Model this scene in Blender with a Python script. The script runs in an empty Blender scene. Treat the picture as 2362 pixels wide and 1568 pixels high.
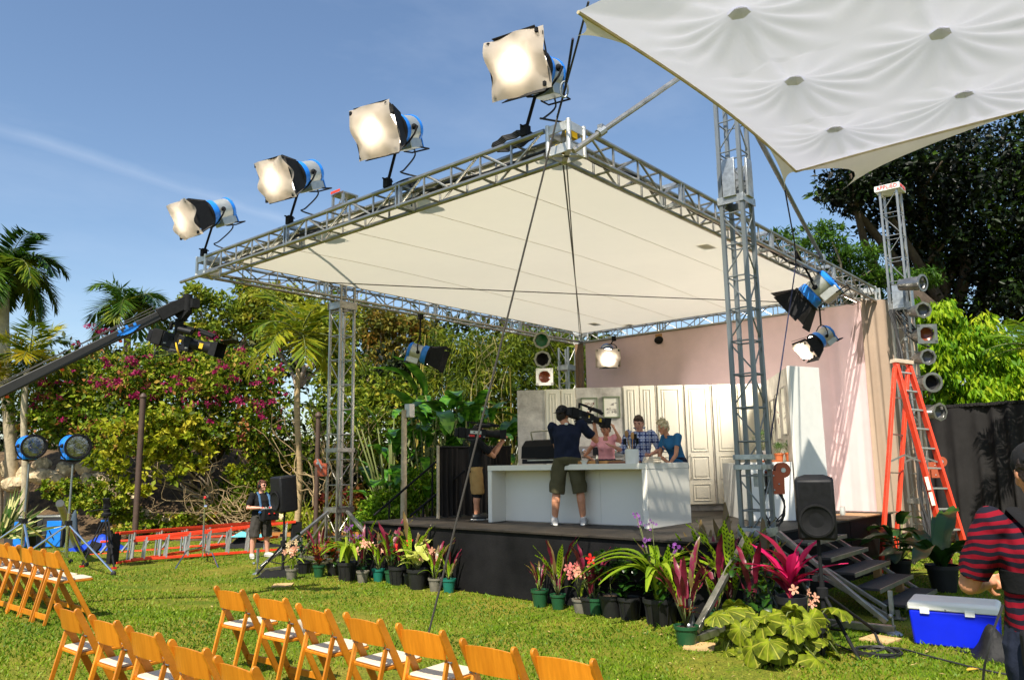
import bpy, math, random
import numpy as np
from mathutils import Vector as V, Matrix as M4, Quaternion
random.seed(11); rng = np.random.default_rng(11)
SC = bpy.context.scene; COL = SC.collection
PI = math.pi; R = math.radians
# ------------------------------------------------------------------ camera, world, sun
EYE = V((0, 0, 1.85)); FPX, CX, CY = 1778.84, 1180.5, 784.0
CR = V((0.65124647, -0.75868459, -0.0166051)).normalized()
CF = V((0.75074685, 0.64093192, 0.15995454)).normalized()
CU = CR.cross(CF).normalized()
cd = bpy.data.cameras.new('camera'); co = bpy.data.objects.new('camera', cd); COL.objects.link(co)
co.matrix_world = M4(((CR.x, CU.x, -CF.x, 0), (CR.y, CU.y, -CF.y, 0), (CR.z, CU.z, -CF.z, 1.85), (0, 0, 0, 1)))
cd.sensor_width = 36; cd.lens = 36*FPX/2361; cd.clip_end = 3000; cd.clip_start = .05
SC.camera = co
def ray(x, y): return CF + CR*((x-CX)/FPX) - CU*((y-CY)/FPX)
def at(x, y, z=0.): d = ray(x, y); return EYE + d*((z-1.85)/d.z)      # sight line met with a level plane
def atx(x, y, X): d = ray(x, y); return EYE + d*(X/d.x)                 # ... with the plane x = X
def aty(x, y, Y): d = ray(x, y); return EYE + d*(Y/d.y)
def dep(x, y, D): return EYE + ray(x, y)*D
LIGHT = V((.70, .28, -1)).normalized()
sd = bpy.data.lights.new('sun', 'SUN'); sd.energy = 5.0; sd.angle = R(.53); sd.color = (1, .93, .80)
so = bpy.data.objects.new('sun', sd); COL.objects.link(so); so.rotation_euler = LIGHT.to_track_quat('-Z', 'Y').to_euler(); so.location = (-8, -4, 20)
W = bpy.data.worlds.new('World'); SC.world = W; W.use_nodes = True
nt = W.node_tree; N = nt.nodes; bg = N['Background']
sky = N.new('ShaderNodeTexSky'); sky.sky_type = 'NISHITA'; sky.sun_disc = False
sky.sun_elevation = math.asin(-LIGHT.z); sky.sun_rotation = math.atan2(-LIGHT.x, -LIGHT.y)
sky.air_density = 1.15; sky.dust_density = .7; sky.ozone_density = 3.2; sky.altitude = 10
tc = N.new('ShaderNodeTexCoord'); mp = N.new('ShaderNodeMapping'); mp.inputs['Scale'].default_value = (1.0, 2.6, 5.0); mp.inputs['Rotation'].default_value = (.3, .15, .6)
nz = N.new('ShaderNodeTexNoise'); nz.inputs['Scale'].default_value = 1.6; nz.inputs['Detail'].default_value = 7; nz.inputs['Roughness'].default_value = .6
rp = N.new('ShaderNodeValToRGB'); rp.color_ramp.elements[0].position = .44; rp.color_ramp.elements[1].position = .80
rp.color_ramp.elements[0].color = (0, 0, 0, 1); rp.color_ramp.elements[1].color = (.15, .15, .15, 1)
mx = N.new('ShaderNodeMix'); mx.data_type = 'RGBA'; mx.inputs['B'].default_value = (5.6, 6.2, 7.2, 1)
nt.links.new(tc.outputs['Generated'], mp.inputs['Vector']); nt.links.new(mp.outputs['Vector'], nz.inputs['Vector'])
nt.links.new(nz.outputs['Fac'], rp.inputs['Fac']); nt.links.new(rp.outputs['Color'], mx.inputs['Factor']); nt.links.new(nz.outputs['Fac'], rp.inputs['Fac'])
# a faded vapour trail low in the open sky
_a, _b = ray(90, 325).normalized(), ray(640, 505).normalized(); _n = _a.cross(_b).normalized(); _m = (_a+_b).normalized()
def vdot(v):
    q = N.new('ShaderNodeVectorMath'); q.operation = 'DOT_PRODUCT'; q.inputs[1].default_value = v; nt.links.new(tc.outputs['Generated'], q.inputs[0]); return q.outputs['Value']
def rmap(s, a, b, c, d):
    q = N.new('ShaderNodeMapRange'); q.inputs['From Min'].default_value = a; q.inputs['From Max'].default_value = b; q.inputs['To Min'].default_value = c; q.inputs['To Max'].default_value = d; nt.links.new(s, q.inputs['Value']); return q.outputs['Result']
def mth(op, a, b=None):
    q = N.new('ShaderNodeMath'); q.operation = op
    for i, v in enumerate((a, b)):
        if v is None: continue
        if isinstance(v, (int, float)): q.inputs[i].default_value = v
        else: nt.links.new(v, q.inputs[i])
    return q.outputs[0]
n3 = N.new('ShaderNodeTexNoise'); n3.inputs['Scale'].default_value = 14; n3.inputs['Detail'].default_value = 6; nt.links.new(tc.outputs['Generated'], n3.inputs['Vector'])
off_ = mth('ABSOLUTE', mth('ADD', vdot(_n), mth('MULTIPLY', mth('SUBTRACT', n3.outputs['Fac'], .5), .012)))
trail = mth('MULTIPLY', mth('MULTIPLY', rmap(off_, 0, .011, .20, 0), rmap(vdot(_m), .970, .992, 0, 1)), mth('ADD', n3.outputs['Fac'], .3))
tot = mth('MAXIMUM', rp.outputs['Color'], trail)
nt.links.new(sky.outputs['Color'], mx.inputs['A']); nt.links.new(tot, mx.inputs['Factor']); nt.links.new(mx.outputs['Result'], bg.inputs['Color'])
bg.inputs['Strength'].default_value = .099
SC.view_settings.view_transform = 'Standard'; SC.view_settings.look = 'None'; SC.view_settings.exposure = .72; SC.view_settings.gamma = 1
SC.view_settings.use_curve_mapping = False
try:
    SC.cycles.max_bounces = 8; SC.cycles.transparent_max_bounces = 12; SC.cycles.use_denoising = True
    SC.cycles.sample_clamp_indirect = 6; SC.cycles.caustics_reflective = False; SC.cycles.caustics_refractive = False
except Exception: pass

# ------------------------------------------------------------------ materials
def S(r, g, b):
    f = lambda c: c/12.92 if c <= .04045 else ((c+.055)/1.055)**2.4
    return (f(r/255), f(g/255), f(b/255))
def _c(c): return (*c[:3], 1)
def objvar(m, lo, hi):           # each object gets its own shade of the same finish
    t = m.node_tree; n = t.nodes; b = n['Principled BSDF']; src = b.inputs['Base Color'].links[0].from_socket
    oi = n.new('ShaderNodeObjectInfo'); mr = n.new('ShaderNodeMapRange'); mr.inputs['To Min'].default_value = lo; mr.inputs['To Max'].default_value = hi; t.links.new(oi.outputs['Random'], mr.inputs['Value'])
    mx = n.new('ShaderNodeMix'); mx.data_type = 'RGBA'; mx.blend_type = 'MULTIPLY'; mx.inputs['Factor'].default_value = 1; t.links.new(src, mx.inputs['A']); t.links.new(mr.outputs['Result'], mx.inputs['B']); t.links.new(mx.outputs['Result'], b.inputs['Base Color'])
def newmat(name):
    m = bpy.data.materials.new(name); m.use_nodes = True
    return m, m.node_tree, m.node_tree.nodes, m.node_tree.nodes['Principled BSDF']
def mat(name, col, rough=.6, metal=0., var=.14, ns=6., bump=.0, bs=60., col2=None, spec=.4, trans=0., emit=0., ecol=None, tcol=None, bd=.02, stretch=None, alpha=None):
    m, t, n, b = newmat(name); L = t.links.new
    b.inputs['Roughness'].default_value = rough; b.inputs['Metallic'].default_value = metal
    b.inputs['Specular IOR Level'].default_value = spec
    tc = n.new('ShaderNodeTexCoord'); src = tc.outputs['Object']
    if stretch:
        mp = n.new('ShaderNodeMapping'); mp.inputs['Scale'].default_value = stretch; L(src, mp.inputs['Vector']); src = mp.outputs['Vector']
    nz = n.new('ShaderNodeTexNoise'); nz.inputs['Scale'].default_value = ns; nz.inputs['Detail'].default_value = 6; nz.inputs['Roughness'].default_value = .65
    L(src, nz.inputs['Vector'])
    rp = n.new('ShaderNodeValToRGB'); e = rp.color_ramp.elements
    a = col; c2 = col2 or col
    e[0].position = .3; e[1].position = .72
    e[0].color = _c([x*(1-var) for x in a]); e[1].color = _c([min(1, x*(1+var)) for x in c2])
    L(nz.outputs['Fac'], rp.inputs['Fac']); L(rp.outputs['Color'], b.inputs['Base Color'])
    if bump:
        n2 = n.new('ShaderNodeTexNoise'); n2.inputs['Scale'].default_value = bs; n2.inputs['Detail'].default_value = 4
        L(src, n2.inputs['Vector']); bp = n.new('ShaderNodeBump'); bp.inputs['Strength'].default_value = bump; bp.inputs['Distance'].default_value = bd
        L(n2.outputs['Fac'], bp.inputs['Height']); L(bp.outputs['Normal'], b.inputs['Normal'])
    if emit:
        b.inputs['Emission Color'].default_value = _c(ecol or col); b.inputs['Emission Strength'].default_value = emit
    if trans:
        tr = n.new('ShaderNodeBsdfTranslucent'); ms = n.new('ShaderNodeMixShader'); ms.inputs[0].default_value = trans
        if tcol: tr.inputs['Color'].default_value = _c(tcol)
        else: L(rp.outputs['Color'], tr.inputs['Color'])
        out = n['Material Output']; L(b.outputs['BSDF'], ms.inputs[1]); L(tr.outputs['BSDF'], ms.inputs[2]); L(ms.outputs[0], out.inputs['Surface'])
    if alpha is not None: b.inputs['Alpha'].default_value = alpha
    return m
def leafmat(name, stops, trans=.35, rough=.55, spec=.22):
    m, t, n, b = newmat(name); L = t.links.new
    at_ = n.new('ShaderNodeAttribute'); at_.attribute_name = 'tint'
    rp = n.new('ShaderNodeValToRGB'); e = rp.color_ramp.elements
    while len(e) < len(stops): e.new(.5)
    for i, c in enumerate(stops): e[i].position = i/(len(stops)-1); e[i].color = _c(c)
    L(at_.outputs['Fac'], rp.inputs['Fac']); L(rp.outputs['Color'], b.inputs['Base Color'])
    b.inputs['Roughness'].default_value = rough; b.inputs['Specular IOR Level'].default_value = spec
    tr = n.new('ShaderNodeBsdfTranslucent'); ms = n.new('ShaderNodeMixShader'); ms.inputs[0].default_value = trans
    L(rp.outputs['Color'], tr.inputs['Color']); L(b.outputs['BSDF'], ms.inputs[1]); L(tr.outputs['BSDF'], ms.inputs[2])
    L(ms.outputs[0], n['Material Output'].inputs['Surface'])
    return m

# ------------------------------------------------------------------ mesh building
def basis(d, up=V((0, 0, 1))):
    z = V(d).normalized(); x = V(up).cross(z)
    if x.length < 1e-4: x = V((1, 0, 0)).cross(z)
    if x.length < 1e-4: x = V((0, 1, 0)).cross(z)
    x.normalize(); return x, z.cross(x), z
class MB:
    def __init__(s): s.v = []; s.f = []; s.mi = []; s.m = 0
    def add(s, vs, fs):
        o = len(s.v); s.v += [tuple(v) for v in vs]; s.f += [tuple(o+i for i in f) for f in fs]; s.mi += [s.m]*len(fs); return s
    def box(s, c, d, rot=None, taper=1.):
        c = V(c); x, y, z = [k/2 for k in d]; P = []
        for sz in (-1, 1):
            k = taper if sz > 0 else 1
            for sx, sy in ((-1, -1), (1, -1), (1, 1), (-1, 1)):
                p = V((sx*x*k, sy*y*k, sz*z)); P.append(c + (rot @ p if rot else p))
        return s.add(P, [(3, 2, 1, 0), (4, 5, 6, 7), (0, 1, 5, 4), (1, 2, 6, 5), (2, 3, 7, 6), (3, 0, 4, 7)])
    def bar(s, p, q, w, h, up=(0, 0, 1)):      # rectangular bar from p to q
        p, q = V(p), V(q); x, y, z = basis(q-p, V(up)); P = []
        for c in (p, q):
            for a, b in ((-1, -1), (1, -1), (1, 1), (-1, 1)): P.append(c + x*(a*w/2) + y*(b*h/2))
        return s.add(P, [(3, 2, 1, 0), (4, 5, 6, 7), (0, 1, 5, 4), (1, 2, 6, 5), (2, 3, 7, 6), (3, 0, 4, 7)])
    def path(s, pts, r, n=8, closed=False, ell=1.):
        pts = [V(p) for p in pts]; k = len(pts); rr = r if isinstance(r, (list, tuple)) else [r]*k
        o = []; x = None
        for i, p in enumerate(pts):
            if closed: d = pts[(i+1) % k]-pts[i-1]
            else: d = pts[min(i+1, k-1)]-pts[max(i-1, 0)]
            d = d.normalized() if d.length > 1e-9 else V((0, 0, 1))
            if x is None: x = basis(d)[0]
            else:
                x = x - d*x.dot(d)
                x = x.normalized() if x.length > 1e-6 else basis(d)[0]
            y = d.cross(x)
            for j in range(n):
                a = 2*PI*j/n; o.append(p + x*(math.cos(a)*rr[i]) + y*(math.sin(a)*rr[i]*ell))
        fs = []
        for i in range(k if closed else k-1):
            for j in range(n):
                a, b = i*n+j, i*n+(j+1) % n; c = ((i+1) % k)*n
                fs.append((a, b, c+(j+1) % n, c+j))
        if not closed: fs += [tuple(range(n))[::-1], tuple((k-1)*n+j for j in range(n))]
        return s.add(o, fs)
    def tube(s, p, q, r, r2=None, n=8): return s.path([p, q], [r, r if r2 is None else r2], n)
    def ell(s, c, r, n=12, rot=None, m=None):
        c = V(c); m = m or max(4, n*2//3); P = [c + (rot @ V((0, 0, -r[2])) if rot else V((0, 0, -r[2])))]
        for i in range(1, m):
            t = -PI/2+PI*i/m
            for j in range(n):
                a = 2*PI*j/n; p = V((r[0]*math.cos(t)*math.cos(a), r[1]*math.cos(t)*math.sin(a), r[2]*math.sin(t))); P.append(c+(rot @ p if rot else p))
        P.append(c + (rot @ V((0, 0, r[2])) if rot else V((0, 0, r[2])))); F = []
        for j in range(n): F.append((0, 1+(j+1) % n, 1+j))
        for i in range(m-2):
            for j in range(n): a, b = 1+i*n+j, 1+i*n+(j+1) % n; F.append((a, b, b+n, a+n))
        e = len(P)-1; o = 1+(m-2)*n
        for j in range(n): F.append((o+j, o+(j+1) % n, e))
        return s.add(P, F)
    def lathe(s, prof, n=16, base=(0, 0, 0), d=(0, 0, 1), caps=True):
        b = V(base); x, y, z = basis(d); P = []; F = []
        for r, h in prof:
            for j in range(n): a = 2*PI*j/n; P.append(b + x*(r*math.cos(a)) + y*(r*math.sin(a)) + z*h)
        for i in range(len(prof)-1):
            for j in range(n): a, c = i*n+j, i*n+(j+1) % n; F.append((a, c, c+n, a+n))
        if caps: F += [tuple(range(n))[::-1], tuple((len(prof)-1)*n+j for j in range(n))]
        return s.add(P, F)
    def prism(s, poly, d0, d1, o=(0, 0, 0), x=(1, 0, 0), y=(0, 1, 0)):   # polygon in the x/y plane pushed along x cross y
        o, x, y = V(o), V(x), V(y); z = x.cross(y).normalized(); n = len(poly)
        P = [o + x*a + y*b + z*d0 for a, b in poly] + [o + x*a + y*b + z*d1 for a, b in poly]
        return s.add(P, [tuple(range(n))[::-1], tuple(range(n, 2*n))] + [(i, (i+1) % n, n+(i+1) % n, n+i) for i in range(n)])
    def loft(s, secs, n=16):      # secs: (centre, rx, ry, yaw)
        P = []; F = []
        for c, rx, ry, yaw in secs:
            c = V(c); cy, sy = math.cos(yaw), math.sin(yaw)
            for j in range(n):
                a = 2*PI*j/n; ux, uy = rx*math.cos(a), ry*math.sin(a); P.append(c+V((ux*cy-uy*sy, ux*sy+uy*cy, 0)))
        for i in range(len(secs)-1):
            for j in range(n): a, b = i*n+j, i*n+(j+1) % n; F.append((a, b, b+n, a+n))
        F += [tuple(range(n))[::-1], tuple((len(secs)-1)*n+j for j in range(n))]
        return s.add(P, F)
    def grid(s, P):               # rows of points
        a, b = len(P), len(P[0]); vs = [p for row in P for p in row]
        return s.add(vs, [(i*b+j, i*b+j+1, (i+1)*b+j+1, (i+1)*b+j) for i in range(a-1) for j in range(b-1)])
    def blade(s, base, d, up, L, w, droop=.3, seg=4, fold=.12, tip=.0):   # curved leaf, v-folded along its midrib
        base = V(base); d = V(d).normalized(); up = V(up); x = d.cross(up)
        x = x.normalized() if x.length > 1e-4 else basis(d)[0]
        rows = []; p = base.copy(); cur = d.copy()
        for i in range(seg+1):
            t = i/seg; ww = w*(math.sin(PI*min(1, .12+t*.9))**.8) if i < seg else w*tip
            nrm = x.cross(cur).normalized()
            rows.append([p - x*ww/2 + nrm*fold*ww, p.copy(), p + x*ww/2 + nrm*fold*ww])
            p = p + cur*(L/seg); cur = (cur + V((0, 0, -droop/seg))).normalized()
        return s.grid(rows)
    def mesh(s, name, mats, smooth=True, ang=35, tint=None):
        me = bpy.data.meshes.new(name); me.from_pydata(s.v, [], s.f)
        for m in (mats if isinstance(mats, (list, tuple)) else [mats]): me.materials.append(m)
        if any(s.mi): me.polygons.foreach_set('material_index', s.mi)
        if smooth:
            me.polygons.foreach_set('use_smooth', [True]*len(s.f))
            if ang < 180: me.set_sharp_from_angle(angle=R(ang))
        if tint is not None:
            a = me.attributes.new('tint', 'FLOAT', 'FACE'); a.data.foreach_set('value', np.resize(np.asarray(tint, dtype=np.float32), len(s.f)))
        me.update(); return me
    def obj(s, name, mats, parent=None, world=True, bev=0, smooth=True, ang=35, tint=None, **k):
        if world and parent is not None:
            inv = root_matrix(parent).inverted(); s.v = [tuple(inv @ V(v)) for v in s.v]
        return link(s.mesh(name, mats, smooth, ang, tint), name, parent, bev=bev, **k)
def root_matrix(o):
    m = M4.LocRotScale(o.location, o.rotation_euler.to_quaternion() if o.rotation_mode != 'QUATERNION' else o.rotation_quaternion, o.scale)
    return root_matrix(o.parent) @ m if o.parent else m
def link(me, name, parent=None, loc=None, bev=0, label=None, cat=None, group=None, kind=None, rz=None):
    o = bpy.data.objects.new(name, me); COL.objects.link(o)
    if parent: o.parent = parent
    if loc is not None: o.location = loc
    if rz is not None: o.rotation_euler = (0, 0, rz)
    if bev:
        b = o.modifiers.new('edge', 'BEVEL'); b.width = bev; b.segments = 2; b.limit_method = 'ANGLE'; b.angle_limit = R(40)
    return tag(o, label, cat, group, kind)
def tag(o, label=None, cat=None, group=None, kind=None):
    for k, v in (('label', label), ('category', cat), ('group', group), ('kind', kind)):
        if v: o[k] = v
    return o
def thing(name, label, cat, loc=(0, 0, 0), rz=0., group=None):
    return link(None, name, None, loc, 0, label, cat, group, None, rz)
def copy_tree(o, parent=None):
    c = o.copy(); COL.objects.link(c); c.parent = parent
    for ch in list(o.children): copy_tree(ch, c)
    return c
def stick(name, me, parent, p, q, world=True):     # a shared unit rod stretched from p to q
    p, q = V(p), V(q)
    if world: inv = root_matrix(parent).inverted(); p, q = inv @ p, inv @ q
    o = bpy.data.objects.new(name, me); COL.objects.link(o); o.parent = parent
    o.location = (p+q)/2; o.rotation_euler = (q-p).to_track_quat('Z', 'Y').to_euler(); o.scale = (1, 1, (q-p).length); return o
def rod_mesh(name, r, m, n=8, square=False):
    b = MB()
    if square: b.box((0, 0, 0), (2*r, 2*r, 1))
    else: b.tube((0, 0, -.5), (0, 0, .5), r, n=n)
    return b.mesh(name, m)
def sag(p, q, dz, n=10):
    p, q = V(p), V(q); return [p.lerp(q, i/n) - V((0, 0, dz*4*(i/n)*(1-i/n))) for i in range(n+1)]
def smoothpath(pts, k=4):
    pts = [V(p) for p in pts]; out = []
    for i in range(len(pts)-1):
        p0, p1, p2, p3 = pts[max(i-1, 0)], pts[i], pts[i+1], pts[min(i+2, len(pts)-1)]
        for j in range(k):
            t = j/k; out.append(.5*((2*p1) + (p2-p0)*t + (2*p0-5*p1+4*p2-p3)*t*t + (3*p1-p0-3*p2+p3)*t**3))
    return out + [pts[-1]]
def smooth01(a, b, x):
    t = min(1, max(0, (x-a)/(b-a))); return t*t*(3-2*t)
def gz(x, y):                  # height of the lawn: level, with a low rise under the far chair row
    return .20*smooth01(6.6, 8.6, y)*(1-smooth01(4.2, 6.6, x)) + .02*math.sin(x*.9+1)*math.sin(y*.7)
def gp(x, y, dz=0.): return V((x, y, gz(x, y)+dz))
def gat(x, y, dz=0.):
    p = at(x, y, 0)
    for _ in range(4): p = at(x, y, gz(p.x, p.y))
    return p + V((0, 0, dz))
ALU = mat('aluminium', (.37, .355, .32), .34, .85, .35, 7, .10, 90)
STEEL = mat('galvanised steel', (.42, .44, .45), .42, .85, .3, 14, .1, 120)
TOWERM = mat('dark grey steel', (.20, .22, .23), .45, .6, .25, 10, .1, 90)
CHROME = mat('chrome', (.75, .75, .75), .12, 1, .05)
BLACK = mat('black plastic', (.011, .011, .013), .5, 0, .3, 20, .05, 150, spec=.2)
MATBLACK = mat('matt black', (.011, .011, .012), .8, 0, .3, 20, spec=.2)
RUBBER = mat('black rubber', (.02, .02, .021), .6, 0, .2)
BLUEP = mat('blue lamp paint', (.016, .20, .72), .35, 0, .12, 8, .03, 60)
GREYP = mat('grey lamp metal', (.45, .46, .43), .4, .6, .12, 10)
WHITEP = mat('white paint', (.74, .73, .69), .45, 0, .05, 5)
CREAM = mat('cream cabinet paint', (.80, .725, .57), .5, 0, .04, 4)
CONC = mat('grey stucco', (.42, .37, .31), .8, 0, .28, 3.2, .2, 25, col2=(.55, .50, .43))
DECK = mat('black deck paint', (.016, .0145, .0135), .6, 0, .4, 1.6, .25, 30, col2=(.036, .029, .022), spec=.2)
SKIRT = mat('black painted plywood', (.0085, .0083, .0088), .65, 0, .35, 1.3, .15, 40, col2=(.0125, .012, .0125), spec=.08)
WOOD = mat('honey varnished wood', (.53, .165, .008), .35, 0, .14, 2.5, .08, 40, col2=(.64, .225, .013), stretch=(1, 9, 1), spec=.5); objvar(WOOD, .78, 1.12)
WOOD2 = mat('brown wood', (.34, .17, .06), .5, 0, .25, 4, .08, 40, stretch=(8, 1, 1))
CUSH = mat('ivory vinyl', (.66, .55, .40), .5, 0, .04, 5, .05, 20)
REDP = mat('red fibreglass', (.74, .055, .018), .4, 0, .14, 5, .05, 50)
RUSTP = mat('rust red winch paint', (.36, .075, .03), .5, 0, .15, 6)
SKINM = mat('skin', (.54, .24, .13), .5, 0, .2, 9, .04, 120)
SKIN2 = mat('fair skin', (.60, .29, .20), .5, 0, .1, 9, .04, 120)
ROPEM = mat('dark rope', (.045, .04, .035), .8, 0, .3, 60)
ROPEB = mat('navy rope', (.02, .022, .06), .8, 0, .3, 60)
GLASSM = mat('lens glass', (.06, .07, .08), .06, 0, .1, 3, spec=1.)
TERRA = mat('terracotta', (.50, .13, .04), .7, 0, .1)
BARK = mat('grey bark', (.20, .155, .11), .9, 0, .4, 8, .6, 30, col2=(.32, .26, .19))
PALEBARK = mat('pale bark', (.46, .38, .26), .85, 0, .3, 8, .4, 30)
DARKBARK = mat('dark bark', (.07, .05, .035), .9, 0, .4, 8, .5, 30)
ROCKM = mat('weathered limestone', (.40, .30, .17), .95, 0, .5, 3, .9, 12, col2=(.62, .49, .31), bd=.06)
POSTM = mat('brown pole paint', (.075, .045, .032), .6, 0, .2, 6)
NAVYP = mat('dark blue paint', (.02, .05, .16), .5)
# roof cloths
ROOFM = mat('cream roof cloth', (.78, .755, .68), .8, 0, .03, 1.2, .10, 3, trans=.29, tcol=(.94, .87, .73), bd=.05)
CANM = mat('white canopy cloth', (.68, .68, .72), .8, 0, .03, 1.5, .10, 5, trans=.28, tcol=(.80, .81, .94), bd=.04)
CANE = mat('canopy webbing', (.66, .56, .38), .8, 0, .25, 5, trans=.2)
PATCHM = mat('canopy patch', (.70, .70, .73), .85, 0, .06, 6, trans=.30)
PINKD = mat('mauve drape', (.74, .53, .53), .85, 0, .06, 2, .06, 30, trans=.15)
TAND = mat('tan drape', (.46, .34, .25), .85, 0, .08, 2, trans=.15)
BLKD = mat('black drape', (.022, .020, .019), .9, 0, .25, 3, .1, 60, spec=.08)
# ------------------------------------------------------------------ ground
FH = V((.7606, .6493, 0)); RH = V((.6493, -.7606, 0))
def cf(rt, fw, z=0.): return RH*rt + FH*fw + V((0, 0, z))
def lawnmat():
    m, t, n, b = newmat('lawn turf'); L = t.links.new
    tc = n.new('ShaderNodeTexCoord'); a = n.new('ShaderNodeTexNoise'); a.inputs['Scale'].default_value = .9; a.inputs['Detail'].default_value = 8; a.inputs['Roughness'].default_value = .7
    c = n.new('ShaderNodeTexNoise'); c.inputs['Scale'].default_value = 55; c.inputs['Detail'].default_value = 6
    L(tc.outputs['Object'], a.inputs['Vector']); L(tc.outputs['Object'], c.inputs['Vector'])
    r1 = n.new('ShaderNodeValToRGB'); r1.color_ramp.elements[0].position = .36; r1.color_ramp.elements[1].position = .70
    r1.color_ramp.elements[0].color = (.09, .155, .008, 1); r1.color_ramp.elements[1].color = (.29, .225, .04, 1)
    r2 = n.new('ShaderNodeValToRGB'); r2.color_ramp.elements[0].position = .33; r2.color_ramp.elements[1].position = .66
    r2.color_ramp.elements[0].color = (.35, .38, .3, 1); r2.color_ramp.elements[1].color = (1.15, 1.15, 1.0, 1)
    L(a.outputs['Fac'], r1.inputs['Fac']); L(c.outputs['Fac'], r2.inputs['Fac'])
    mx = n.new('ShaderNodeMix'); mx.data_type = 'RGBA'; mx.blend_type = 'MULTIPLY'; mx.inputs['Factor'].default_value = 1
    L(r1.outputs['Color'], mx.inputs['A']); L(r2.outputs['Color'], mx.inputs['B']); L(mx.outputs['Result'], b.inputs['Base Color'])
    b.inputs['Roughness'].default_value = .9; b.inputs['Specular IOR Level'].default_value = .15
    bp = n.new('ShaderNodeBump'); bp.inputs['Strength'].default_value = .6; bp.inputs['Distance'].default_value = .03; L(c.outputs['Fac'], bp.inputs['Height']); L(bp.outputs['Normal'], b.inputs['Normal'])
    return m
LAWNM = lawnmat()
b = MB(); xs = [-400, -120, -40, -20]+[-12+.5*i for i in range(105)]+[50, 80, 160, 400]; ys = [-400, -120, -40]+[-16+.5*i for i in range(105)]+[60, 120, 400]
b.grid([[(x, y, gz(x, y)) for y in ys] for x in xs]); b.f = [f[::-1] for f in b.f]
b.obj('lawn', LAWNM, ang=180, kind='structure')
SOIL = mat('mulch soil', (.045, .028, .015), .95, 0, .5, 5, .8, 40, col2=(.12, .075, .035), bd=.04)
def bedz(rt, fw):              # planting bed behind the lawn, banked up on the house side
    e = 21.6 + .35*math.sin(rt*.9) + (3.0 if rt > -4 else 0)*smooth01(-5.5, -3.5, rt)
    k = smooth01(e-.3, e+1.2, fw)*.18 - .03
    bank = smooth01(-8.4, -10.2, rt)*smooth01(23.0, 27.5, fw)*2.3 + smooth01(23, 40, fw)*.8
    return k + bank + (.05*math.sin(rt*2.3)*math.sin(fw*1.9) if fw > e else 0)
b = MB(); b.grid([[tuple(cf(-26+.5*i, 20.8+.5*j)+V((0, 0, bedz(-26+.5*i, 20.8+.5*j)))) for i in range(72)] for j in range(56)])
b.obj('garden_bed', SOIL, ang=180, kind='structure')
b = MB(); b.grid([[tuple(cf(10+.5*i, 19.5+.7*j, -.03+.25*smooth01(0, 3, j))) for i in range(50)] for j in range(40)])
b.obj('side_garden_bed', SOIL, ang=180, kind='structure')
# grass blades
def grass():
    n = 230000; u = rng.random(n); fw = 3.0*(22/3.0)**(u**.85); rt = (rng.random(n)*2-1)*(fw*.70+.4)
    x = .7606*fw+.6493*rt; y = .6493*fw-.7606*rt
    keep = ~((x > 8.55+(y-4.23)*.04) & (y > 4.2) & (y < 10.9) & (x < 15))
    patch = np.sin(x*1.7+1.3*np.sin(y*1.1))*np.sin(y*1.45+.8*np.sin(x*.9))
    keep &= rng.random(n) < np.clip(.9-.8*np.maximum(patch-.35, 0)*2, .15, 1)
    x, y, fw, patch = x[keep], y[keep], fw[keep], patch[keep]; n = len(x)
    z = np.array([gz(a, c) for a, c in zip(x, y)]); h = (.014+.024*rng.random(n)**1.6)*(1+.25*(rng.random(n) < .03)*4)
    w = .0035+.0035*rng.random(n)+.0004*fw; an = rng.random(n)*2*PI; ln = h*(.3+1.0*rng.random(n)); a2 = rng.random(n)*2*PI
    dx, dy = np.cos(an)*w, np.sin(an)*w; lx, ly = np.cos(a2)*ln, np.sin(a2)*ln
    P = np.empty((n, 4, 3), np.float32)
    P[:, 0] = np.stack([x-dx, y-dy, z-.004], 1); P[:, 1] = np.stack([x+dx, y+dy, z-.004], 1)
    P[:, 2] = np.stack([x+dx*.6+lx*.4, y+dy*.6+ly*.4, z+h*.65], 1); P[:, 3] = np.stack([x+lx, y+ly, z+h], 1)
    me = bpy.data.meshes.new('grass'); me.vertices.add(n*4); me.vertices.foreach_set('co', P.ravel())
    idx = (np.arange(n)[:, None]*4 + np.array([0, 1, 2, 0, 2, 3])).astype(np.int32)
    me.loops.add(n*6); me.loops.foreach_set('vertex_index', idx.ravel()); me.polygons.add(n*2)
    me.polygons.foreach_set('loop_start', np.arange(n*2, dtype=np.int32)*3)
    tint = np.clip(.45+.30*patch+.30*rng.normal(size=n)*.6, 0, 1); at_ = me.attributes.new('tint', 'FLOAT', 'FACE'); at_.data.foreach_set('value', np.repeat(tint, 2).astype(np.float32))
    me.update(calc_edges=True)
    me.materials.append(leafmat('grass blades', [(.055, .125, .006), (.135, .245, .008), (.23, .315, .014), (.34, .30, .06)], .35, .5, .25))
    link(me, 'grass', kind='stuff')
grass()
def litter():
    n = 420; fw = 4+10*rng.random(n)**.8; rt = (rng.random(n)*2-1)*fw*.62; x = .7606*fw+.6493*rt; y = .6493*fw-.7606*rt; k = ~((x > 8.5) & (y > 4.2) & (y < 11)); x, y = x[k], y[k]; b = MB(); rr = random.Random(4)
    for a, c in zip(x, y): z0 = gz(a, c)+.022; an = rr.random()*6.3; l = rr.uniform(.012, .035); b.add([(a-l*math.cos(an), c-l*math.sin(an), z0), (a+l*.35*math.sin(an), c-l*.35*math.cos(an), z0+.008), (a+l*math.cos(an), c+l*math.sin(an), z0+rr.uniform(0, .012)), (a-l*.35*math.sin(an), c+l*.35*math.cos(an), z0+.008)], [(0, 1, 2), (0, 2, 3)])
    tag(b.obj('leaf_litter', mat('dry leaf litter', (.30, .17, .06), .8, 0, .5, 3, col2=(.46, .34, .14)), ang=180), kind='stuff')
litter()
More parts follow.
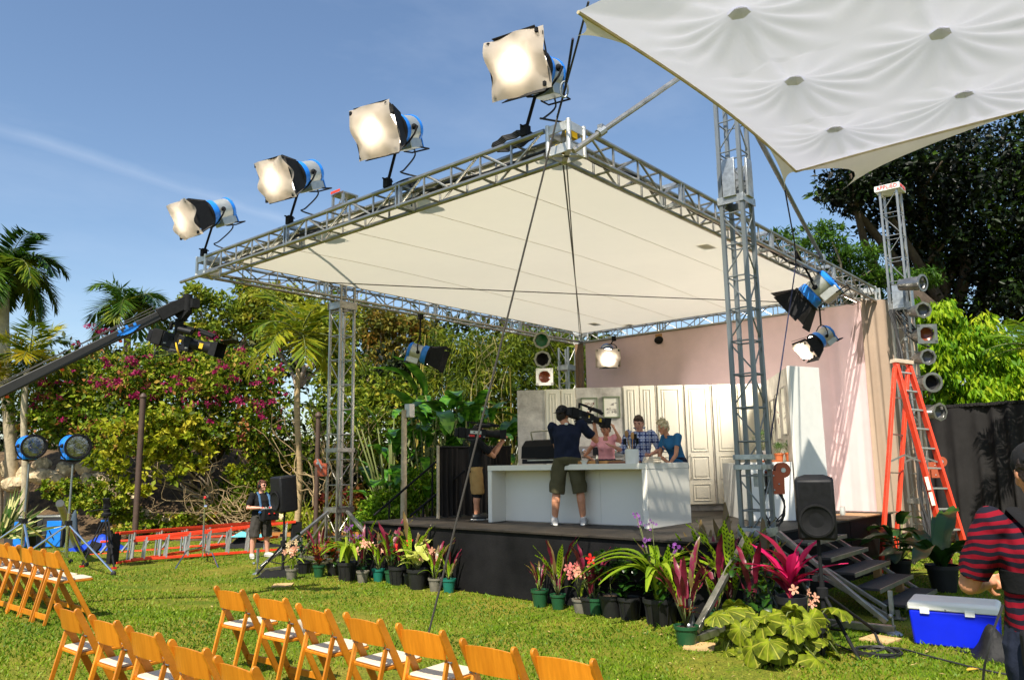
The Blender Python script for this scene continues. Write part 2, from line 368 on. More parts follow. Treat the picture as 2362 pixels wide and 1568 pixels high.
# ------------------------------------------------------------------ stage platform
DZ = .927
def rot2(a): return V((math.cos(a), math.sin(a), 0)), V((-math.sin(a), math.cos(a), 0))
SX, SY = rot2(R(-2.3)); S0 = V((8.46, 4.23, 0))
def st(a, c, z=0.): return S0 + SX*a + SY*c + V((0, 0, z))
t = thing('stage', 'low black painted stage platform with a wide plywood front', 'stage', S0)
SWD = 6.69; SDP = 6.4
def slab(poly, z0, z1):
    b = MB(); b.prism([(p.x, p.y) for p in poly], z0, z1); return b
xs = [0, 1.22, 2.44, 3.66, 4.88, SDP]; ys = [0, 2.23, 4.46, SWD]
for i in range(5):
    for j in range(3):
        g = .004; q = [st(xs[i]+(g if i else -.02), ys[j]+(g if j else -.02)), st(xs[i+1]-g, ys[j]+(g if j else -.02)), st(xs[i+1]-g, ys[j+1]-(g if j < 2 else -.02)), st(xs[i]+(g if i else -.02), ys[j+1]-(g if j < 2 else -.02))]
        slab(q, DZ-.028, DZ).obj('deck_panel', DECK, t, bev=.003)
ys = [0, 1.98, 4.30, SWD]
for j in range(3):
    slab([st(.02, ys[j]+.004), st(.045, ys[j]+.004), st(.045, ys[j+1]-.004), st(.02, ys[j+1]-.004)], 0.0, DZ-.03).obj('skirt_panel', SKIRT, t, bev=.002)
for a0, a1 in ((.06, 1.1), (1.11, 2.6), (2.62, 4.4), (4.42, SDP)):
    slab([st(a0, .02), st(a1, .02), st(a1, .045), st(a0, .045)], 0, DZ-.03).obj('skirt_panel', SKIRT, t, bev=.002)
    slab([st(a0, SWD-.045), st(a1, SWD-.045), st(a1, SWD-.02), st(a0, SWD-.02)], 0, DZ-.03).obj('skirt_panel', SKIRT, t, bev=.002)
b = MB(); b.m = 0
for a in (.6, 3, 5.9):
    for c in (.5, 2.3, 4.4, 6.2): p = st(a, c); b.tube((p.x, p.y, 0), (p.x, p.y, DZ-.03), .03)
b.obj('deck_legs', STEEL, t)
b = slab([st(4.1, -.06), st(5.6, -.06), st(5.6, .5), st(4.1, .5)], DZ+.002, DZ+.020); b.obj('plywood_board', mat('raw plywood', (.42, .24, .12), .7, 0, .15, 4, stretch=(1, 8, 1)), t)
# right-hand steps up to the deck
t = thing('stage_steps', 'grey aluminium steps with black treads leading up to the stage side', 'steps', (10.3, 3.0, 0))
TX0, TX1 = 10.0, 11.55; DIRX = .08
def stp(x, y, z): return V((x - (y-3.9)*DIRX, y, z))
for x in (TX0, TX1):
    b = MB()
    for dz in (0, .16): b.bar(stp(x, 4.12, .80+dz-.06), stp(x, 2.86, .03+dz*.55), .05, .045)
    b.obj('stringer', ALU, t, bev=.004)
    b = MB(); b.box(stp(x, 2.83, .008), (.14, .34, .014)); b.box(stp(x, 2.88, .06), (.012, .05, .12)); b.box(stp(x, 2.74, .05), (.012, .05, .10)); b.obj('foot_plate', ALU, t)
for i in range(5):
    y = 2.80+.265*i; z = .14+.165*i
    b = MB(); c = stp((TX0+TX1)/2, y, z); b.box(c, (TX1-TX0-.08, .29, .03)); b.obj('tread', mat('tread rubber', (.035, .033, .032), .75, 0, .3, 8, .2, 120) if i == 0 else bpy.data.materials['tread rubber'], t, bev=.003)
    b = MB(); b.box(c-V((0, .152, .01)), (TX1-TX0-.06, .012, .05)); b.obj('nosing', ALU, t)
for i, y in enumerate((3.33, 3.07)):
    MB().box(stp(TX1-.1, y, .19+.165*(1-i)-.02), (.09, .09, .16)).obj('wood_block', mat('raw pine', (.5, .27, .10), .7) if i == 0 else bpy.data.materials['raw pine'], t)
# left-hand stair rails
for k, (lab, p, q, q2) in enumerate((('black handrail on the far edge of the stage beside the curtain post', (1004, 1066), (862, 1188), None), ('black handrail running down behind the dark cameraman', (1068, 1088), (945, 1190), None))):
    a = aty(*p, 10.95+.0) if k == 0 else aty(*p, 10.1); c = aty(*q, 11.95) if k == 0 else aty(*q, 11.1)
    t = thing('handrail', lab, 'handrail', (a.x, a.y, 0), 0, 'handrails at the stage stairs')
    MB().path([a+(a-c).normalized()*.05, a, c], .022).obj('rail', MATBLACK, t)
    for p_, z0 in ((a.lerp(c, .05), DZ if k else .0), (a.lerp(c, .75), 0.)):
        MB().tube((p_.x, p_.y, z0), p_, .018).obj('post', MATBLACK, t)
# stair treads behind the rails (partly hidden)
t = thing('side_stairs', 'black wooden stairs partly hidden behind the far end of the stage', 'stairs', (9.9, 11.2, 0))
for i in range(4): MB().box((10.0, 11.1+.28*i, .72-.2*i), (1.2, .28, .04)).obj('tread', DECK, t)
for x in (9.4, 10.6): MB().bar((x, 10.95, .80), (x, 12.1, .0), .04, .16).obj('stringer', MATBLACK, t)

# ------------------------------------------------------------------ kitchen island
KX, KY = rot2(R(1.72)); K0 = V((9.7127, 5.8074, DZ+.003)); KW, KD, KH, TH = 2.995, 1.335, .918, .085
def kp(a, c, z=0.): return K0 + KX*a + KY*c + V((0, 0, z))
def kbox(a0, a1, c0, c1, z0, z1):
    b = MB(); P = [kp(a0, c0), kp(a1, c0), kp(a1, c1), kp(a0, c1)]; b.prism([(p.x, p.y) for p in P], K0.z+z0, K0.z+z1); return b
ISLW = mat('white laminate', (.75, .715, .63), .4, 0, .03, 2)
t = thing('kitchen_island', 'long white kitchen island with an open recessed front', 'kitchen island', K0)
kbox(0, KD, 0, KW, KH-TH, KH).obj('worktop', ISLW, t, bev=.004)
kbox(.003, KD-.003, .003, TH, 0, KH-TH-.002).obj('end_panel', ISLW, t, bev=.004)
kbox(.003, KD-.003, KW-TH, KW-.003, 0, KH-TH-.002).obj('end_panel', ISLW, t, bev=.004)
for c0, c1 in ((TH+.002, 1.02), (1.024, 1.98), (1.984, KW-TH-.002)): kbox(.36, .38, c0, c1, .012, KH-TH-.003).obj('back_panel', ISLW, t)
kbox(.364, .39, TH+.002, KW-TH-.002, .0, .05).obj('kick_strip', CONC, t)
# ------------------------------------------------------------------ roof truss
TT = .338; FX, FY, LX, LY = 6.441, 4.634, 18.033, 12.835; ZB, ZT = 5.219, 5.557
roof = thing('stage_roof', 'square aluminium truss roof with a cream cloth over the stage', 'stage roof', ((FX+LX)/2, (FY+LY)/2, ZB))
CH = rod_mesh('chord', .030, ALU, 10); BR = rod_mesh('brace', .0155, ALU, 7)
def truss(root, p, q, side, up, w, h, bay, individual=True, ch=CH, br=BR, mats=ALU, rb=.0125):
    p, q, side, up = V(p), V(q), V(side).normalized(), V(up).normalized(); L = (q-p).length; d = (q-p)/L
    off = [side*(a*w/2)+up*(b_*h/2) for a, b_ in ((-1, -1), (1, -1), (1, 1), (-1, 1))]
    for o in off: stick('chord', ch, root, p+o, q+o)
    n = max(2, round(L/bay)); S_ = L/n; segs = []
    for f in range(4):
        a, c = off[f], off[(f+1) % 4]
        for i in range(n+1):
            if 0 < i < n: segs.append((p+d*(S_*i)+a, p+d*(S_*i)+c))
        for i in range(n):
            if f in ((1, 2) if individual == 'tower' else (0, 2)): continue           # some faces carry rungs only
            s0, s1 = (a, c) if (i+f) % 2 else (c, a)
            segs.append((p+d*(S_*i+.03)+s0, p+d*(S_*(i+1)-.03)+s1))
    if individual:
        for a, c in segs: stick('brace', br, root, a, c)
    else:
        b = MB()
        for a, c in segs: b.tube(a, c, rb, n=6)
        tag(b.obj('brace_lattice', mats, root), kind='stuff')
def endplate(root, c, d, w, h):            # pair of bolted end frames where two truss lengths meet
    d = V(d).normalized(); x, y, z = basis(d)
    b = MB(); c = V(c)
    for s_ in (-.035, .035):
        o = c + d*s_
        for a, e, ww in ((x, y, w), (y, x, h)):
            for k in (-1, 1):
                pa = o+a*(k*ww/2)-e*((h if a is x else w)/2+.02); pb = o+a*(k*ww/2)+e*((h if a is x else w)/2+.02); b.bar(pa, pb, .05, .022, d)
    b.obj('end_frame', STEEL, root)
hT = TT/2; zc = (ZB+ZT)/2; w = TT-.052; gapc = TT+.02
YB = [FY+gapc, 7.45, 10.05, LY-gapc]
for i in range(3): truss(roof, (FX+hT, YB[i], zc), (FX+hT, YB[i+1], zc), (1, 0, 0), (0, 0, 1), w, w, .50)
for y in YB[1:3]: endplate(roof, (FX+hT, y, zc), (0, 1, 0), w, w)
XB = [FX+gapc, 9.0, 12.0, 15.0, LX-gapc]
for i in range(4): truss(roof, (XB[i], FY+hT, zc), (XB[i+1], FY+hT, zc), (0, 1, 0), (0, 0, 1), w, w, .50, individual=(i < 2))
for i in range(4): truss(roof, (XB[i], LY-hT, zc), (XB[i+1], LY-hT, zc), (0, 1, 0), (0, 0, 1), w, w, .50, individual=False)
for x in XB[1:4]: endplate(roof, (x, FY+hT, zc), (1, 0, 0), w, w); endplate(roof, (x, LY-hT, zc), (1, 0, 0), w, w)
for i in range(3): truss(roof, (LX-hT, YB[i], zc), (LX-hT, YB[i+1], zc), (1, 0, 0), (0, 0, 1), w, w, .50, individual=False)
for y in YB[1:3]: endplate(roof, (LX-hT, y, zc), (0, 1, 0), w, w)
CASTM = mat('cast aluminium', (.62, .61, .57), .45, .7, .2, 9, .1, 60)
for cx, cy in ((FX, FY), (FX, LY-TT), (LX-TT, FY), (LX-TT, LY-TT)):       # corner blocks: frame of plates with open faces
    b = MB(); x0, x1, y0, y1 = cx, cx+TT, cy, cy+TT; e = .026
    for x in (x0+e, x1-e):
        for y in (y0+e, y1-e): b.tube((x, y, ZB-.01), (x, y, ZT+.02), .027, n=10)
    for z in (ZB+.045, ZT-.045):
        for y in (y0+e, y1-e): b.bar((x0+.03, y, z), (x1-.03, y, z), .014, .105)
        for x in (x0+e, x1-e): b.bar((x, y0+.03, z), (x, y1-.03, z), .014, .105)
    for z in (ZB+.01, ZT-.01):
        for u0, u1 in (((x0+e, y0+e), (x1-e, y1-e)), ((x0+e, y1-e), (x1-e, y0+e))): b.bar((*u0, z), (*u1, z), .06, .008)
    b.obj('corner_block', CASTM, roof, bev=.003)
YEL = mat('yellow tape', (.65, .42, .02), .5)
for dx, dy, dz in ((.18, .10, .24), (.12, .2, .08)): MB().box((FX+dx, FY+dy, ZB+dz), (.16, .05, .07)).obj('strap', YEL, roof)
b = MB(); RO = .30; n = 28; rows = []                                  # the cloth: a low pyramid drawn tight to the chords
for i in range(n+1):
    row = []
    for j in range(n+1):
        u, v_ = i/n, j/n; x = FX+RO+(LX-FX-2*RO)*u; y = FY+RO+(LY-FY-2*RO)*v_
        e = min(u, 1-u, v_, 1-v_)*2
        row.append((x, y, ZT-.05+.16*e + .012*math.sin(x*2.1)*math.sin(y*2.7)*e))
    rows.append(row)
b.grid(rows); b.obj('roof_cloth', ROOFM, roof, ang=180)
SEAMM = mat('roof seam', (.68, .63, .53), .8, trans=.2)
for v_ in (.2, .4, .6, .8):
    y = FY+RO+(LY-FY-2*RO)*v_; b = MB()
    b.path([(FX+RO+(LX-FX-2*RO)*u, y, ZT-.05+.16*min(u, 1-u, v_, 1-v_)*2-.008) for u in [i/12 for i in range(13)]], .004, 4); b.obj('cloth_seam', SEAMM, roof)
for px, py in ((1628, 570), (1370, 747), (1452, 748), (1760, 742)):
    p = at(px, py, ZT-.02); MB().box((p.x, p.y, ZT-.065+.1), (.34, .22, .006)).obj('cloth_patch', mat('cloth patch', (.52, .44, .30), .8, trans=.1) if px == 1628 else bpy.data.materials['cloth patch'], roof)
WIRE = mat('steel wire', (.10, .09, .075), .5, .5)
for p, q in (((FX+.34, FY+.34, ZB-.01), (LX-.34, LY-.34, ZB-.01)), ((FX+.34, LY-.34, ZB-.01), (LX-.34, FY+.34, ZB-.01))):
    MB().path(sag(p, q, .03), .010, 6).obj('brace_wire', WIRE, roof)
p, q = V((FX+.38, FY+.32, ZB-.01)), V((LX-.38, LY-.30, ZB-.01)); MB().path(sag(p, q, .04), .008, 6).obj('brace_wire', WIRE, roof)
def hosebundle(p, q, seed, k=3, r=.018):
    rr = random.Random(seed); b = MB()
    for _ in range(k):
        pts = [V(p).lerp(V(q), i/9)+V((rr.uniform(-.06, .06), rr.uniform(-.06, .06), rr.uniform(-.03, .05))) for i in range(10)]; b.path(smoothpath(pts, 3), r, 6)
    return b
for k_, (p, q) in enumerate((((FX+.2, FY+.4, ZB+.16), (FX+.17, 8.0, ZB+.12)), ((FX+.17, 8.0, ZB+.12), (FX+.17, 12.4, ZB+.12)), ((FX+.4, FY+.2, ZB+.16), (12, FY+.17, ZB+.1)), ((12, FY+.17, ZB+.1), (17.6, FY+.17, ZB+.1)))):
    hosebundle(p, q, k_).obj('cable_run', RUBBER, roof)
b = MB()
for i in range(4): b.path([(FX+.17+.02*math.sin(9*a)+.0*i, 5.55+.30*math.cos(a)+.02*i, ZT+.05+.02*i+.07*math.sin(a)) for a in [k*PI/8 for k in range(16)]], .013, 6, closed=True)
b.obj('cable_coil', RUBBER, roof)
b = MB()
for i in range(3): b.path([(FX+.2, 7.5+.26*math.cos(a)+.03*i, ZT+.03+.02*i+.05*math.sin(a)) for a in [k*PI/8 for k in range(16)]], .013, 6, closed=True)
b.obj('cable_coil', RUBBER, roof)
# scaffold pipes clamped to the roof
pipes = [('aluminium pipe slanting up from the front roof corner towards the white canopy', atx(1322, 349, FX+.05), None, (1590, 165)),
         ('dark pipe sloping down from the white canopy to the roof side', None, aty(1890, 585, FY-.02), (1738, 298))]
a = atx(1322, 349, FX+.02); c = aty(1595, 160, 3.85); t = thing('scaffold_pipe', pipes[0][0], 'pipe', a)
MB().path([a, c+(c-a)*.25], .032, 10).obj('tube', ALU, t); m_ = a.lerp(c, .22)
MB().lathe([(.05, -.05), (.05, .05)], 10, m_, c-a).box(m_+V((0, 0, .05)), (.06, .06, .06)).obj('clamp', STEEL, t)
a = aty(1895, 595, FY-.02); c = aty(1738, 298, 3.55); t = thing('scaffold_pipe', pipes[1][0], 'pipe', a)
MB().path([a-(c-a).normalized()*.3, c+(c-a)*.12], .034, 10).obj('tube', TOWERM, t)
MB().box(a, (.10, .10, .12)).obj('clamp', STEEL, t)
# ------------------------------------------------------------------ towers
SQ = rod_mesh('chord', .024, TOWERM, square=True); TB = rod_mesh('brace', .010, TOWERM, 6); SQA = rod_mesh('chord', .022, ALU, square=True); TBA = rod_mesh('brace', .010, ALU, 6)
def tower(name, label, x, y, z1, bay, ch, br, m, w=.335, zs=(), legs=(), winch=None, cap=None, z0=.0, sleeve=None):
    t = thing('tower', label, 'truss tower', (x, y, 0), 0, 'lattice towers carrying the roof')
    truss(t, (x, y, z0+.04), (x, y, z1), (1, 0, 0), (0, 1, 0), w, w, bay, individual='tower', ch=ch, br=br)
    for z, h in zs:
        b = MB()
        for s_ in (-1, 1): b.box((x, y+s_*(w/2+.024+.007), z), (w+.10, .012, h)); b.box((x+s_*(w/2+.024+.007), y, z), (.012, w+.074, h))
        b.obj('collar', ALU if m is ALU else STEEL, t, bev=.002)
    for dx, dy in legs:
        d = V((dx, dy, 0)); n_ = d.normalized(); f = V((x, y, 0))+d
        MB().bar(V((x, y, .055))+n_*.2, f+V((0, 0, .055)), .075, .075).obj('outrigger', ALU, t, bev=.004)
        MB().bar(V((x, y, 1.02))+n_*.24, f+V((0, 0, .12))-n_*.08, .07, .05).obj('outrigger_brace', ALU, t, bev=.004)
        b = MB(); jk = f-n_*.02; b.tube(jk+V((0, 0, .0)), jk+V((0, 0, .42)), .011); b.box(jk+V((0, 0, .33)), (.04, .04, .24)); b.lathe([(.10, 0), (.06, .03), (.02, .045)], 14, jk); b.ell(jk+V((-.07, .0, .2)), (.026, .026, .026), 8); b.obj('screw_jack', STEEL, t)
    if sleeve:
        b = MB(); z = sleeve
        for s_ in (-1, 1): b.box((x+s_*(w/2+.05), y, z), (.03, w*.62, .5)); b.box((x, y+s_*(w/2+.05), z), (w*.62, .03, .5))
        b.obj('sleeve_block', STEEL, t, bev=.004)
    return t
FT = tower('t', 'dark grey lattice tower with a red winch rising in front of the stage', 9.10, 3.95, 7.0, .42, SQ, TB, TOWERM, w=.275, zs=((1.02, .10), (1.78, .06), (1.90, .06), (5.12, .10)), legs=((-1.62, .08), (.08, -1.42), (1.5, .0)), sleeve=5.40)
LT = tower('t', 'silver lattice tower standing on the lawn beside the potted orchids', 9.52, 12.67, 7.45, .50, SQA, TBA, ALU, zs=((1.05, .10), (2.2, .08), (5.10, .14)), legs=((-1.70, .1), (.1, -1.55), (.1, 1.4)))
MB().box((9.52, 12.67, 7.47), (.40, .40, .03)).obj('cap_plate', ALU, LT); MB().box((9.28, 12.67, 7.50), (.012, .3, .05)).obj('red_mark', REDP, LT)
t = thing('scaffold_pipe', 'aluminium pipe rising from the front truss to the silver tower top', 'pipe', (FX+hT, 10.1, ZT)); MB().path([(FX+hT, 10.25, ZT+.02), (9.4, 12.62, 7.25)], .03, 10).obj('tube', ALU, t)
MB().tube((FX-.035, LY-.9, ZB-.035), (FX-.035, LY+.42, ZB-.035), .028, n=10).obj('stub_pipe', ALU, roof)
p = atx(1308, 850, 18.0)
tower('t', 'silver lattice tower behind the grey kitchen wall, seen under the roof corner', p.x, p.y, ZB-.02, .5, SQA, TBA, ALU, zs=((4.6, .12),))
RT = V((17.55, 4.13, 0))
t = tower('t', 'tall white lattice tower with a red-lettered cap, behind the upright ladder', RT.x, RT.y, 7.55, .5, SQA, TBA, ALU, zs=((5.0, .16), (1.0, .1)), sleeve=5.2)
b = MB(); b.box((RT.x, RT.y, 7.60), (.50, .50, .12)); b.obj('cap_plate', WHITEP, t)
def text(body, size, loc, rot, m, parent, ext=.002, name='lettering', align='CENTER'):
    c = bpy.data.curves.new(name, 'FONT'); c.body = body; c.size = size; c.extrude = ext; c.align_x = align; c.align_y = 'CENTER'; c.resolution_u = 2
    o = bpy.data.objects.new(name, c); bpy.context.view_layer.update()
    COL.objects.link(o); bpy.context.view_layer.update(); me = bpy.data.meshes.new_from_object(o.evaluated_get(bpy.context.evaluated_depsgraph_get()))
    bpy.data.objects.remove(o); me.materials.clear(); me.materials.append(m); o = bpy.data.objects.new(name, me); COL.objects.link(o); o.parent = parent
    mw = rot.to_matrix().to_4x4() if hasattr(rot, 'to_matrix') else rot; mw.translation = loc
    if parent: mw = root_matrix(parent).inverted() @ mw
    o.matrix_basis = mw; return o
def facing(nrm, up=V((0, 0, 1))):           # rotation whose +Z faces nrm and +Y points up
    z = V(nrm).normalized(); x = V(up).cross(z).normalized(); y = z.cross(x)
    return M4(((x.x, y.x, z.x, 0), (x.y, y.y, z.y, 0), (x.z, y.z, z.z, 0), (0, 0, 0, 1)))
REDL = mat('red lettering', (.6, .02, .02), .5)
text('APPLIED', .115, (RT.x-.256, RT.y, 7.60), facing((-1, 0, 0)), REDL, t); text('APPLIED', .115, (RT.x, RT.y-.256, 7.60), facing((0, -1, 0)), REDL, t)
# winches
def winch(parent, c, d, k=1.):
    c, d = V(c), V(d).normalized(); x = d.cross(V((0, 0, 1)))
    for s_ in (-1, 1):
        o = c + x*(s_*.055*k); MB().prism([(-.10*k, -.17*k), (.095*k, -.17*k), (.10*k, .04*k), (.06*k, .11*k), (-.10*k, .11*k)], -.005, .005, o, d, V((0, 0, 1))).obj('winch_plate', RUSTP, parent, bev=.002)
        for (u, w_) in ((-.03, -.12), (-.03, .05), (.03, -.05)): MB().ell(o+x*s_*.007+d*u*k+V((0, 0, w_*k)), (.012*k,)*3, 6).obj('winch_bolt', STEEL, parent)
    MB().lathe([(.092*k, -.05*k), (.092*k, -.043*k), (.05*k, -.043*k), (.05*k, .043*k), (.092*k, .043*k), (.092*k, .05*k)], 18, c+d*.095*k+V((0, 0, .115*k)), x).obj('winch_drum', RUSTP, parent); MB().lathe([(.075*k, -.04*k), (.075*k, .04*k)], 16, c+d*.095*k+V((0, 0, .115*k)), x).obj('wound_cable', TOWERM, parent); MB().lathe([(.03*k, -.062*k), (.03*k, .062*k)], 10, c+d*.095*k+V((0, 0, .115*k)), x).obj('drum_hub', STEEL, parent); MB().box(c+V((0, 0, -.03*k)), (.05*k, .05*k, .2*k)).obj('gear_case', TOWERM, parent)
    b = MB(); b.tube(c-x*.06*k, c-x*.10*k, .012); b.bar(c-x*.10*k, c-x*.11*k+V((0, 0, .2*k))+d*.1*k, .012, .03); b.obj('winch_crank', STEEL, parent)
winch(FT, (9.34, 3.80, 1.62), (.65, -.76, 0), 1.0); MB().box((9.27, 3.93, 1.62), (.18, .14, .16)).obj('winch_bracket', STEEL, FT)
winch(LT, (9.22, 12.82, 1.85), (-.7, .7, 0), .9); winch(t, (17.35, 3.75, 1.65), (.5, -.85, 0), 1.1)
b = MB(); rr = random.Random(3)
for i in range(7): b.path([(9.33+.03*rr.random()+.10*math.cos(a), 3.84-.10*math.cos(a), 1.28+.02*i*rr.random()+(.2+.04*rr.random())*math.sin(a)) for a in [k*PI/8 for k in range(16)]], .008, 5, closed=True)
tag(b.obj('cable_coil', RUBBER), 'black cable coil hanging on the dark tower below its red winch', 'cable')
# ------------------------------------------------------------------ white canopy
t = thing('canopy', 'white stretched shade canopy with pointed scallop tips hanging over the lawn', 'canopy', (7.5, 0, 5.7))
CXa, CXb, CYa, CYb, CZ = 5.05, 10.05, 3.50, -5.0, 5.70
peaks = [at(1705, 40, CZ), at(1832, 174, CZ), at(1925, 303, CZ), at(2165, 62, CZ), at(2232, 218, CZ)]
gi = (peaks[2]-peaks[0])/2; gj = ((peaks[3]-peaks[1])+(peaks[4]-peaks[2]))/2
lat = [[peaks[0]+gi*i+gj*j for i in range(-2, 4)] for j in range(-1, 5)]
edges_ = [(lat[j][i], lat[j][i+1]) for j in range(6) for i in range(5)]+[(lat[j][i], lat[j+1][i]) for j in range(5) for i in range(6)]
pkx = np.array([[p.x, p.y] for r_ in lat for p in r_]); ea = np.array([[a.x, a.y] for a, c in edges_]); eb = np.array([[c.x, c.y] for a, c in edges_])
def canz(x, y):
    q = np.array([x, y]); dv = eb-ea; s_ = np.clip(((q-ea)*dv).sum(1)/(dv*dv).sum(1), 0, 1); d = np.linalg.norm(q-ea-dv*s_[:, None], axis=1)
    rg = (.18*(1-np.sin(PI*s_))**1.6+.07)*np.exp(-d/.15); pr = pkx-q; rr_ = np.linalg.norm(pr, axis=1); k = int(rr_.argmin()); r = rr_[k]; th = math.atan2(pr[k, 1], pr[k, 0])
    return CZ - .16 + max(rg.max(), .26*math.exp(-r/.34)) + .016*math.sin(13*th+3*k)*math.exp(-((r-.5)/.35)**2) + .03*math.sin(x*1.3)*math.sin(y*1.1)
def edge_in(u): return .18*math.sin(PI*u)
b = MB(); nu, nv = 150, 210; rows = []
for i in range(nu+1):
    u = i/nu; row = []
    for j in range(nv+1):
        v_ = j/nv; x0 = CXa; x1 = CXb; y1 = CYa - edge_in(u)*(1-v_)*.6; x = x0+(x1-x0)*u - edge_in((v_*2.2) % 1)*max(0, u-.7)*1.2; y = y1+(CYb-y1)*v_
        k = min(1, min(u, 1-u)*12, v_*16); row.append((x, y, CZ+(canz(x, y)-CZ)*k))
    rows.append(row)
b.grid(rows); b.obj('cloth', CANM, t, ang=180)
b = MB(); b.path([V(rows[i][0])+V((0, 0, -.01)) for i in range(0, nu+1, 2)], .018, 6); b.obj('edge_band', CANE, t)
b = MB(); b.path([V(rows[nu][j])+V((0, 0, -.01)) for j in range(0, nv+1, 2)], .018, 6); b.obj('edge_band', CANE, t)
for p in [q for r_ in lat for q in r_]:
    if not (5.2 < p.x < 9.9 and -3.5 < p.y < 3.2): continue
    poly = [(.10*math.cos(a), .10*math.sin(a)) for a in [k*PI/3 for k in range(6)]]
    vs = [(p.x, p.y, canz(p.x, p.y)-.014)]+[(p.x+a, p.y+c, canz(p.x+a, p.y+c)-.014) for a, c in poly]; MB().add(vs, [(0, 1+(k+1) % 6, 1+k) for k in range(6)]).obj('peak_patch', PATCHM, t)
RINGM = mat('canopy ring stitching', (.66, .66, .68), .8, trans=.30)
for q in []:
    p = at(*q, CZ-.1)
    for r_ in (.055, .14): MB().path([(p.x+r_*math.cos(a), p.y+r_*math.sin(a), canz(p.x+r_*math.cos(a), p.y+r_*math.sin(a))-.006) for a in [k*PI/10 for k in range(20)]], .004, 4, closed=True).obj('ring_stitch', RINGM, t)
for v_ in (): MB().path([V(rows[i][int(nv*v_)])-V((0, 0, .006)) for i in range(0, nu+1, 2)], .004, 4).obj('cloth_seam', RINGM, t)
def tip(pts_edge, apex, rope_to=None):       # pointed cloth tail below the edge
    apex = V(apex); b = MB(); rows = []
    for e in pts_edge:
        e = V(e); row = []
        for k in range(9):
            s_ = k/8; q = e.lerp(apex, s_); u = (e-V(pts_edge[len(pts_edge)//2])); w_ = (1-s_)**2.8
            q = V(pts_edge[len(pts_edge)//2]).lerp(apex, s_) + u*w_; row.append(q)
        rows.append(row)
    b.grid(rows); return b
def erow(px0, px1, n, Y=None, X=None): return [aty(px0[0]+(px1[0]-px0[0])*i/n, px0[1]+(px1[1]-px0[1])*i/n, Y) if Y is not None else atx(px0[0]+(px1[0]-px0[0])*i/n, px0[1]+(px1[1]-px0[1])*i/n, X) for i in range(n+1)]
CANT = mat('canopy tail cloth', (.74, .68, .56), .85, 0, .04, 4, trans=.3)
def tail_edge(u0, u1, n=8): return [V(rows[int(round((u0+(u1-u0)*i/n)*nu))][0])+V((0, 0, -.015)) for i in range(n+1)]
def tail_edge2(v0, v1, n=8): return [V(rows[nu][int(round((v0+(v1-v0)*i/n)*nv))])+V((0, 0, -.015)) for i in range(n+1)]
tip(tail_edge(0, .16), aty(1321, 85, 3.6)).obj('edge_tail', CANT, t)
tip(tail_edge(.78, 1.0), aty(1810, 445, 3.5)).obj('edge_tail', CANT, t)
tip(tail_edge2(.005, .30), atx(1938, 442, 9.9)).obj('edge_tail', CANT, t)
# canopy ropes
r0 = aty(1321, 90, 3.6); kn = atx(1285, 270, FX-.03)
b = MB(); b.path([r0, aty(1303, 205, 4.0), kn], .012, 6); tag(b.obj('tie_rope', ROPEB), 'navy rope tying the canopy tip to the front roof corner', 'rope')
b = MB(); lk = aty(1301, 207, 4.0); b.path([lk+CR*(.035*math.cos(a))+CU*(.075*math.sin(a)) for a in [k*PI/6 for k in range(12)]], .010, 6, closed=True); tag(b.obj('carabiner', TOWERM), 'dark steel carabiner linking the ropes by the roof corner', 'carabiner')
g0 = gat(978, 1500); b = MB(); b.path([g0, at(1290, 215, 5.6)*.0 + atx(1285, 272, FX-.05), aty(1357, 5, 3.7)], [.011, .011, .011], 6); tag(b.obj('guy_rope', ROPEM), 'long dark guy rope slanting from the lawn past the roof corner to the canopy', 'rope')
b = MB(); b.tube(g0+V((0, 0, -.05)), g0+V((.02, 0, .16)), .014); b.box(g0+V((.02, .02, .03)), (.05, .10, .03)); tag(b.obj('ground_stake', TOWERM), 'dark steel ground stake holding the long guy rope', 'stake')
b = MB(); b.path([aty(1810, 440, 3.55), aty(1832, 560, 4.3), aty(1835, 610, 4.4), aty(1763, 1105, 4.0)], .010, 6); tag(b.obj('tie_rope', ROPEB), 'navy rope falling from the canopy tail across the roof side', 'rope')
b = MB(); b.path([V((9.22, 3.80, 6.2)), V((9.30, 3.80, 1.9))], .006, 5); tag(b.obj('winch_cable', WIRE), 'thin steel winch cable running down beside the dark tower', 'cable')
# ------------------------------------------------------------------ kitchen set (flats face the audience)
Q0 = V((11.57, 9.77, DZ)); QR = (V((14.71, 6.10, 0))-V((11.57, 9.77, 0))).normalized(); QN = V((-QR.y, QR.x, 0))   # QN points backwards
if QN.dot(FH) < 0: QN = -QN
PPM = 581/4.83
def qx(px): return (px-1197)/PPM
def qz(py, px=1500): return (1182-.012*(px-1500)/10 - py)/PPM
def qp(a, z, d=0.): return Q0 + QR*a + V((0, 0, z)) - QN*d        # d = distance proud of the flat
def qbox(a0, a1, z0, z1, d0, d1):
    b = MB(); P = [qp(a, z, d) for d in (d0, d1) for a, z in ((a0, z0), (a1, z0), (a1, z1), (a0, z1))]
    return b.add(P, [(0, 1, 2, 3), (7, 6, 5, 4), (0, 4, 5, 1), (1, 5, 6, 2), (2, 6, 7, 3), (3, 7, 4, 0)])
t = thing('kitchen_set', 'cream cabinet wall with grey stucco panels at the back of the stage', 'kitchen set', Q0)
TOPZ = 2.42
for x0, x1, zz in ((1197, 1263, 2.37), (1336, 1447, 2.40)):
    qbox(qx(x0), qx(x1)-.004, 0, zz, -.04, 0).obj('stucco_panel', CONC, t, bev=.003)
qbox(qx(1263), qx(1336)-.004, .12, 2.38, -.3, -.012).obj('carcass', CREAM, t); qbox(qx(1447), qx(1778), .12, TOPZ-.015, -.3, -.012).obj('carcass', CREAM, t)
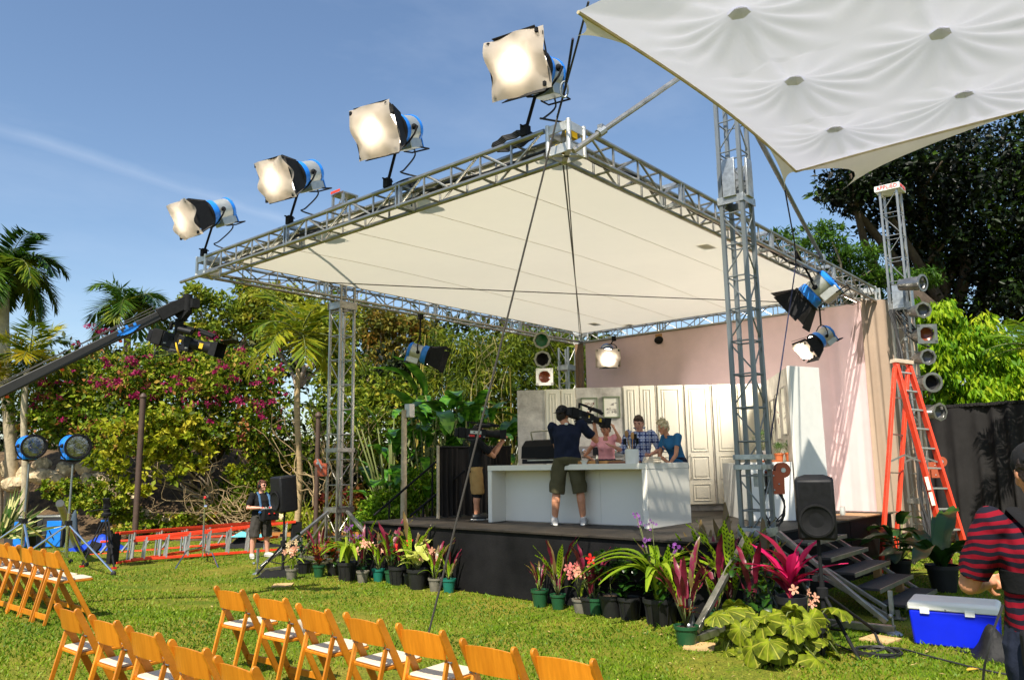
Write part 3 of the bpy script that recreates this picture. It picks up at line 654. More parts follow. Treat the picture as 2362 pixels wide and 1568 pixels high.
qbox(qx(1263), qx(1336)-.004, 0, .118, -.3, -.05).obj('toe_kick', CONC, t)
qbox(qx(1447), qx(1612), 0, .118, -.3, -.05).obj('toe_kick', CONC, t); qbox(qx(1612)+.004, qx(1778), 0, .118, -.3, -.05).obj('toe_kick', CONC, t)
def door(x0, x1, z0, z1, panels, handle=None):
    a0, a1 = qx(x0)+.006, qx(x1)-.006; f = .075
    d = qbox(a0, a1, z0, z1, 0, .018).obj('door', CREAM, t, bev=.003)
    for p0, p1 in panels:          # raised panel inside a stepped frame
        if a1-a0-2*f < .05: continue
        b = MB(); 
        for (u0, u1, w0, w1) in ((a0+f, a1-f, p0, p0+.014), (a0+f, a1-f, p1-.014, p1), (a0+f, a0+f+.014, p0+.0145, p1-.0145), (a1-f-.014, a1-f, p0+.0145, p1-.0145)):
            P = [qp(a, z, dd) for dd in (.0185, .026) for a, z in ((u0, w0), (u1, w0), (u1, w1), (u0, w1))]; b.add(P, [(0, 1, 2, 3), (7, 6, 5, 4), (0, 4, 5, 1), (1, 5, 6, 2), (2, 6, 7, 3), (3, 7, 4, 0)])
        b.obj('moulding', CREAM, d, bev=.003); qbox(a0+f+.05, a1-f-.05, p0+.05, p1-.05, .0182, .0245).obj('raised_panel', CREAM, d, bev=.006)
    if handle:
        hx, h0, h1 = handle; a = qx(hx); b = MB(); b.tube(qp(a, h0, .055), qp(a, h1, .055), .007); b.tube(qp(a, h0+.03, .017), qp(a, h0+.03, .055), .006); b.tube(qp(a, h1-.03, .017), qp(a, h1-.03, .055), .006); b.obj('handle', CHROME, d)
z = lambda y: qz(y)
door(1264, 1299, .125, 2.375, [(.2, 2.3)]); door(1301, 1335, .125, 2.375, [(.2, 2.3)])
for x0, x1, hx in ((1448, 1485, 1481), (1486, 1522, 1490)):
    door(x0, x1, z(1036)+.003, TOPZ, [(z(1036)+.07, TOPZ-.07)], (hx, z(1032), z(1000))); door(x0, x1, .125, z(1036)-.003, [(.19, z(1036)-.07)])
for x0, x1, hx in ((1528, 1588, 1582), (1592, 1652, 1597), (1657, 1716, 1712), (1718, 1777, 1723)):
    m1, m2 = z(1050), z(1110)
    door(x0, x1, .125, TOPZ, [(.19, m2-.09), (m2+.0, m1-.06), (m1+.03, TOPZ-.07)], (hx, z(1112), z(1052)))
for x in (1525, 1590, 1654.5): qbox(qx(x)-.011, qx(x)+.011, .12, TOPZ, -.011, .004).obj('filler_strip', CONC, t)
# oven in the grey panel
SS = mat('brushed stainless', (.52, .49, .43), .3, .85, .08, 5, stretch=(1, 1, 30))
ov = thing('wall_oven', 'stainless wall oven with round knobs set in the grey panel', 'oven', qp(qx(1392), z(1140)))
a0, a1 = qx(1340), qx(1444)
qbox(a0, a1, z(1055), z(1030), .001, .04).obj('control_panel', SS, ov, bev=.004)
qbox(qx(1371), qx(1413), z(1052), z(1033), .041, .046).obj('display', MATBLACK, ov)
for x in (1351, 1362, 1420, 1433): MB().lathe([(.045, 0), (.045, .012), (.033, .014), (.033, .045), (.028, .05)], 18, qp(qx(x), z(1042), .041), -QN).obj('knob', CHROME, ov)
dr = qbox(a0, a1, z(1134), z(1057), .001, .035).obj('oven_door', SS, ov, bev=.004)
b = MB(); b.tube(qp(a0+.03, z(1062), .085), qp(a1-.03, z(1062), .085), .017, n=12)
for a in (a0+.06, a1-.06): b.tube(qp(a, z(1062), .035), qp(a, z(1062), .085), .012)
b.obj('handle', CHROME, dr); qbox(qx(1360), qx(1424), z(1112), z(1078), .0355, .040).obj('window', mat('oven glass', (.02, .018, .015), .1), dr)
qbox(qx(1420), qx(1438), z(1123), z(1116), .0355, .041).obj('badge', MATBLACK, dr)
qbox(a0, a1, .12, z(1136), .001, .03).obj('lower_drawer', SS, ov, bev=.004)
# framed botanical prints
PAPER = mat('print paper', (.78, .72, .58), .7, 0, .03); INK = mat('brown ink', (.22, .07, .05), .7, 0, .2); INK2 = mat('grey ink', (.30, .26, .22), .7, 0, .2); GRN = mat('sage frame', (.17, .20, .11), .5, 0, .1)
def picture(label, fr, wd, ht, seed, ink, fm=GRN):     # fr(u, v, d) -> point on the wall
    t = thing('framed_print', label, 'picture', fr(0, 0, 0), 0, 'framed prints on the kitchen walls'); rr = random.Random(seed); f = .022
    def bx_(u0, u1, v0, v1, d0, d1):
        P = [fr(u, v_, d) for d in (d0, d1) for u, v_ in ((u0, v0), (u1, v0), (u1, v1), (u0, v1))]; return MB().add(P, [(0, 1, 2, 3), (7, 6, 5, 4), (0, 4, 5, 1), (1, 5, 6, 2), (2, 6, 7, 3), (3, 7, 4, 0)])
    for a in ((-wd/2, wd/2, ht/2-f, ht/2), (-wd/2, wd/2, -ht/2, -ht/2+f), (-wd/2, -wd/2+f, -ht/2+f+.001, ht/2-f-.001), (wd/2-f, wd/2, -ht/2+f+.001, ht/2-f-.001)): bx_(*a, .003, .028).obj('frame', fm, t)
    bx_(-wd/2+f, wd/2-f, -ht/2+f, ht/2-f, .004, .012).obj('mount', PAPER, t)
    for k in range(13):
        u, v_ = rr.uniform(-.55, .55)*wd/2, rr.uniform(-.5, .5)*ht/2; r_ = rr.uniform(.012, .032); an = rr.random()*PI; b = MB(); el = rr.uniform(.35, .9); pts = []
        for q in range(10):
            g = 2*PI*q/10; e1, e2 = r_*math.cos(g), r_*el*math.sin(g)*(1+.3*math.sin(3*g+k)); pts.append((u+e1*math.cos(an)-e2*math.sin(an), v_+e1*math.sin(an)+e2*math.cos(an)))
        if k % 3: b.path([fr(x, y, .0135) for x, y in pts], .0028, 4, closed=True)
        else: b.add([fr(x, y, .0135) for x, y in pts], [tuple(range(10))])
        b.obj('motif', ink if k % 4 else INK2, t, smooth=False)
def qfr(cx, cy): return lambda u, v_, d: qp(qx(cx)+u, z(cy)+v_, d)
picture('framed print with dark red motifs above the oven, beside the cream doors', qfr(1366.5, 942), .325, .42, 2, INK)
picture('framed print with fine grey motifs above the oven, nearer the plaid shirt', qfr(1419, 940), .335, .42, 5, INK2)
# return wall with three prints, base unit and white end panel
WA = V((12.26, 4.64, DZ)); WB = V((14.71, 6.10, DZ)); wd_ = (WB-WA).normalized(); wn = V((-wd_.y, wd_.x, 0)); WL = (WB-WA).length
if wn.dot(QR) > 0: wn = -wn
t = thing('return_wall', 'grey side wall of the kitchen set carrying three prints', 'wall', WA)
def wp(s, z_, d=0): return WA + wd_*s + V((0, 0, z_)) + wn*d
b = MB(); P = [wp(s, z_, d) for d in (-.04, 0) for s, z_ in ((0, 0), (WL, 0), (WL, TOPZ), (0, TOPZ))]; b.add(P, [(0, 1, 2, 3), (7, 6, 5, 4), (0, 4, 5, 1), (1, 5, 6, 2), (2, 6, 7, 3), (3, 7, 4, 0)]); b.obj('stucco_face', CONC, t)
for k, (s, zz) in enumerate(((1.75, 1.62), (1.15, 1.68), (.55, 1.74))):
    picture(['framed print on the grey side wall, deepest of the three', 'framed print on the grey side wall, between the other two', 'framed print on the grey side wall, nearest the white end panel'][k], (lambda s, zz: lambda u, v_, d: wp(s-u, zz+v_, d))(s, zz), .44, .80, 11+k, INK if k == 1 else INK2, mat('grey frame', (.22, .2, .17), .5) if k == 0 else bpy.data.materials['grey frame'])
t = thing('end_panel', 'tall plain white end panel of the kitchen set', 'panel', V((12.25, 4.60, DZ)))
b = MB(); a = V((12.21, 4.60, DZ+.003)); c = V((12.87, 4.36, DZ+.003)); n_ = V((c.y-a.y, a.x-c.x, 0)).normalized(); n_ = n_ if n_.dot(FH) > 0 else -n_
b.prism([(p.x, p.y) for p in (a, c, c+n_*.06, a+n_*.06)], DZ+.003, DZ+2.42); b.obj('face', WHITEP, t, bev=.003)
t = thing('base_unit', 'white base unit with potted herbs beside the side wall', 'cabinet', V((12.3, 5.1, DZ)))
b = MB(); e0 = V((12.19, 4.66, 0)); e1 = e0-RH*.70; poly = [e0, e1, e1+FH*1.5, e0+FH*1.4+RH*.25]; b.prism([(p.x, p.y) for p in poly[::-1]], DZ+.003, DZ+.90); b.obj('body', WHITEP, t, bev=.004)
b = MB(); k0 = (e0+e1)/2-FH*.004; b.bar(k0+V((0, 0, DZ+.02)), k0+V((0, 0, DZ+.89)), .004, .006); b.obj('door_gap', CONC, t)
HERB = leafmat('herb leaves', [(.04, .10, .02), (.10, .20, .05), (.22, .32, .12)], .3)
def potlathe(r, h, base, m, t, name='pot'):
    return MB().lathe([(r*.72, 0), (r*.95, h*.82), (r*1.06, h*.82), (r*1.06, h), (r*.94, h), (r*.9, h*.86), (.01, h*.84)], 18, base, caps=False).obj(name, m, t)
for k, (px, r_, m_, lab, hh) in enumerate(((1758, .10, WHITEP, 'leafy herb in a white handled pot on the base unit', .34), (1797, .075, TERRA, 'small bushy herb in terracotta pot on the base unit, beside the white pot', .17), (1822, .08, TERRA, 'bushy herb in terracotta pot by the grey wall corner', .20))):
    p = dep(px, 1064, 12.75); p.z = DZ+.903; t = thing('potted_herb', lab, 'potted plant', p, 0, 'herbs on the white base unit'); potlathe(r_, r_*1.9, p, m_, t)
    b = MB(); rr = random.Random(k); 
    for i in range(150):
        d = V((rr.gauss(0, 1), rr.gauss(0, 1), rr.gauss(.6, .8))).normalized(); q = p+V((0, 0, r_*1.9+hh*.4))+V((d.x*hh*.5, d.y*hh*.5, d.z*hh*.55))*rr.random()**.4
        b.blade(q, d+V((0, 0, .2)), (0, 0, 1), .045, .018, .3, 2)
    b.obj('foliage', HERB, t, tint=rng.random(600), ang=180)
    b = MB()
    for i in range(9): b.tube(p+V((0, 0, r_*1.5)), p+V((rr.uniform(-.4, .4)*hh, rr.uniform(-.4, .4)*hh, r_*1.9+hh*.6)), .003, n=4)
    b.obj('stems', mat('herb stem', (.12, .14, .04), .7) if k == 0 else bpy.data.materials['herb stem'], t)
b = MB(); q_ = dep(1776, 1063, 12.45); b.box((q_.x, q_.y, DZ+.903+.015), (.35, .22, .03)); tag(b.obj('wooden_tray', TERRA), 'low reddish wooden tray on the white base unit', 'tray')
# ------------------------------------------------------------------ drapes
def drape(name, label, cat, pts, z0, z1, m, amp=.05, per=.22, topband=None, seed=0, skirt=0.0, ripple=1.):
    rr = random.Random(seed); pts = smoothpath(pts, 14) if len(pts) > 2 else [V(pts[0]).lerp(V(pts[1]), i/90) for i in range(91)]
    cum = [0]
    for i in range(1, len(pts)): cum.append(cum[-1]+(pts[i]-pts[i-1]).length)
    n = max(30, int(cum[-1]/(per/9))); rows = []; ph = [rr.uniform(-1, 1) for _ in range(200)]
    def P(s):
        for i in range(1, len(pts)):
            if s <= cum[i]+1e-6: f = (s-cum[i-1])/max(1e-6, cum[i]-cum[i-1]); return pts[i-1].lerp(pts[i], f), (pts[i]-pts[i-1]).normalized()
        return pts[-1], (pts[-1]-pts[-2]).normalized()
    for j in range(11):
        v_ = j/10; row = []
        for i in range(n+1):
            s = cum[-1]*i/n; p, d = P(s); nn = V((-d.y, d.x, 0)); k = s/per
            a = amp*(.35+.65*v_)*(.35+.9*abs(math.sin(k*.73+seed)))*math.sin(2*PI*k+2.6*math.sin(k*.61+seed*2)+.5*v_*math.sin(k*.9)) + amp*.5*ripple*math.sin(k*1.7+v_*1.5)+amp*.25*math.sin(k*13+v_*2)*v_
            zz = z1+(z0-z1)*v_ + (0 if j < 10 else .02*math.sin(k*3)); row.append(V((p.x, p.y, zz))+nn*a)
        rows.append(row)
    t = thing(name, label, cat, pts[0].xy.to_3d() if hasattr(pts[0].xy, 'to_3d') else V((pts[0].x, pts[0].y, 0)))
    b = MB(); b.grid(rows); b.obj('cloth', m, t, ang=180); return t, pts
drape('mauve_drape', 'pale mauve drape hanging from the far side of the stage roof', 'drape', [(LX-.30, LY-.42, 0), (LX-.30, FY+1.05, 0)], .25, ZB+.02, PINKD, .012, .85, seed=2)
drape('mauve_drape', 'sunlit pink drape in loose folds at the roof side, beside the upright ladder', 'drape', [(LX-.34, FY+1.12, 0), (LX-.42, FY+.62, 0), (LX-.62, FY+.22, 0)], .25, ZB+.02, PINKD, .034, .42, seed=5)
drape('tan_drape', 'narrow tan drape gathered at the far roof corner by the ladder', 'drape', [(LX-.70, FY+.24, 0), (LX-.30, FY-.02, 0), (LX+.10, FY-.30, 0), (LX+.5, FY-.45, 0)], .0, ZB+.05, TAND, .06, .20, seed=7)
drape('tan_drape', 'brown sheer drape strip gathered at the roof corner above the grey wall', 'drape', [(LX-.36, LY-.10, 0), (LX-.34, LY-.38, 0)], 2.2, ZB, mat('brown drape', (.20, .12, .07), .85), .03, .12, seed=8)
# gap above: lengths of mauve cloth folded over the far truss
t, pts = drape('black_drape', 'black pleated drape at the back of the stage beside the cabinet wall', 'drape', [(9.97, 10.34, 0), (11.9, 10.22, 0)], DZ+.02, DZ+1.28, BLKD, .045, .13, seed=3)
a = V((9.97, 10.34, DZ))
b = MB(); b.bar(V((a.x-.05, a.y-.05, DZ)), V((a.x-.05, a.y-.05, DZ+1.3)), .045, .03); b.obj('upright', PALEBARK, t)
MB().tube((a.x-.05, a.y-.02, DZ+1.27), (11.9, 10.22, DZ+1.29), .018).obj('top_pipe', MATBLACK, t)
fa, fb = dep(2128, 1240, 17.6), dep(2480, 1240, 15.5)
t, pts = drape('black_drape', 'long black pleated drape fence standing behind the upright red ladder', 'drape', [(fa.x, fa.y, 0), (fb.x, fb.y, 0)], 0.02, 2.95, mat('faded black drape', (.027, .0255, .0255), .9, 0, .2, 3, .1, 60, spec=.06), .085, .33, seed=4)
za = 2.97; MB().path([(fa.x, fa.y, za), (fb.x, fb.y, za)], .03).obj('top_pipe', MATBLACK, t)
b = MB(); rr = random.Random(8)
for i in range(150): p = fa.lerp(fb, rr.random()); b.box((p.x+rr.gauss(0, .02), p.y+rr.gauss(0, .02), za+.02+.02*rr.random()), (.06, .05, .06), M4.Rotation(rr.random()*3, 3, 'Z'))
b.obj('gathered_top', bpy.data.materials['faded black drape'], t)
MB().tube((fa.x, fa.y, 0), (fa.x, fa.y, 3.0), .025).obj('upright', STEEL, t)
# ------------------------------------------------------------------ things on the island
ZK = DZ+.003+KH
p = kp(.55, 2.52, KH); t = thing('barbecue', 'black lidded barbecue with a tubular handle on the white island', 'barbecue', p)
gb = at(1238, 1072, ZK); Y_ = KY; X_ = KX
def gp_(a, c, z): return kp(.62+a, 2.16+c, KH+z)
b = MB(); prof = [(-.24, .02), (.24, .02), (.24, .10), (-.24, .10)]
b.prism([(x, z) for x, z in prof], -.40, .40, gp_(0, 0, 0), X_, V((0, 0, 1))); b.obj('firebox', MATBLACK, t, bev=.006)
b = MB(); b.prism([(-.24, .105), (.24, .105), (.235, .24), (.17, .36), (.04, .42), (-.12, .40), (-.22, .30)], -.42, .42, gp_(0, 0, 0), X_, V((0, 0, 1))); b.obj('lid', mat('black enamel', (.008, .0075, .0075), .55, 0, .1, spec=.1), t, bev=.008)
b = MB(); b.path(smoothpath([gp_(-.10, -.27, .40), gp_(-.14, -.27, .52), gp_(-.14, -.22, .55), gp_(-.14, .22, .55), gp_(-.14, .27, .52), gp_(-.10, .27, .40)], 4), .013, 10); b.obj('handle', ALU, t)
MB().box(gp_(-.252, 0, .075), (.02, .55, .02)).obj('front_trim', ALU, t)
BRD = mat('maple board', (.50, .24, .07), .5, 0, .15, 3, stretch=(1, 10, 1)); BRD2 = mat('walnut board', (.20, .07, .03), .5, 0, .15, 3, stretch=(1, 10, 1))
b = MB(); P = [kp(.10, 1.36), kp(.50, 1.36), kp(.50, .72), kp(.10, .72)]; b.prism([(q.x, q.y) for q in P[::-1]], ZK+.001, ZK+.045); tag(b.obj('cutting_board', BRD, bev=.006), 'pale maple cutting board on the island before the pink shirt', 'cutting board')
b = MB(); P = [kp(.14, .71), kp(.48, .71), kp(.48, .36), kp(.14, .36)]; b.prism([(q.x, q.y) for q in P[::-1]], ZK+.001, ZK+.035); tag(b.obj('cutting_board', BRD2, bev=.006), 'dark walnut cutting board on the island beside the white crock', 'cutting board')
p = kp(.06, 1.10, KH); t = MB().lathe([(.03, 0), (.055, .045), (.06, .055), (.056, .055), (.05, .04), (.01, .012)], 20, p, caps=False).obj('bowl', WHITEP); tag(t, 'little white bowl at the front of the maple board', 'bowl')
p = kp(.06, .87, KH); t = thing('pepper_mill', 'clear pepper mill with a steel cap by the maple board', 'pepper mill', p)
MB().lathe([(.026, 0), (.026, .05), (.02, .055), (.02, .075)], 14, p).obj('body', mat('mill acrylic', (.10, .08, .07), .1), t); MB().lathe([(.022, .076), (.022, .10), (.008, .115), (.008, .13)], 14, p).obj('cap', CHROME, t)
p = kp(.17, .33, KH); t = thing('utensil_crock', 'white utensil crock holding spatulas and wooden spoons', 'crock', p)
MB().lathe([(.095, 0), (.10, .012), (.10, .205), (.092, .205), (.088, .02), (.01, .018)], 24, p, caps=False).obj('crock', WHITEP, t)
for k, (dx, dy, L_, m_, hd) in enumerate(((-.02, .10, .20, MATBLACK, 0), (-.03, .06, .30, WOOD2, 1), (.02, .0, .2, NAVYP, 0), (-.03, -.04, .27, BRD, 1), (.0, -.10, .20, MATBLACK, 0), (.03, .06, .18, GREYP, 0), (-.05, -.10, .26, MATBLACK, 0))):
    q = p+V((0, 0, .1)); e = q+KY*dy+KX*dx+V((0, 0, L_)); b = MB(); b.tube(q, e, .007)
    if hd: b.ell(e+V((0, 0, .03)), (.012, .035, .055), 10)
    else: b.box(e+V((0, 0, .02)), (.012, .045, .09))
    b.obj('utensil', m_, t)
TOWEL = mat('linen towel', (.62, .53, .40), .9, 0, .1, 8, .2, 40)
for k in range(3): tag(MB().box(kp(.30+.01*k, .08, KH+.016+.029*k), (.20, .22-.015*k, .026)).obj('folded_towel', TOWEL, bev=.01), ['folded beige towel lying lowest of the stack beside the crock', 'folded beige towel in the middle of the stack beside the crock', 'folded beige towel topmost of the stack beside the crock'][k], 'towel', 'towels stacked on the island')
# ------------------------------------------------------------------ film lamps
SHEET = mat('diffusion sheet', (.40, .35, .30), .7, 0, .05, 3, .25, 6, trans=.52, tcol=(.92, .78, .62), bd=.03)
LENSOFF = mat('unlit lamp reflector', (.30, .31, .32), .12, .9, .5, 9, .5, 10, bd=.05)
LENSON = mat('lit lamp lens', (1, .95, .85), .3, emit=3.2, ecol=(1, .95, .86), var=0)
def filmlamp(label, c, d, k=1., doors=True, sheet=None, lit=True, mount=None, hang=None, group='film lamps rigged round the stage', roll=0., power=180., open_ang=28, body=None):
    """c: centre of the housing, d: beam axis"""
    c = V(c); d = V(d).normalized(); x, y, z = basis(d)     # x level, y roughly up
    if roll: x, y = x*math.cos(roll)+y*math.sin(roll), y*math.cos(roll)-x*math.sin(roll)
    t = thing('film_lamp', label, 'film lamp', c, 0, group)
    def T(a, b_, e): return c + x*a*k + y*b_*k + d*e*k
    MB().lathe([(.20*k, .06*k), (.245*k, .10*k), (.25*k, .24*k), (.235*k, .25*k)], 22, c, d).obj('front_housing', BLUEP, t)
    b = MB(); n = 22; poly = [(.225*math.cos(a)*k, .225*math.sin(a)*k) for a in [2*PI*i/n for i in range(n)]]
    b.lathe([(.195*k, -.26*k), (.215*k, -.25*k), (.215*k, .07*k), (.2*k, .075*k)], 22, c, d); b.obj('housing', body or GREYP, t)
    b = MB(); b.lathe([(.10*k, -.32*k), (.20*k, -.30*k), (.228*k, -.27*k), (.228*k, -.22*k), (.20*k, -.215*k)], 22, c, d); b.obj('rear_housing', BLUEP, t)
    b = MB(); b.bar(T(0, -.22, -.27), T(0, -.22, .05), .30*k, .16*k, y); b.obj('ballast_box', body or GREYP, t, bev=.01*k)
    b = MB(); b.bar(T(0, -.22, -.30), T(0, -.22, -.275), .31*k, .17*k, y); b.obj('rear_cover', BLUEP, t, bev=.006*k)
    b = MB()
    for i in range(5): b.bar(T(-.14, .12-.06*i, -.318), T(.14, .12-.06*i, -.318), .012*k, .012*k)
    b.obj('fin', NAVYP, t)
    MB().path([T(.16, -.30, -.20), T(.16, -.33, -.42), T(-.16, -.33, -.42), T(-.16, -.30, -.20)], .013*k, 8).obj('guard_bar', MATBLACK, t)
    MB().lathe([(.262*k, .235*k), (.275*k, .24*k), (.275*k, .29*k), (.235*k, .29*k), (.235*k, .255*k)], 24, c, d, caps=False).obj('front_ring', MATBLACK, t)
    MB().lathe([(.001, .262*k), (.16*k, .268*k), (.234*k, .255*k)], 22, c, d, caps=False).obj('lens', LENSON if lit else LENSOFF, t)
    # yoke
    b = MB(); yk = []
    for i in range(9): a = PI*i/8; yk.append(T(.30*math.cos(a), 0, 0) + (mount_dir(mount, hang, c)*(.34*k*math.sin(a))))
    b.path(yk, .016*k, 8); b.obj('yoke', MATBLACK, t)
    for s_ in (-1, 1): MB().lathe([(.045*k, 0), (.05*k, .02*k), (.03*k, .05*k)], 10, T(s_*.225, 0, 0), x*s_).obj('tilt_knob', MATBLACK, t)
    if mount:
        m = V(mount); top = c+mount_dir(mount, hang, c)*.34*k
        MB().path([top, top.lerp(m, .5), m], .02, 8).obj('spigot', MATBLACK, t); b = MB(); b.box(m, (.09, .09, .13)); b.tube(m+V((-.09, 0, .05)), m+V((.09, 0, .05)), .012); b.obj('clamp', MATBLACK, t, bev=.004)
    if doors:
        for ax, sd_ in ((x, 1), (x, -1), (y, 1), (y, -1)):
            o = y if ax is x else x; A = R(open_ang); w0, w1, Ln = .21, .30, .40
            base = c + d*.295*k + ax*sd_*.235*k; dirn = d*math.cos(A)+ax*sd_*math.sin(A); nrm = ax*sd_*math.cos(A)-d*math.sin(A)
            P = [base-o*w0*k, base+o*w0*k, base+dirn*Ln*k+o*w1*k, base+dirn*Ln*k-o*w1*k]; P = P+[p+nrm*.008 for p in P]
            MB().add(P, [(3, 2, 1, 0), (4, 5, 6, 7), (0, 1, 5, 4), (1, 2, 6, 5), (2, 3, 7, 6), (3, 0, 4, 7)]).obj('barn_door', MATBLACK, t)
    if sheet:
        sw, sh, dist = sheet; rows = []; rr = random.Random(int(c.y*100)); n = 16
        for i in range(n+1):
            row = []
            for j in range(n+1):
                u, v_ = i/n*2-1, j/n*2-1; e = max(abs(u), abs(v_)); rad = (1-.10*(1-abs(u)**2)*(v_*v_)-.0)
                dd = dist - .24*max(0, e-.66)*k*(1.1+.7*math.sin(5*math.atan2(v_, u)+c.y*2)) + .028*math.sin(4*u+c.y)*math.cos(3*v_+c.y) + .012*math.sin(9*u+5*v_); row.append(T(u*sw/2/k*rad, v_*sh/2/k*(1-.08*u*u*0), dd/k))
            rows.append(row)
        MB().grid(rows).obj('diffusion_sheet', SHEET, t, ang=180)
        for u, v_ in ((-.9, .9), (.9, .9), (-.9, -.9), (.9, -.9)): MB().box(T(u*sw/2/k*.93, v_*sh/2/k*.95, (dist-.06)/k), (.03, .03, .05)).obj('clip', MATBLACK, t)
    if lit and power:
        l = bpy.data.lights.new('lamp beam', 'SPOT'); l.energy = power; l.spot_size = R(76); l.spot_blend = 1.0; l.shadow_soft_size = .2*k; l.color = (1, .94, .85)
        lo = bpy.data.objects.new('lamp_beam', l); COL.objects.link(lo); lo.parent = t; lo.location = (d*.32*k); lo.rotation_euler = d.to_track_quat('-Z', 'Y').to_euler()
    return t
def mount_dir(mount, hang, c):
    if hang is not None: return V(hang).normalized()
    if mount is not None: return (V(mount)-V(c)).normalized()
    return V((0, 0, -1))
HD = [(6.61, 12.47, 6.37), (6.61, 9.85, 6.36), (6.61, 7.57, 6.39), (6.61, 5.12, 6.34)]
HM = [12.60, 9.98, 7.68, 5.27]
labs = ['lit blue film lamp with drooping paper sheet at the far truss end', 'lit blue film lamp with a square paper sheet, second from the far truss end', 'lit blue film lamp with a wide paper sheet, between the coiled cables on the truss', 'lit blue film lamp with the largest flat paper sheet beside the front roof corner']
for i in range(4):
    back = (V((0, 0, 1.85))-V(HD[i])); back.z = 0; back.normalize(); sidew = V((-back.y, back.x, 0)); sidew = sidew if sidew.dot(CR) < 0 else -sidew
    ph_ = R((60, 46, 36, 27)[i]); ax = back*math.cos(ph_)+sidew*math.sin(ph_)-V((0, 0, (.50, .48, .42, .30)[i]))
    filmlamp(labs[i], HD[i], ax, .90, True, ((.66, .64, .74), (.66, .62, .70), (.68, .66, .72), (.72, .66, .70))[i], True, (FX+.03, HM[i], ZT+.06), None, power=(20, 24, 27, 34)[i], open_ang=(14, 16, 20, 22)[i])
    p = V(HD[i]); m = V((FX+.03, HM[i], ZT+.1)); b = MB(); an_ = ax.normalized(); q0 = p-an_*.26-V((0, 0, .20)); b.path(smoothpath([q0, q0-an_*.10-V((0, 0, .18)), m.lerp(q0, .35)+V((.10, -.06, -.02)), m+V((.10, -.16, .10)), m+V((.12, -.45, -.03))], 5), .012, 6); tag(b.obj('power_cable', RUBBER), 'black power cable looping down from ' + ['the far end lamp', 'the second lamp', 'the third lamp', 'the front corner lamp'][i] + ' to the truss', 'cable')
Y2 = LY-.17
p = aty(968, 815, Y2); filmlamp('blue film lamp with black barn doors hanging under the far roof truss', p, (.52, -.74, -.30), .86, True, None, True, (p.x+.02, Y2, ZB-.03), (0, 0, 1), power=1800, open_ang=16)
p = aty(1885, 668, FY+.1); mnt = aty(1838, 588, FY+.1); filmlamp('blue film lamp with wide black barn doors hanging below the roof side', p, (-.12, .82, -.60), 1.0, True, None, True, mnt, None, power=850, open_ang=30)
p = aty(1895, 778, FY+1.0); mnt = V((p.x, p.y, ZB-.02)); filmlamp('blue film lamp with a small lit paper sheet above the white end panel', p, (-.62, .50, -.55), .78, True, (.50, .40, .60), True, mnt, None, power=200, open_ang=18)
p = atx(1400, 812, 17.3); mnt = atx(1425, 762, LX-.2); filmlamp('glowing film lamp wrapped in a rounded paper sheet above the grey panel', p, (-.70, -.50, -.42), .78, True, (.66, .50, .60), True, (p.x+.2, p.y-.1, ZB-.03), None, power=60, open_ang=18)
# small black camera hung from the far truss
p = atx(1522, 785, LX-.25); t = thing('remote_camera', 'small black remote camera hanging from the far roof truss', 'camera', p)
b = MB(); b.ell(p, (.20, .14, .11), 12); b.box(p+V((0, -.12, -.06)), (.1, .1, .28)); b.obj('body', MATBLACK, t); MB().tube(p, (p.x, p.y, ZB), .02).obj('drop_rod', MATBLACK, t); MB().box((p.x, p.y, ZB-.10), (.14, .2, .14)).obj('clamp', WOOD2, t)
# big lamps on stands
def rollstand(t, base, head, spread, rot, m1=CHROME):
    base, head = V(base), V(head); MB().tube(base+V((0, 0, .35)), head, .022, .018, 10).obj('mast', TOWERM, t); MB().tube(base+V((0, 0, .3)), base.lerp(head, .55), .032, n=10).obj('lower_mast', m1, t)
    for i in range(3):
        a = rot+2*PI*i/3; f = base+V((math.cos(a), math.sin(a), 0))*spread; f.z = .06; MB().path([base.lerp(head, .45), f], .02, 8).obj('leg', m1, t); MB().ell(f-V((0, 0, .01)), (.05, .05, .05), 8).obj('caster', RUBBER, t)
    MB().box(base.lerp(head, .46), (.10, .10, .09)).obj('collar', MATBLACK, t)
for k, (px, gx, D_, lab) in enumerate(((70, 62, 15.2, 'big unlit blue film lamp with round glass lens, farther from the tall brown pole'), (171, 160, 14.6, 'big unlit blue film lamp with round glass lens, nearer to the tall brown pole'))):
    c = dep(px, 1028, D_); tow = (V((0, 0, 1.6))-c); ax = tow.normalized()*1.0+CR*.42-V((0, 0, .05)); 
    filmlamp(lab, c, ax, .86, False, None, False, None, (0, 0, -1), group='big lamps on rolling stands', body=BLUEP); 
    g = V((c.x, c.y, 0)); t = thing('lamp_stand', ['chrome rolling stand under the big lamp beside the variegated plant', 'chrome rolling stand under the big lamp beside the grey pole'][k], 'lamp stand', g, 0, 'rolling stands under the big lamps'); rollstand(t, g, c-V((0, 0, .34)), 1.15, .4+k*.5)
PARM = mat('dull chrome can', (.26, .255, .245), .3, .8, .3, 8)
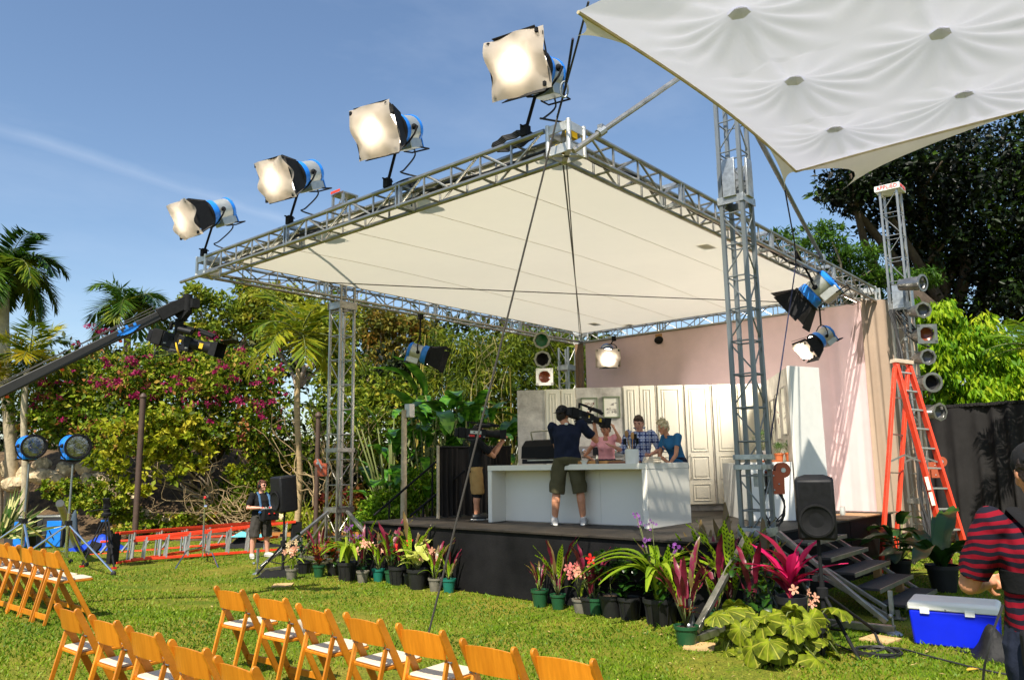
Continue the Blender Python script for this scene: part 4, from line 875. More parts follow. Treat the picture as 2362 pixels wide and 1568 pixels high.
# par cans
def parcan(label, c, d, k, face=None, fm=STEEL, gelm=None, group='small lamps clamped to the side poles', pole=None):
    c, d = V(c), V(d).normalized(); t = thing('par_can', label, 'stage lamp', c, 0, group); x, y, z = basis(d)
    MB().lathe([(.001, -.25*k), (.05*k, -.24*k), (.10*k, -.22*k), (.115*k, -.05*k), (.125*k, .16*k), (.122*k, .165*k), (.118*k, .16*k), (.10*k, .0)], 18, c, d, caps=False).obj('can', fm, t)
    if face == 'square':
        b = MB(); o = c+d*.19*k; hw = .16*k
        for a, e in ((x, y), (y, x)):
            for s_ in (-1, 1): b.bar(o+a*s_*hw*.86-e*hw, o+a*s_*hw*.86+e*hw, .05*k, .012, d)
        for sx in (-1, 1):
            for sy in (-1, 1): b.prism([(0, 0), (.06*k, 0), (0, .06*k)], -.006, .006, o+x*sx*hw*.72+y*sy*hw*.72, x*-sx, y*-sy)
        b.obj('gel_frame', fm, t)
    else: MB().lathe([(.125*k, .17*k), (.155*k, .175*k), (.155*k, .20*k), (.118*k, .20*k)], 8 if face == 'oct' else 20, c, d, caps=False).obj('rim', fm, t)
    MB().lathe([(.001, .06*k), (.07*k, .075*k), (.117*k, .11*k)], 18, c, d, caps=False).obj('lens', gelm or MATBLACK, t)
    if pole is not None: b = MB(); q = V((pole[0], pole[1], c.z)); b.path([c+y*.12*k, c.lerp(q, .4)+V((0, 0, .1*k)), q], .012, 6); b.box(q, (.07, .07, .07)); b.obj('clamp_arm', STEEL, t)
    return t
GG = mat('green gel', (.02, .16, .06), .25); RG = mat('amber gel', (.20, .045, .018), .25); CG = mat('clear lens', (.12, .12, .13), .1)
tp = atx(1290, 830, 18.0)
parcan('silver stage lamp with a green lens just below the roof corner', dep(1252, 786, 18.6), (-.85, -.5, -.1), 1.35, 'oct', PARM, GG, pole=tp)
parcan('silver stage lamp with a dark eight-sided front, above the amber square one', dep(1254, 829, 18.6), (-.85, -.5, -.1), 1.35, 'oct', PARM, MATBLACK, pole=tp)
parcan('silver stage lamp with a white square front and amber lens by the grey wall', dep(1256, 869, 18.6), (-.80, -.6, -.1), 1.25, 'square', WHITEP, RG, pole=tp)
PP = dep(2100, 900, 16.0); t = thing('lamp_pole', 'slim steel lamp pole standing beside the white tower, carrying round lamps', 'pole', (PP.x, PP.y, 0)); MB().tube((PP.x, PP.y, 0), (PP.x, PP.y, 5.6), .026, n=10).obj('tube', STEEL, t); MB().lathe([(.30, 0), (.30, .02), (.05, .03)], 18, (PP.x, PP.y, 0)).obj('base', STEEL, t)
MB().bar((PP.x, PP.y, 3.26), (PP.x+.5*RH.x, PP.y+.5*RH.y, 3.24), .03, .03).obj('side_arm', PARM, t)
for k, (px, py, d, kk, fc, fm, gm, lab) in enumerate(((2103, 655, (-.3, -.93, -.1), 1.15, None, PARM, CG, 'grey stage lamp at the top of the slim pole'), (2117, 717, (-.75, -.6, -.1), 1.1, 'oct', PARM, CG, 'dark stage lamp with glass front, second down the slim pole'), (2126, 773, (-.8, -.6, -.05), 1.2, 'square', PARM, RG, 'square-fronted stage lamp with amber lens on the slim pole'), (2127, 825, (-.75, -.65, -.05), 1.1, 'oct', PARM, CG, 'grey stage lamp with clear glass just below the amber square one'), (2135, 883, (-.75, -.65, -.05), 1.3, None, PARM, MATBLACK, 'wide silver stage lamp with dark round mouth behind the ladder'), (2146, 950, (-.5, -.8, -.05), 1.2, 'oct', PARM, CG, 'lowest stage lamp half hidden behind the upright ladder'))):
    parcan(lab, dep(px, py, 15.7), d, kk, fc, fm, gm, pole=(PP.x, PP.y))
# ------------------------------------------------------------------ people
def remesh(b, name, m, parent, vox, smooth=5, world=False, wr=0., wf=11.):
    me = b.mesh(name+'_raw', m, smooth=False); o = bpy.data.objects.new('tmp', me); COL.objects.link(o)
    r = o.modifiers.new('r', 'REMESH'); r.mode = 'VOXEL'; r.voxel_size = vox
    if smooth: s_ = o.modifiers.new('s', 'SMOOTH'); s_.factor = .5; s_.iterations = smooth
    dg = bpy.context.evaluated_depsgraph_get(); me2 = bpy.data.meshes.new_from_object(o.evaluated_get(dg)); bpy.data.objects.remove(o); bpy.data.meshes.remove(me)
    if wr:
        n_ = len(me2.vertices); A_ = np.empty(n_*3, np.float32); me2.vertices.foreach_get('co', A_); A_ = A_.reshape(-1, 3); Nn = np.empty(n_*3, np.float32); me2.vertices.foreach_get('normal', Nn); Nn = Nn.reshape(-1, 3); q = A_*wf
        h = np.sin(q[:, 0]*1.9+2*np.sin(q[:, 2]*1.3))*np.sin(q[:, 1]*2.1+1.5*np.sin(q[:, 2]*.9+1))+.6*np.sin(q[:, 2]*2.3+2.2*np.sin(q[:, 1]*1.7)+q[:, 0])*np.sin(q[:, 0]*1.3+q[:, 1]*2.7)
        A_ += Nn*(h*wr*.55)[:, None]; me2.vertices.foreach_set('co', A_.ravel()); me2.update()
    me2.name = name; me2.materials.clear(); me2.materials.append(m); me2.polygons.foreach_set('use_smooth', [True]*len(me2.polygons))
    return link(me2, name, parent)
def limb(b, pts, rs, n=10):
    pts = [V(p) for p in pts]; b.path(pts, rs, n)
    for p, r in zip(pts, rs): b.ell(p, (r, r, r), 10)
def hand(b, w, d, nrm, curl=.5, k=1., spread=.25, side=1):
    w, d = V(w), V(d).normalized(); nrm = V(nrm); x = d.cross(nrm).normalized(); nrm = x.cross(d)
    M = M4((x, d, nrm)).transposed().to_3x3() if False else None
    b.path([w, w+d*.045*k, w+d*.092*k], [.026*k, .040*k, .038*k], 10, ell=.55)
    for i in range(4):
        s_ = (i-1.5); p = w+d*.088*k+x*s_*.021*k; L_ = (.068, .078, .073, .056)[i]*k; dd = (d+x*s_*spread*.25).normalized(); q = p+(dd*math.cos(curl*.6)+nrm*math.sin(curl*.6))*L_*.52; r_ = q+(dd*math.cos(curl*1.5)+nrm*math.sin(curl*1.5))*L_*.5
        limb(b, [p, q, r_], [.0105*k, .0100*k, .0085*k], 8)
    p = w+d*.025*k+x*side*.030*k; q = p+(d*.6+x*side*.7+nrm*.25).normalized()*.042*k; r_ = q+(d*.9+x*side*.15+nrm*.35).normalized()*.035*k; limb(b, [p, q, r_], [.014*k, .0125*k, .010*k], 8)
def person(label, loc, rz, H, P, skin, top, bottom, shoe=None, sock=None, hair=None, girth=1., female=False, sleeve=.62, shorts=True, group=None, hands=True, mouth=True):
    k = H/1.75; t = thing('person', label, 'person', loc, R(rz), group)
    g = lambda key, d: V(P.get(key, d))
    pel, wai, che, nek, hd = g('pelvis', (0, 0, .95)), g('waist', (0, 0, 1.10)), g('chest', (0, 0, 1.29)), g('neck', (-.01, 0, 1.47)), g('head', (.02, 0, 1.625))
    ty = P.get('twist', 0.); U = V((math.cos(ty), math.sin(ty), 0)); Sd = V((-math.sin(ty), math.cos(ty), 0)); sw = .168 if female else .19
    sh = {s_: che + Sd*s_*sw*(.5+.5*girth) + V((0, 0, .115+P.get('shrug', {1: 0, -1: 0})[s_])) for s_ in (1, -1)}
    ft = {1: g('footL', (0, .11, 0)), -1: g('footR', (0, -.11, 0))}; kn = {1: g('kneeL', (.03, .10, .49)), -1: g('kneeR', (.03, -.10, .49))}
    el = {1: g('elbowL', (-.02, .26, 1.13)), -1: g('elbowR', (-.02, -.26, 1.13))}; hn = {1: g('handL', (.08, .27, .88)), -1: g('handR', (.08, -.27, .88))}
    toe = {1: g('toeL', (1, .15, 0)), -1: g('toeR', (1, -.15, 0))}
    def torso(b, e, z0=True, up=True):
        gx, gy = girth, .5+.5*girth
        secs = [(pel-V((0, 0, .10)), .085*gx+e, .145*gy+e, 0), (pel, (.115 if not female else .115)*gx+e, .165*gy+e, 0), (wai, (.100 if not female else .085)*gx*girth**.8+e, (.145 if not female else .118)*gy+e, ty*.4), (wai.lerp(che, .6), .112*gx*girth**.3+e, (.155 if not female else .135)*gy+e, ty*.8), (che, .118*gx+e, (.172 if not female else .150)*gy+e, ty), (che+V((-.005, 0, .10)), .088+e, (.165 if not female else .14)*gy+e, ty)]
        if up: secs.append((che.lerp(nek, .92)+V((0, 0, .0)), .055+e*.6, .075+e, ty))
        if not z0: secs = secs[1:]
        b.loft(secs, 20)
        if female:
            for s_ in (1, -1): b.ell(che+U*.085+Sd*s_*.065+V((0, 0, -.035)), (.055+e*.5, .062+e*.5, .062+e*.5), 12)
    # body
    b = MB(); torso(b, 0)
    for s_ in (1, -1):
        hp = pel+V((0, s_*.088*(.5+.5*girth), -.05)); an = ft[s_]+V((-.0, 0, .085)); q = 1 if not female else .92; q *= (.6+.4*girth)
        limb(b, [hp, hp.lerp(kn[s_], .5), kn[s_], kn[s_].lerp(an, .35)+V((-.022, 0, 0)), an], [.092*q, .076*q, .057*q, .058*q, .038*q])
        td = toe[s_].normalized(); b.path([an-V((0, 0, .045))-td*.05, ft[s_]+V((0, 0, .04))+td*.06, ft[s_]+V((0, 0, .025))+td*.17], [.038, .042, .028], 10)
        q = (1 if not female else .82)*(.7+.3*girth); dv = (hn[s_]-el[s_]).normalized()
        limb(b, [sh[s_], sh[s_].lerp(el[s_], .45), el[s_], el[s_].lerp(hn[s_], .3), hn[s_]], [.060*q, .052*q, .041*q, .041*q, .026*q])
        if hands:
            hp_ = P.get('hL' if s_ > 0 else 'hR', {}); hand(b, hn[s_], hp_.get('d', tuple(dv)), hp_.get('n', (0, -s_*1., .2)), hp_.get('curl', .6), .95 if not female else .86, hp_.get('spread', .25), hp_.get('side', 1))
        else: b.ell(hn[s_]+dv*.05, (.04, .04, .04), 8)
    hr = M4.Rotation(P.get('hyaw', 0), 3, 'Z') @ M4.Rotation(P.get('hpitch', 0), 3, 'Y'); hk = 1.0 if not female else .95
    def hp_(x, y, z): return hd + hr @ (V((x, y, z))*hk)
    limb(b, [nek-V((0, 0, .03)), hp_(-.02, 0, -.07)], [.060 if not female else .048, .056 if not female else .045])
    b.ell(hd, (.098*hk, .077*hk, .118*hk), 18, hr); b.ell(hp_(.028, 0, -.060), (.066*hk, .056*hk, .062*hk), 14, hr); b.ell(hp_(.098, 0, -.012), (.020, .014, .022), 8, hr); b.ell(hp_(.088, 0, .012), (.012, .011, .03), 8, hr); b.ell(hp_(.082, 0, .030), (.018, .055, .012), 10, hr)
    b.ell(hp_(.082, 0, -.062), (.014, .026, .012), 8, hr); b.ell(hp_(.078, 0, -.098), (.022, .026, .018), 8, hr)
    for s_ in (1, -1): b.ell(hp_(-.005, s_*.079, -.012), (.020, .010, .032), 8, hr); b.ell(hp_(.055, s_*.045, -.03), (.03, .025, .025), 8, hr)
    b.v = [tuple(V(v)*k) for v in b.v]; body = remesh(b, 'body', skin, t, .0085*k, 4)
    def kid(b, name, m, vox=.011, sm=4, rm=True):
        b.v = [tuple(V(v)*k) for v in b.v]
        return remesh(b, name, m, t, vox, sm, wr=.014*k if name in ('shirt', 'shorts', 'trousers') else 0.) if rm else link(b.mesh(name, m), name, t)
    # face
    if mouth:
        b = MB()
        for s_ in (1, -1): b.ell(hp_(.083, s_*.033, .010), (.010, .016, .007), 8, hr)
        kid(b, 'eyes', bpy.data.materials['eye dark'], rm=False)
        b = MB()
        for s_ in (1, -1): b.ell(hp_(.092, s_*.034, .034), (.008, .024, .005), 8, hr)
        kid(b, 'eyebrows', hair or MATBLACK, rm=False); b = MB(); b.ell(hp_(.094, 0, -.061), (.006, .024, .007), 8, hr); kid(b, 'mouth', bpy.data.materials['lips'], rm=False)
    # clothes
    b = MB(); torso(b, .020, z0=P.get('tucked') is None)
    for s_ in (1, -1):
        e = sh[s_].lerp(el[s_], min(1, sleeve)); pts = [sh[s_]-Sd*s_*.02, sh[s_], e]; rs = [.066, .070*(.7+.3*girth), .066*(.7+.3*girth)*(1 if not female else .85)]
        if sleeve > 1: pts.append(el[s_].lerp(hn[s_], sleeve-1)); rs[2] = .06; rs.append(.055)
        b.path(pts, rs, 12); 
        for p_, r_ in zip(pts[:-1], rs[:-1]): b.ell(p_, (r_, r_, r_), 12)
    kid(b, 'shirt', top)
    b = MB(); b.loft([(pel-V((0, 0, .10)), .10*girth, .150*(.5+.5*girth), 0), (pel-V((0, 0, .02)), .135*girth, .184*(.5+.5*girth), 0), (pel+V((0, 0, .06)), .128*girth, .172*(.5+.5*girth), 0), (pel.lerp(wai, .7), .114*girth**1.5, .160*(.5+.5*girth), 0)], 20)
    for s_ in (1, -1):
        hp0 = pel+V((0, s_*.092*(.5+.5*girth), -.06)); an = ft[s_]+V((0, 0, .085)); q = (.6+.4*girth)
        if shorts: end = kn[s_]+V((0, 0, .02)); limb(b, [hp0, hp0.lerp(end, .5)], [.112*q, .108*q]); b.path([hp0.lerp(end, .45), end-(end-kn[s_].lerp(an, .1))*1.0+V((0, 0, 0)) if False else end-V((0, 0, .05))], [.108*q, .102*q], 14)
        else: limb(b, [hp0, hp0.lerp(kn[s_], .5), kn[s_], an-V((0, 0, .01))], [.112*q, .098*q, .075*q, .068*q])
    kid(b, 'shorts' if shorts else 'trousers', bottom)
    if shoe:
        for s_ in (1, -1):
            td = toe[s_].normalized(); td = V((td.x, td.y, 0)); b = MB(); f = ft[s_]; b.path([f+V((0, 0, .055))-td*.065, f+V((0, 0, .058)), f+V((0, 0, .05))+td*.10, f+V((0, 0, .038))+td*.19], [.050, .058, .056, .040], 12); b.ell(f+V((0, 0, .09)), (.054, .054, .038), 10); kid(b, 'shoe', shoe, .009, 3)
            b = MB(); b.path([f+V((0, 0, .016))-td*.095, f+V((0, 0, .016)), f+V((0, 0, .016))+td*.11, f+V((0, 0, .016))+td*.215], [.030, .046, .050, .026], 12, ell=.35); kid(b, 'sole', WHITEP if shoe is not MATBLACK else RUBBER, rm=False)
    if sock:
        b = MB()
        for s_ in (1, -1): an = ft[s_]+V((0, 0, .10)); u = (kn[s_]-an).normalized(); b.path([an-u*.03, an+u*.06], [.044, .046], 12)
        kid(b, 'socks', sock, rm=False)
    return t, k, hp_, hr, dict(sh=sh, el=el, hn=hn, pel=pel, wai=wai, che=che, nek=nek)
mat('eye dark', (.02, .014, .01), .3); mat('lips', (.34, .09, .08), .5)
def clothmat(name, col, **kw): return mat(name, col, .9, 0, kw.pop('var', .12), kw.pop('ns', 7), .35, kw.pop('bs', 14), bd=.03, spec=.15, **kw)
NAVYT = clothmat('navy jersey', (.012, .016, .034)); OLIVE = clothmat('olive cotton', (.085, .075, .040)); BLKT = clothmat('black jersey', (.012, .012, .013)); TAN = clothmat('tan cotton', (.40, .24, .09)); PINKT = clothmat('pink jersey', (.90, .40, .41)); BLUET = clothmat('teal blue jersey', (.03, .13, .26)); CHARC = clothmat('charcoal cotton', (.05, .045, .040)); JEAN = clothmat('dark denim', (.02, .025, .045))
SHOEW = mat('white trainer', (.40, .39, .38), .6, 0, .45, 22); SHOEB = mat('black trainer', (.015, .015, .016), .5); SHOEG = mat('pale canvas shoe', (.50, .47, .42), .8)
HBROWN = mat('brown hair', (.06, .025, .012), .6, 0, .4, 30, .6, 60, stretch=(3, 3, .6)); HDARK = mat('dark hair', (.018, .010, .007), .5, 0, .4, 30, .6, 60); HBLOND = mat('ash blonde hair', (.50, .38, .20), .6, 0, .35, 24, .7, 50, col2=(.66, .54, .34)); HRED = mat('auburn hair', (.10, .030, .015), .6, 0, .4, 30, .6, 60)
def checkmat():
    m, t, n, b = newmat('blue plaid cotton'); L = t.links.new; tc = n.new('ShaderNodeTexCoord'); sp = n.new('ShaderNodeSeparateXYZ'); L(tc.outputs['Object'], sp.inputs[0]); out = []
    def stripes(src, sc, lo, ph=0.):
        a = n.new('ShaderNodeMath'); a.operation = 'MULTIPLY_ADD'; a.inputs[1].default_value = sc; a.inputs[2].default_value = ph; L(src, a.inputs[0]); s_ = n.new('ShaderNodeMath'); s_.operation = 'SINE'; L(a.outputs[0], s_.inputs[0]); g = n.new('ShaderNodeMath'); g.operation = 'GREATER_THAN'; g.inputs[1].default_value = lo; L(s_.outputs[0], g.inputs[0]); return g.outputs[0]
    cur = None
    for src, sc, lo, ph, col, f in ((sp.outputs['Y'], 130, .0, 0, (.09, .14, .34), .65), (sp.outputs['Z'], 110, .0, .5, (.09, .14, .34), .65), (sp.outputs['Y'], 65, .85, 1, (.02, .03, .12), .9), (sp.outputs['Z'], 55, .85, 1, (.02, .03, .12), .9), (sp.outputs['Y'], 65, .95, 3.6, (.74, .74, .78), .55), (sp.outputs['Z'], 55, .95, 3.6, (.74, .74, .78), .55)):
        g = stripes(src, sc, lo, ph); mm = n.new('ShaderNodeMath'); mm.operation = 'MULTIPLY'; mm.inputs[1].default_value = f; L(g, mm.inputs[0]); mx = n.new('ShaderNodeMix'); mx.data_type = 'RGBA'; L(mm.outputs[0], mx.inputs['Factor'])
        if cur is None: mx.inputs['A'].default_value = (.40, .45, .62, 1)
        else: L(cur, mx.inputs['A'])
        mx.inputs['B'].default_value = (*col, 1); cur = mx.outputs['Result']
    L(cur, b.inputs['Base Color']); b.inputs['Roughness'].default_value = .9; b.inputs['Specular IOR Level'].default_value = .15
    nz = n.new('ShaderNodeTexNoise'); nz.inputs['Scale'].default_value = 14; bp = n.new('ShaderNodeBump'); bp.inputs['Strength'].default_value = .3; bp.inputs['Distance'].default_value = .03; L(tc.outputs['Object'], nz.inputs['Vector']); L(nz.outputs['Fac'], bp.inputs['Height']); L(bp.outputs['Normal'], b.inputs['Normal']); return m
def stripemat():
    m, t, n, b = newmat('red and navy striped jersey'); L = t.links.new; tc = n.new('ShaderNodeTexCoord'); nz = n.new('ShaderNodeTexNoise'); nz.inputs['Scale'].default_value = 3.2; nz.inputs['Detail'].default_value = 2; L(tc.outputs['Object'], nz.inputs['Vector'])
    sp = n.new('ShaderNodeSeparateXYZ'); L(tc.outputs['Object'], sp.inputs[0]); a = n.new('ShaderNodeMath'); a.operation = 'MULTIPLY_ADD'; a.inputs[1].default_value = .16; L(nz.outputs['Fac'], a.inputs[0]); L(sp.outputs['Z'], a.inputs[2])
    m2 = n.new('ShaderNodeMath'); m2.operation = 'MULTIPLY'; m2.inputs[1].default_value = 2*PI/.040; L(a.outputs[0], m2.inputs[0]); s_ = n.new('ShaderNodeMath'); s_.operation = 'SINE'; L(m2.outputs[0], s_.inputs[0]); g = n.new('ShaderNodeMath'); g.operation = 'GREATER_THAN'; g.inputs[1].default_value = .05; L(s_.outputs[0], g.inputs[0])
    mx = n.new('ShaderNodeMix'); mx.data_type = 'RGBA'; mx.inputs['A'].default_value = (.010, .010, .018, 1); mx.inputs['B'].default_value = (.19, .004, .013, 1); L(g.outputs[0], mx.inputs['Factor']); L(mx.outputs['Result'], b.inputs['Base Color']); b.inputs['Roughness'].default_value = .9; b.inputs['Specular IOR Level'].default_value = .15
    n2 = n.new('ShaderNodeTexNoise'); n2.inputs['Scale'].default_value = 9; bp = n.new('ShaderNodeBump'); bp.inputs['Strength'].default_value = .5; bp.inputs['Distance'].default_value = .04; L(tc.outputs['Object'], n2.inputs['Vector']); L(n2.outputs['Fac'], bp.inputs['Height']); L(bp.outputs['Normal'], b.inputs['Normal']); return m
def haircap(t, k, hp_, hr, m, full=True, pony=False, spiky=False, long=0.):
    b = MB(); b.ell(hp_(-.022, 0, .030), (.094, .086, .106), 16, hr); b.ell(hp_(-.05, 0, -.02), (.062, .080, .085), 14, hr)
    if full: b.ell(hp_(.045, 0, .085), (.052, .070, .036), 12, hr)
    if pony: b.path([hp_(-.09, -.02, .03), hp_(-.125, -.05, -.03), hp_(-.06, -.10, -.13), hp_(-.02, -.105, -.24)], [.035, .042, .036, .012], 10)
    if spiky:
        rr = random.Random(4)
        for i in range(46):
            d = V((rr.gauss(-.15, .7), rr.gauss(0, .8), rr.gauss(.7, .5))).normalized(); p = hp_(-.015+d.x*.09, d.y*.085, .035+d.z*.10); q = hp_(-.015+d.x*.13+.02, d.y*.115, .035+d.z*.155); b.path([p, q], [.022, .008], 6)
    b.v = [tuple(V(v)*k) for v in b.v]; return remesh(b, 'hair', m, t, .009, 1, wr=.012, wf=40.)
def cap(t, k, hp_, hr, m, back=True, name='cap'):
    b = MB(); b.ell(hp_(-.008, 0, .040), (.108, .090, .100), 18, hr); s_ = -1 if back else 1
    P = [hp_(s_*.07, -.075, .03), hp_(s_*.07, .075, .03), hp_(s_*.17, .055, .005), hp_(s_*.185, 0, .008), hp_(s_*.17, -.055, .005)]; n_ = hr @ V((0, 0, .010)); P = P+[p+n_ for p in P]
    b.add(P, [(4, 3, 2, 1, 0), (5, 6, 7, 8, 9)]+[(i, (i+1) % 5, 5+(i+1) % 5, 5+i) for i in range(5)]); b.v = [tuple(V(v)*k) for v in b.v]; return remesh(b, name, m, t, .008, 2)
def vidcam(label, o, d, k=1., red=False, up=V((0, 0, 1))):
    """shoulder video camera: o under the middle of its body, d along the lens"""
    o = V(o); d = V(d).normalized(); x = d.cross(up).normalized(); u = x.cross(d); t = thing('video_camera', label, 'video camera', o, 0, 'video cameras')
    def T(a, s_, h): return o + d*a*k + x*s_*k + u*h*k
    def bx_(name, a0, a1, w, h0, h1, m, s0=0., bev=.008): return MB().bar(T(a0, s0, (h0+h1)/2), T(a1, s0, (h0+h1)/2), w*k, (h1-h0)*k, u).obj(name, m, t, bev=bev*k)
    bx_('body', -.17, .18, .105, .02, .19, BLACK); bx_('battery', -.30, -.175, .115, .02, .20, MATBLACK); bx_('rear_module', -.36, -.305, .09, .04, .18, BLACK)
    for q in range(7): MB().box(T(-.12+.045*q, (.055, -.055)[q % 2], .06+.035*(q % 3)), (.022*k, .022*k, .016*k)).obj('button', (GREYP, CHROME, MATBLACK)[q % 3], t)
    bx_('side_panel', -.10, .10, .112, .10, .155, GREYP if red else MATBLACK, bev=.003); bx_('shoulder_pad', -.14, .06, .10, -.02, .018, RUBBER)
    b = MB(); b.bar(T(-.14, 0, .30), T(.16, 0, .29), .035*k, .03*k, u); b.bar(T(-.13, 0, .22), T(-.14, 0, .31), .03*k, .03*k, d); b.bar(T(.12, 0, .22), T(.15, 0, .30), .03*k, .03*k, d); b.obj('top_handle', MATBLACK, t)
    MB().lathe([(.05*k, .18*k), (.062*k, .19*k), (.062*k, .30*k), (.055*k, .31*k), (.07*k, .37*k), (.075*k, .43*k), (.05*k, .435*k)], 18, T(0, 0, .12), d).obj('lens', BLACK, t)
    b = MB(); h0 = T(.43, 0, .12)
    P = []
    for e, ww, hh in ((0, .08, .07), (.10, .11, .085)):
        for a_, c_ in ((-1, -1), (1, -1), (1, 1), (-1, 1)): P.append(h0+d*e*k+x*a_*ww*k+u*c_*hh*k)
    b.add(P, [(0, 1, 5, 4), (1, 2, 6, 5), (2, 3, 7, 6), (3, 0, 4, 7), (3, 2, 1, 0)]); b.obj('matte_box', MATBLACK, t)
    b = MB(); b.tube(T(.02, .05, .25), T(.20, .14, .24), .02*k); b.tube(T(.06, .15, .24), T(.22, .15, .24), .035*k, n=12); b.obj('viewfinder', BLACK, t)
    MB().tube(T(.20, 0, .30), T(.42, 0, .27), .016*k).obj('microphone', MATBLACK, t); MB().tube(T(.24, 0, .27), T(.40, 0, .25), .022*k).obj('mic_foam', MATBLACK, t)
    if red: bx_('red_panel', -.12, -.02, .124, .05, .085, REDL, bev=0); bx_('red_panel', .02, .09, .124, .05, .085, REDL, bev=0)
    else: MB().bar(T(.30, .066, .12), T(.345, .066, .12), .006*k, .06*k, u).obj('yellow_label', YEL, t); MB().bar(T(.05, .063, .12), T(.075, .063, .12), .006*k, .03*k, u).obj('yellow_label', YEL, t)
    b = MB()
    for q in range(3): b.path(smoothpath([T(-.25+.05*q, .03, .02), T(-.20, .05, -.06-.03*q), T(-.05+.05*q, .06, -.02), T(.1, .04, .03)], 4), .006*k, 5)
    b.obj('cable', RUBBER, t); return t, T
# cameraman on stage, seen from behind
fl, fr_ = at(1283, 1212, DZ), at(1345, 1213, DZ); o = (fl+fr_)/2+V((.12, .10, 0)); o.z = DZ
def loc_(p, o, rz): return M4.Rotation(-R(rz), 3, 'Z') @ (V(p)-V(o))
rz = 36.
t, k, hp_, hr, J = person('cameraman in navy shirt and olive shorts seen from behind at the island', o, rz, 1.87, dict(footL=(0, .205, 0), footR=(-.02, -.205, 0), kneeL=(.02, .17, .48), kneeR=(.0, -.17, .48), elbowR=(.14, -.43, 1.20), handR=(.42, -.42, 1.43), elbowL=(.26, .16, 1.12), handL=(.30, -.05, 1.30), shrug={1: 0, -1: .03}, twist=-.12, neck=(.0, 0, 1.455), head=(.06, .05, 1.59), hyaw=-.6, hR=dict(d=(.5, .1, .75), n=(0, 1, 0), curl=1.0), hL=dict(curl=1.)), SKINM, NAVYT, OLIVE, SHOEW, WHITEP, HDARK, girth=1.22, mouth=False, sleeve=.72)
haircap(t, k, hp_, hr, HDARK, False); cap(t, k, hp_, hr, MATBLACK, True)
MB().ell((-.135*k, 0, 1.44*k), (.006, .03, .018), 8).obj('shirt_tag', WHITEP, t, world=False)
Mw = root_matrix(t); cam_o = Mw @ (V((.10, -.245, 1.465))*k); cdir = (Mw.to_3x3() @ V((.62, -.74, -.22)))
vidcam('black video camera with a yellow label on the navy-shirted man\'s shoulder', cam_o, cdir, .92)
for s_ in (1, -1): MB().bar(Mw @ (V((.03, s_*.225, .62))*k), Mw @ (V((.03, s_*.23, .78))*k), .13, .05, Mw.to_3x3() @ V((0, 1, 0))).obj('cargo_pocket', OLIVE, t, bev=.012)
# second cameraman in profile
o = at(1092, 1200, DZ)+V((.12, .05, 0)); o.z = DZ; rz = -36.
t, k, hp_, hr, J = person('cameraman in black shirt and tan shorts in profile at the island end', o, rz, 1.66, dict(footL=(.05, .09, 0), footR=(-.02, -.09, 0), elbowR=(.30, -.20, 1.14), handR=(.50, -.10, 1.42), elbowL=(.32, .18, 1.16), handL=(.48, .04, 1.40), head=(.07, .06, 1.60), chest=(.02, 0, 1.29), hyaw=.1, hR=dict(d=(.5, 0, .7), n=(0, 1, 0), curl=1.1)), SKINM, BLKT, TAN, SHOEB, None, HDARK, girth=1.0, mouth=False, sleeve=.75)
haircap(t, k, hp_, hr, HDARK); Mw = root_matrix(t); b = MB()
for s_ in (1, -1): b.path([V((.025, s_*.095, .50))*k, V((.02, s_*.095, .40))*k], [.075, .068], 12)
b.obj('legging_cuffs', BLKT, t, world=False)
vidcam('black video camera with red panels on the black-shirted man\'s shoulder', Mw @ (V((-.04, -.14, 1.44))*k), Mw.to_3x3() @ V((1, .02, -.06)), 1.0, True)
# woman in pink
o = V((11.42, 7.62, DZ)); t, k, hp_, hr, J = person('dark-haired woman in a pink v-neck shirt with one hand on her head', o, 208., 1.67, dict(elbowR=(-.02, -.40, 1.12), handR=(.06, -.20, 1.00), elbowL=(.16, .30, 1.33), handL=(.06, .16, 1.60), shrug={1: .03, -1: 0}, head=(.07, .0, 1.60), hyaw=-.55, hpitch=.45, hL=dict(d=(-.3, -.25, .55), n=(-.3, -.9, 0), curl=.5), hR=dict(d=(.3, .8, -.2), n=(-.6, 0, -.2), curl=.7)), SKINM, PINKT, JEAN, SHOEB, None, HDARK, female=True, shorts=False, sleeve=.42)
haircap(t, k, hp_, hr, HDARK, True, True)
b = MB(); b.ell(V((.098, 0, 1.40))*k, (.02, .045, .065), 12); b.v = [v for v in b.v]; b.obj('neckline', SKINM, t, world=False)
# man in plaid
PLAID = checkmat(); o = V((11.42, 6.93, DZ)); t, k, hp_, hr, J = person('man in a blue plaid shirt with rolled sleeves, gesturing with an open palm', o, 205., 1.76, dict(chest=(.04, 0, 1.29), neck=(.07, 0, 1.455), head=(.14, 0, 1.575), elbowR=(.06, -.30, 1.12), handR=(.27, -.42, 1.20), elbowL=(-.02, .33, 1.13), handL=(.24, .20, 1.06), hyaw=-.18, hpitch=.38, hR=dict(d=(.55, -.75, .25), n=(0, .3, 1), curl=.25, spread=.9), hL=dict(curl=.8)), SKIN2, PLAID, JEAN, SHOEB, None, HBROWN, shorts=False, sleeve=1.25)
haircap(t, k, hp_, hr, HBROWN)
b = MB()
for s_ in (1, -1): b.bar(V((.075, s_*.02, 1.47))*k, V((.02, s_*.085, 1.51))*k, .012, .06, V((0, s_, .3)))
b.obj('collar', PLAID, t, world=False)
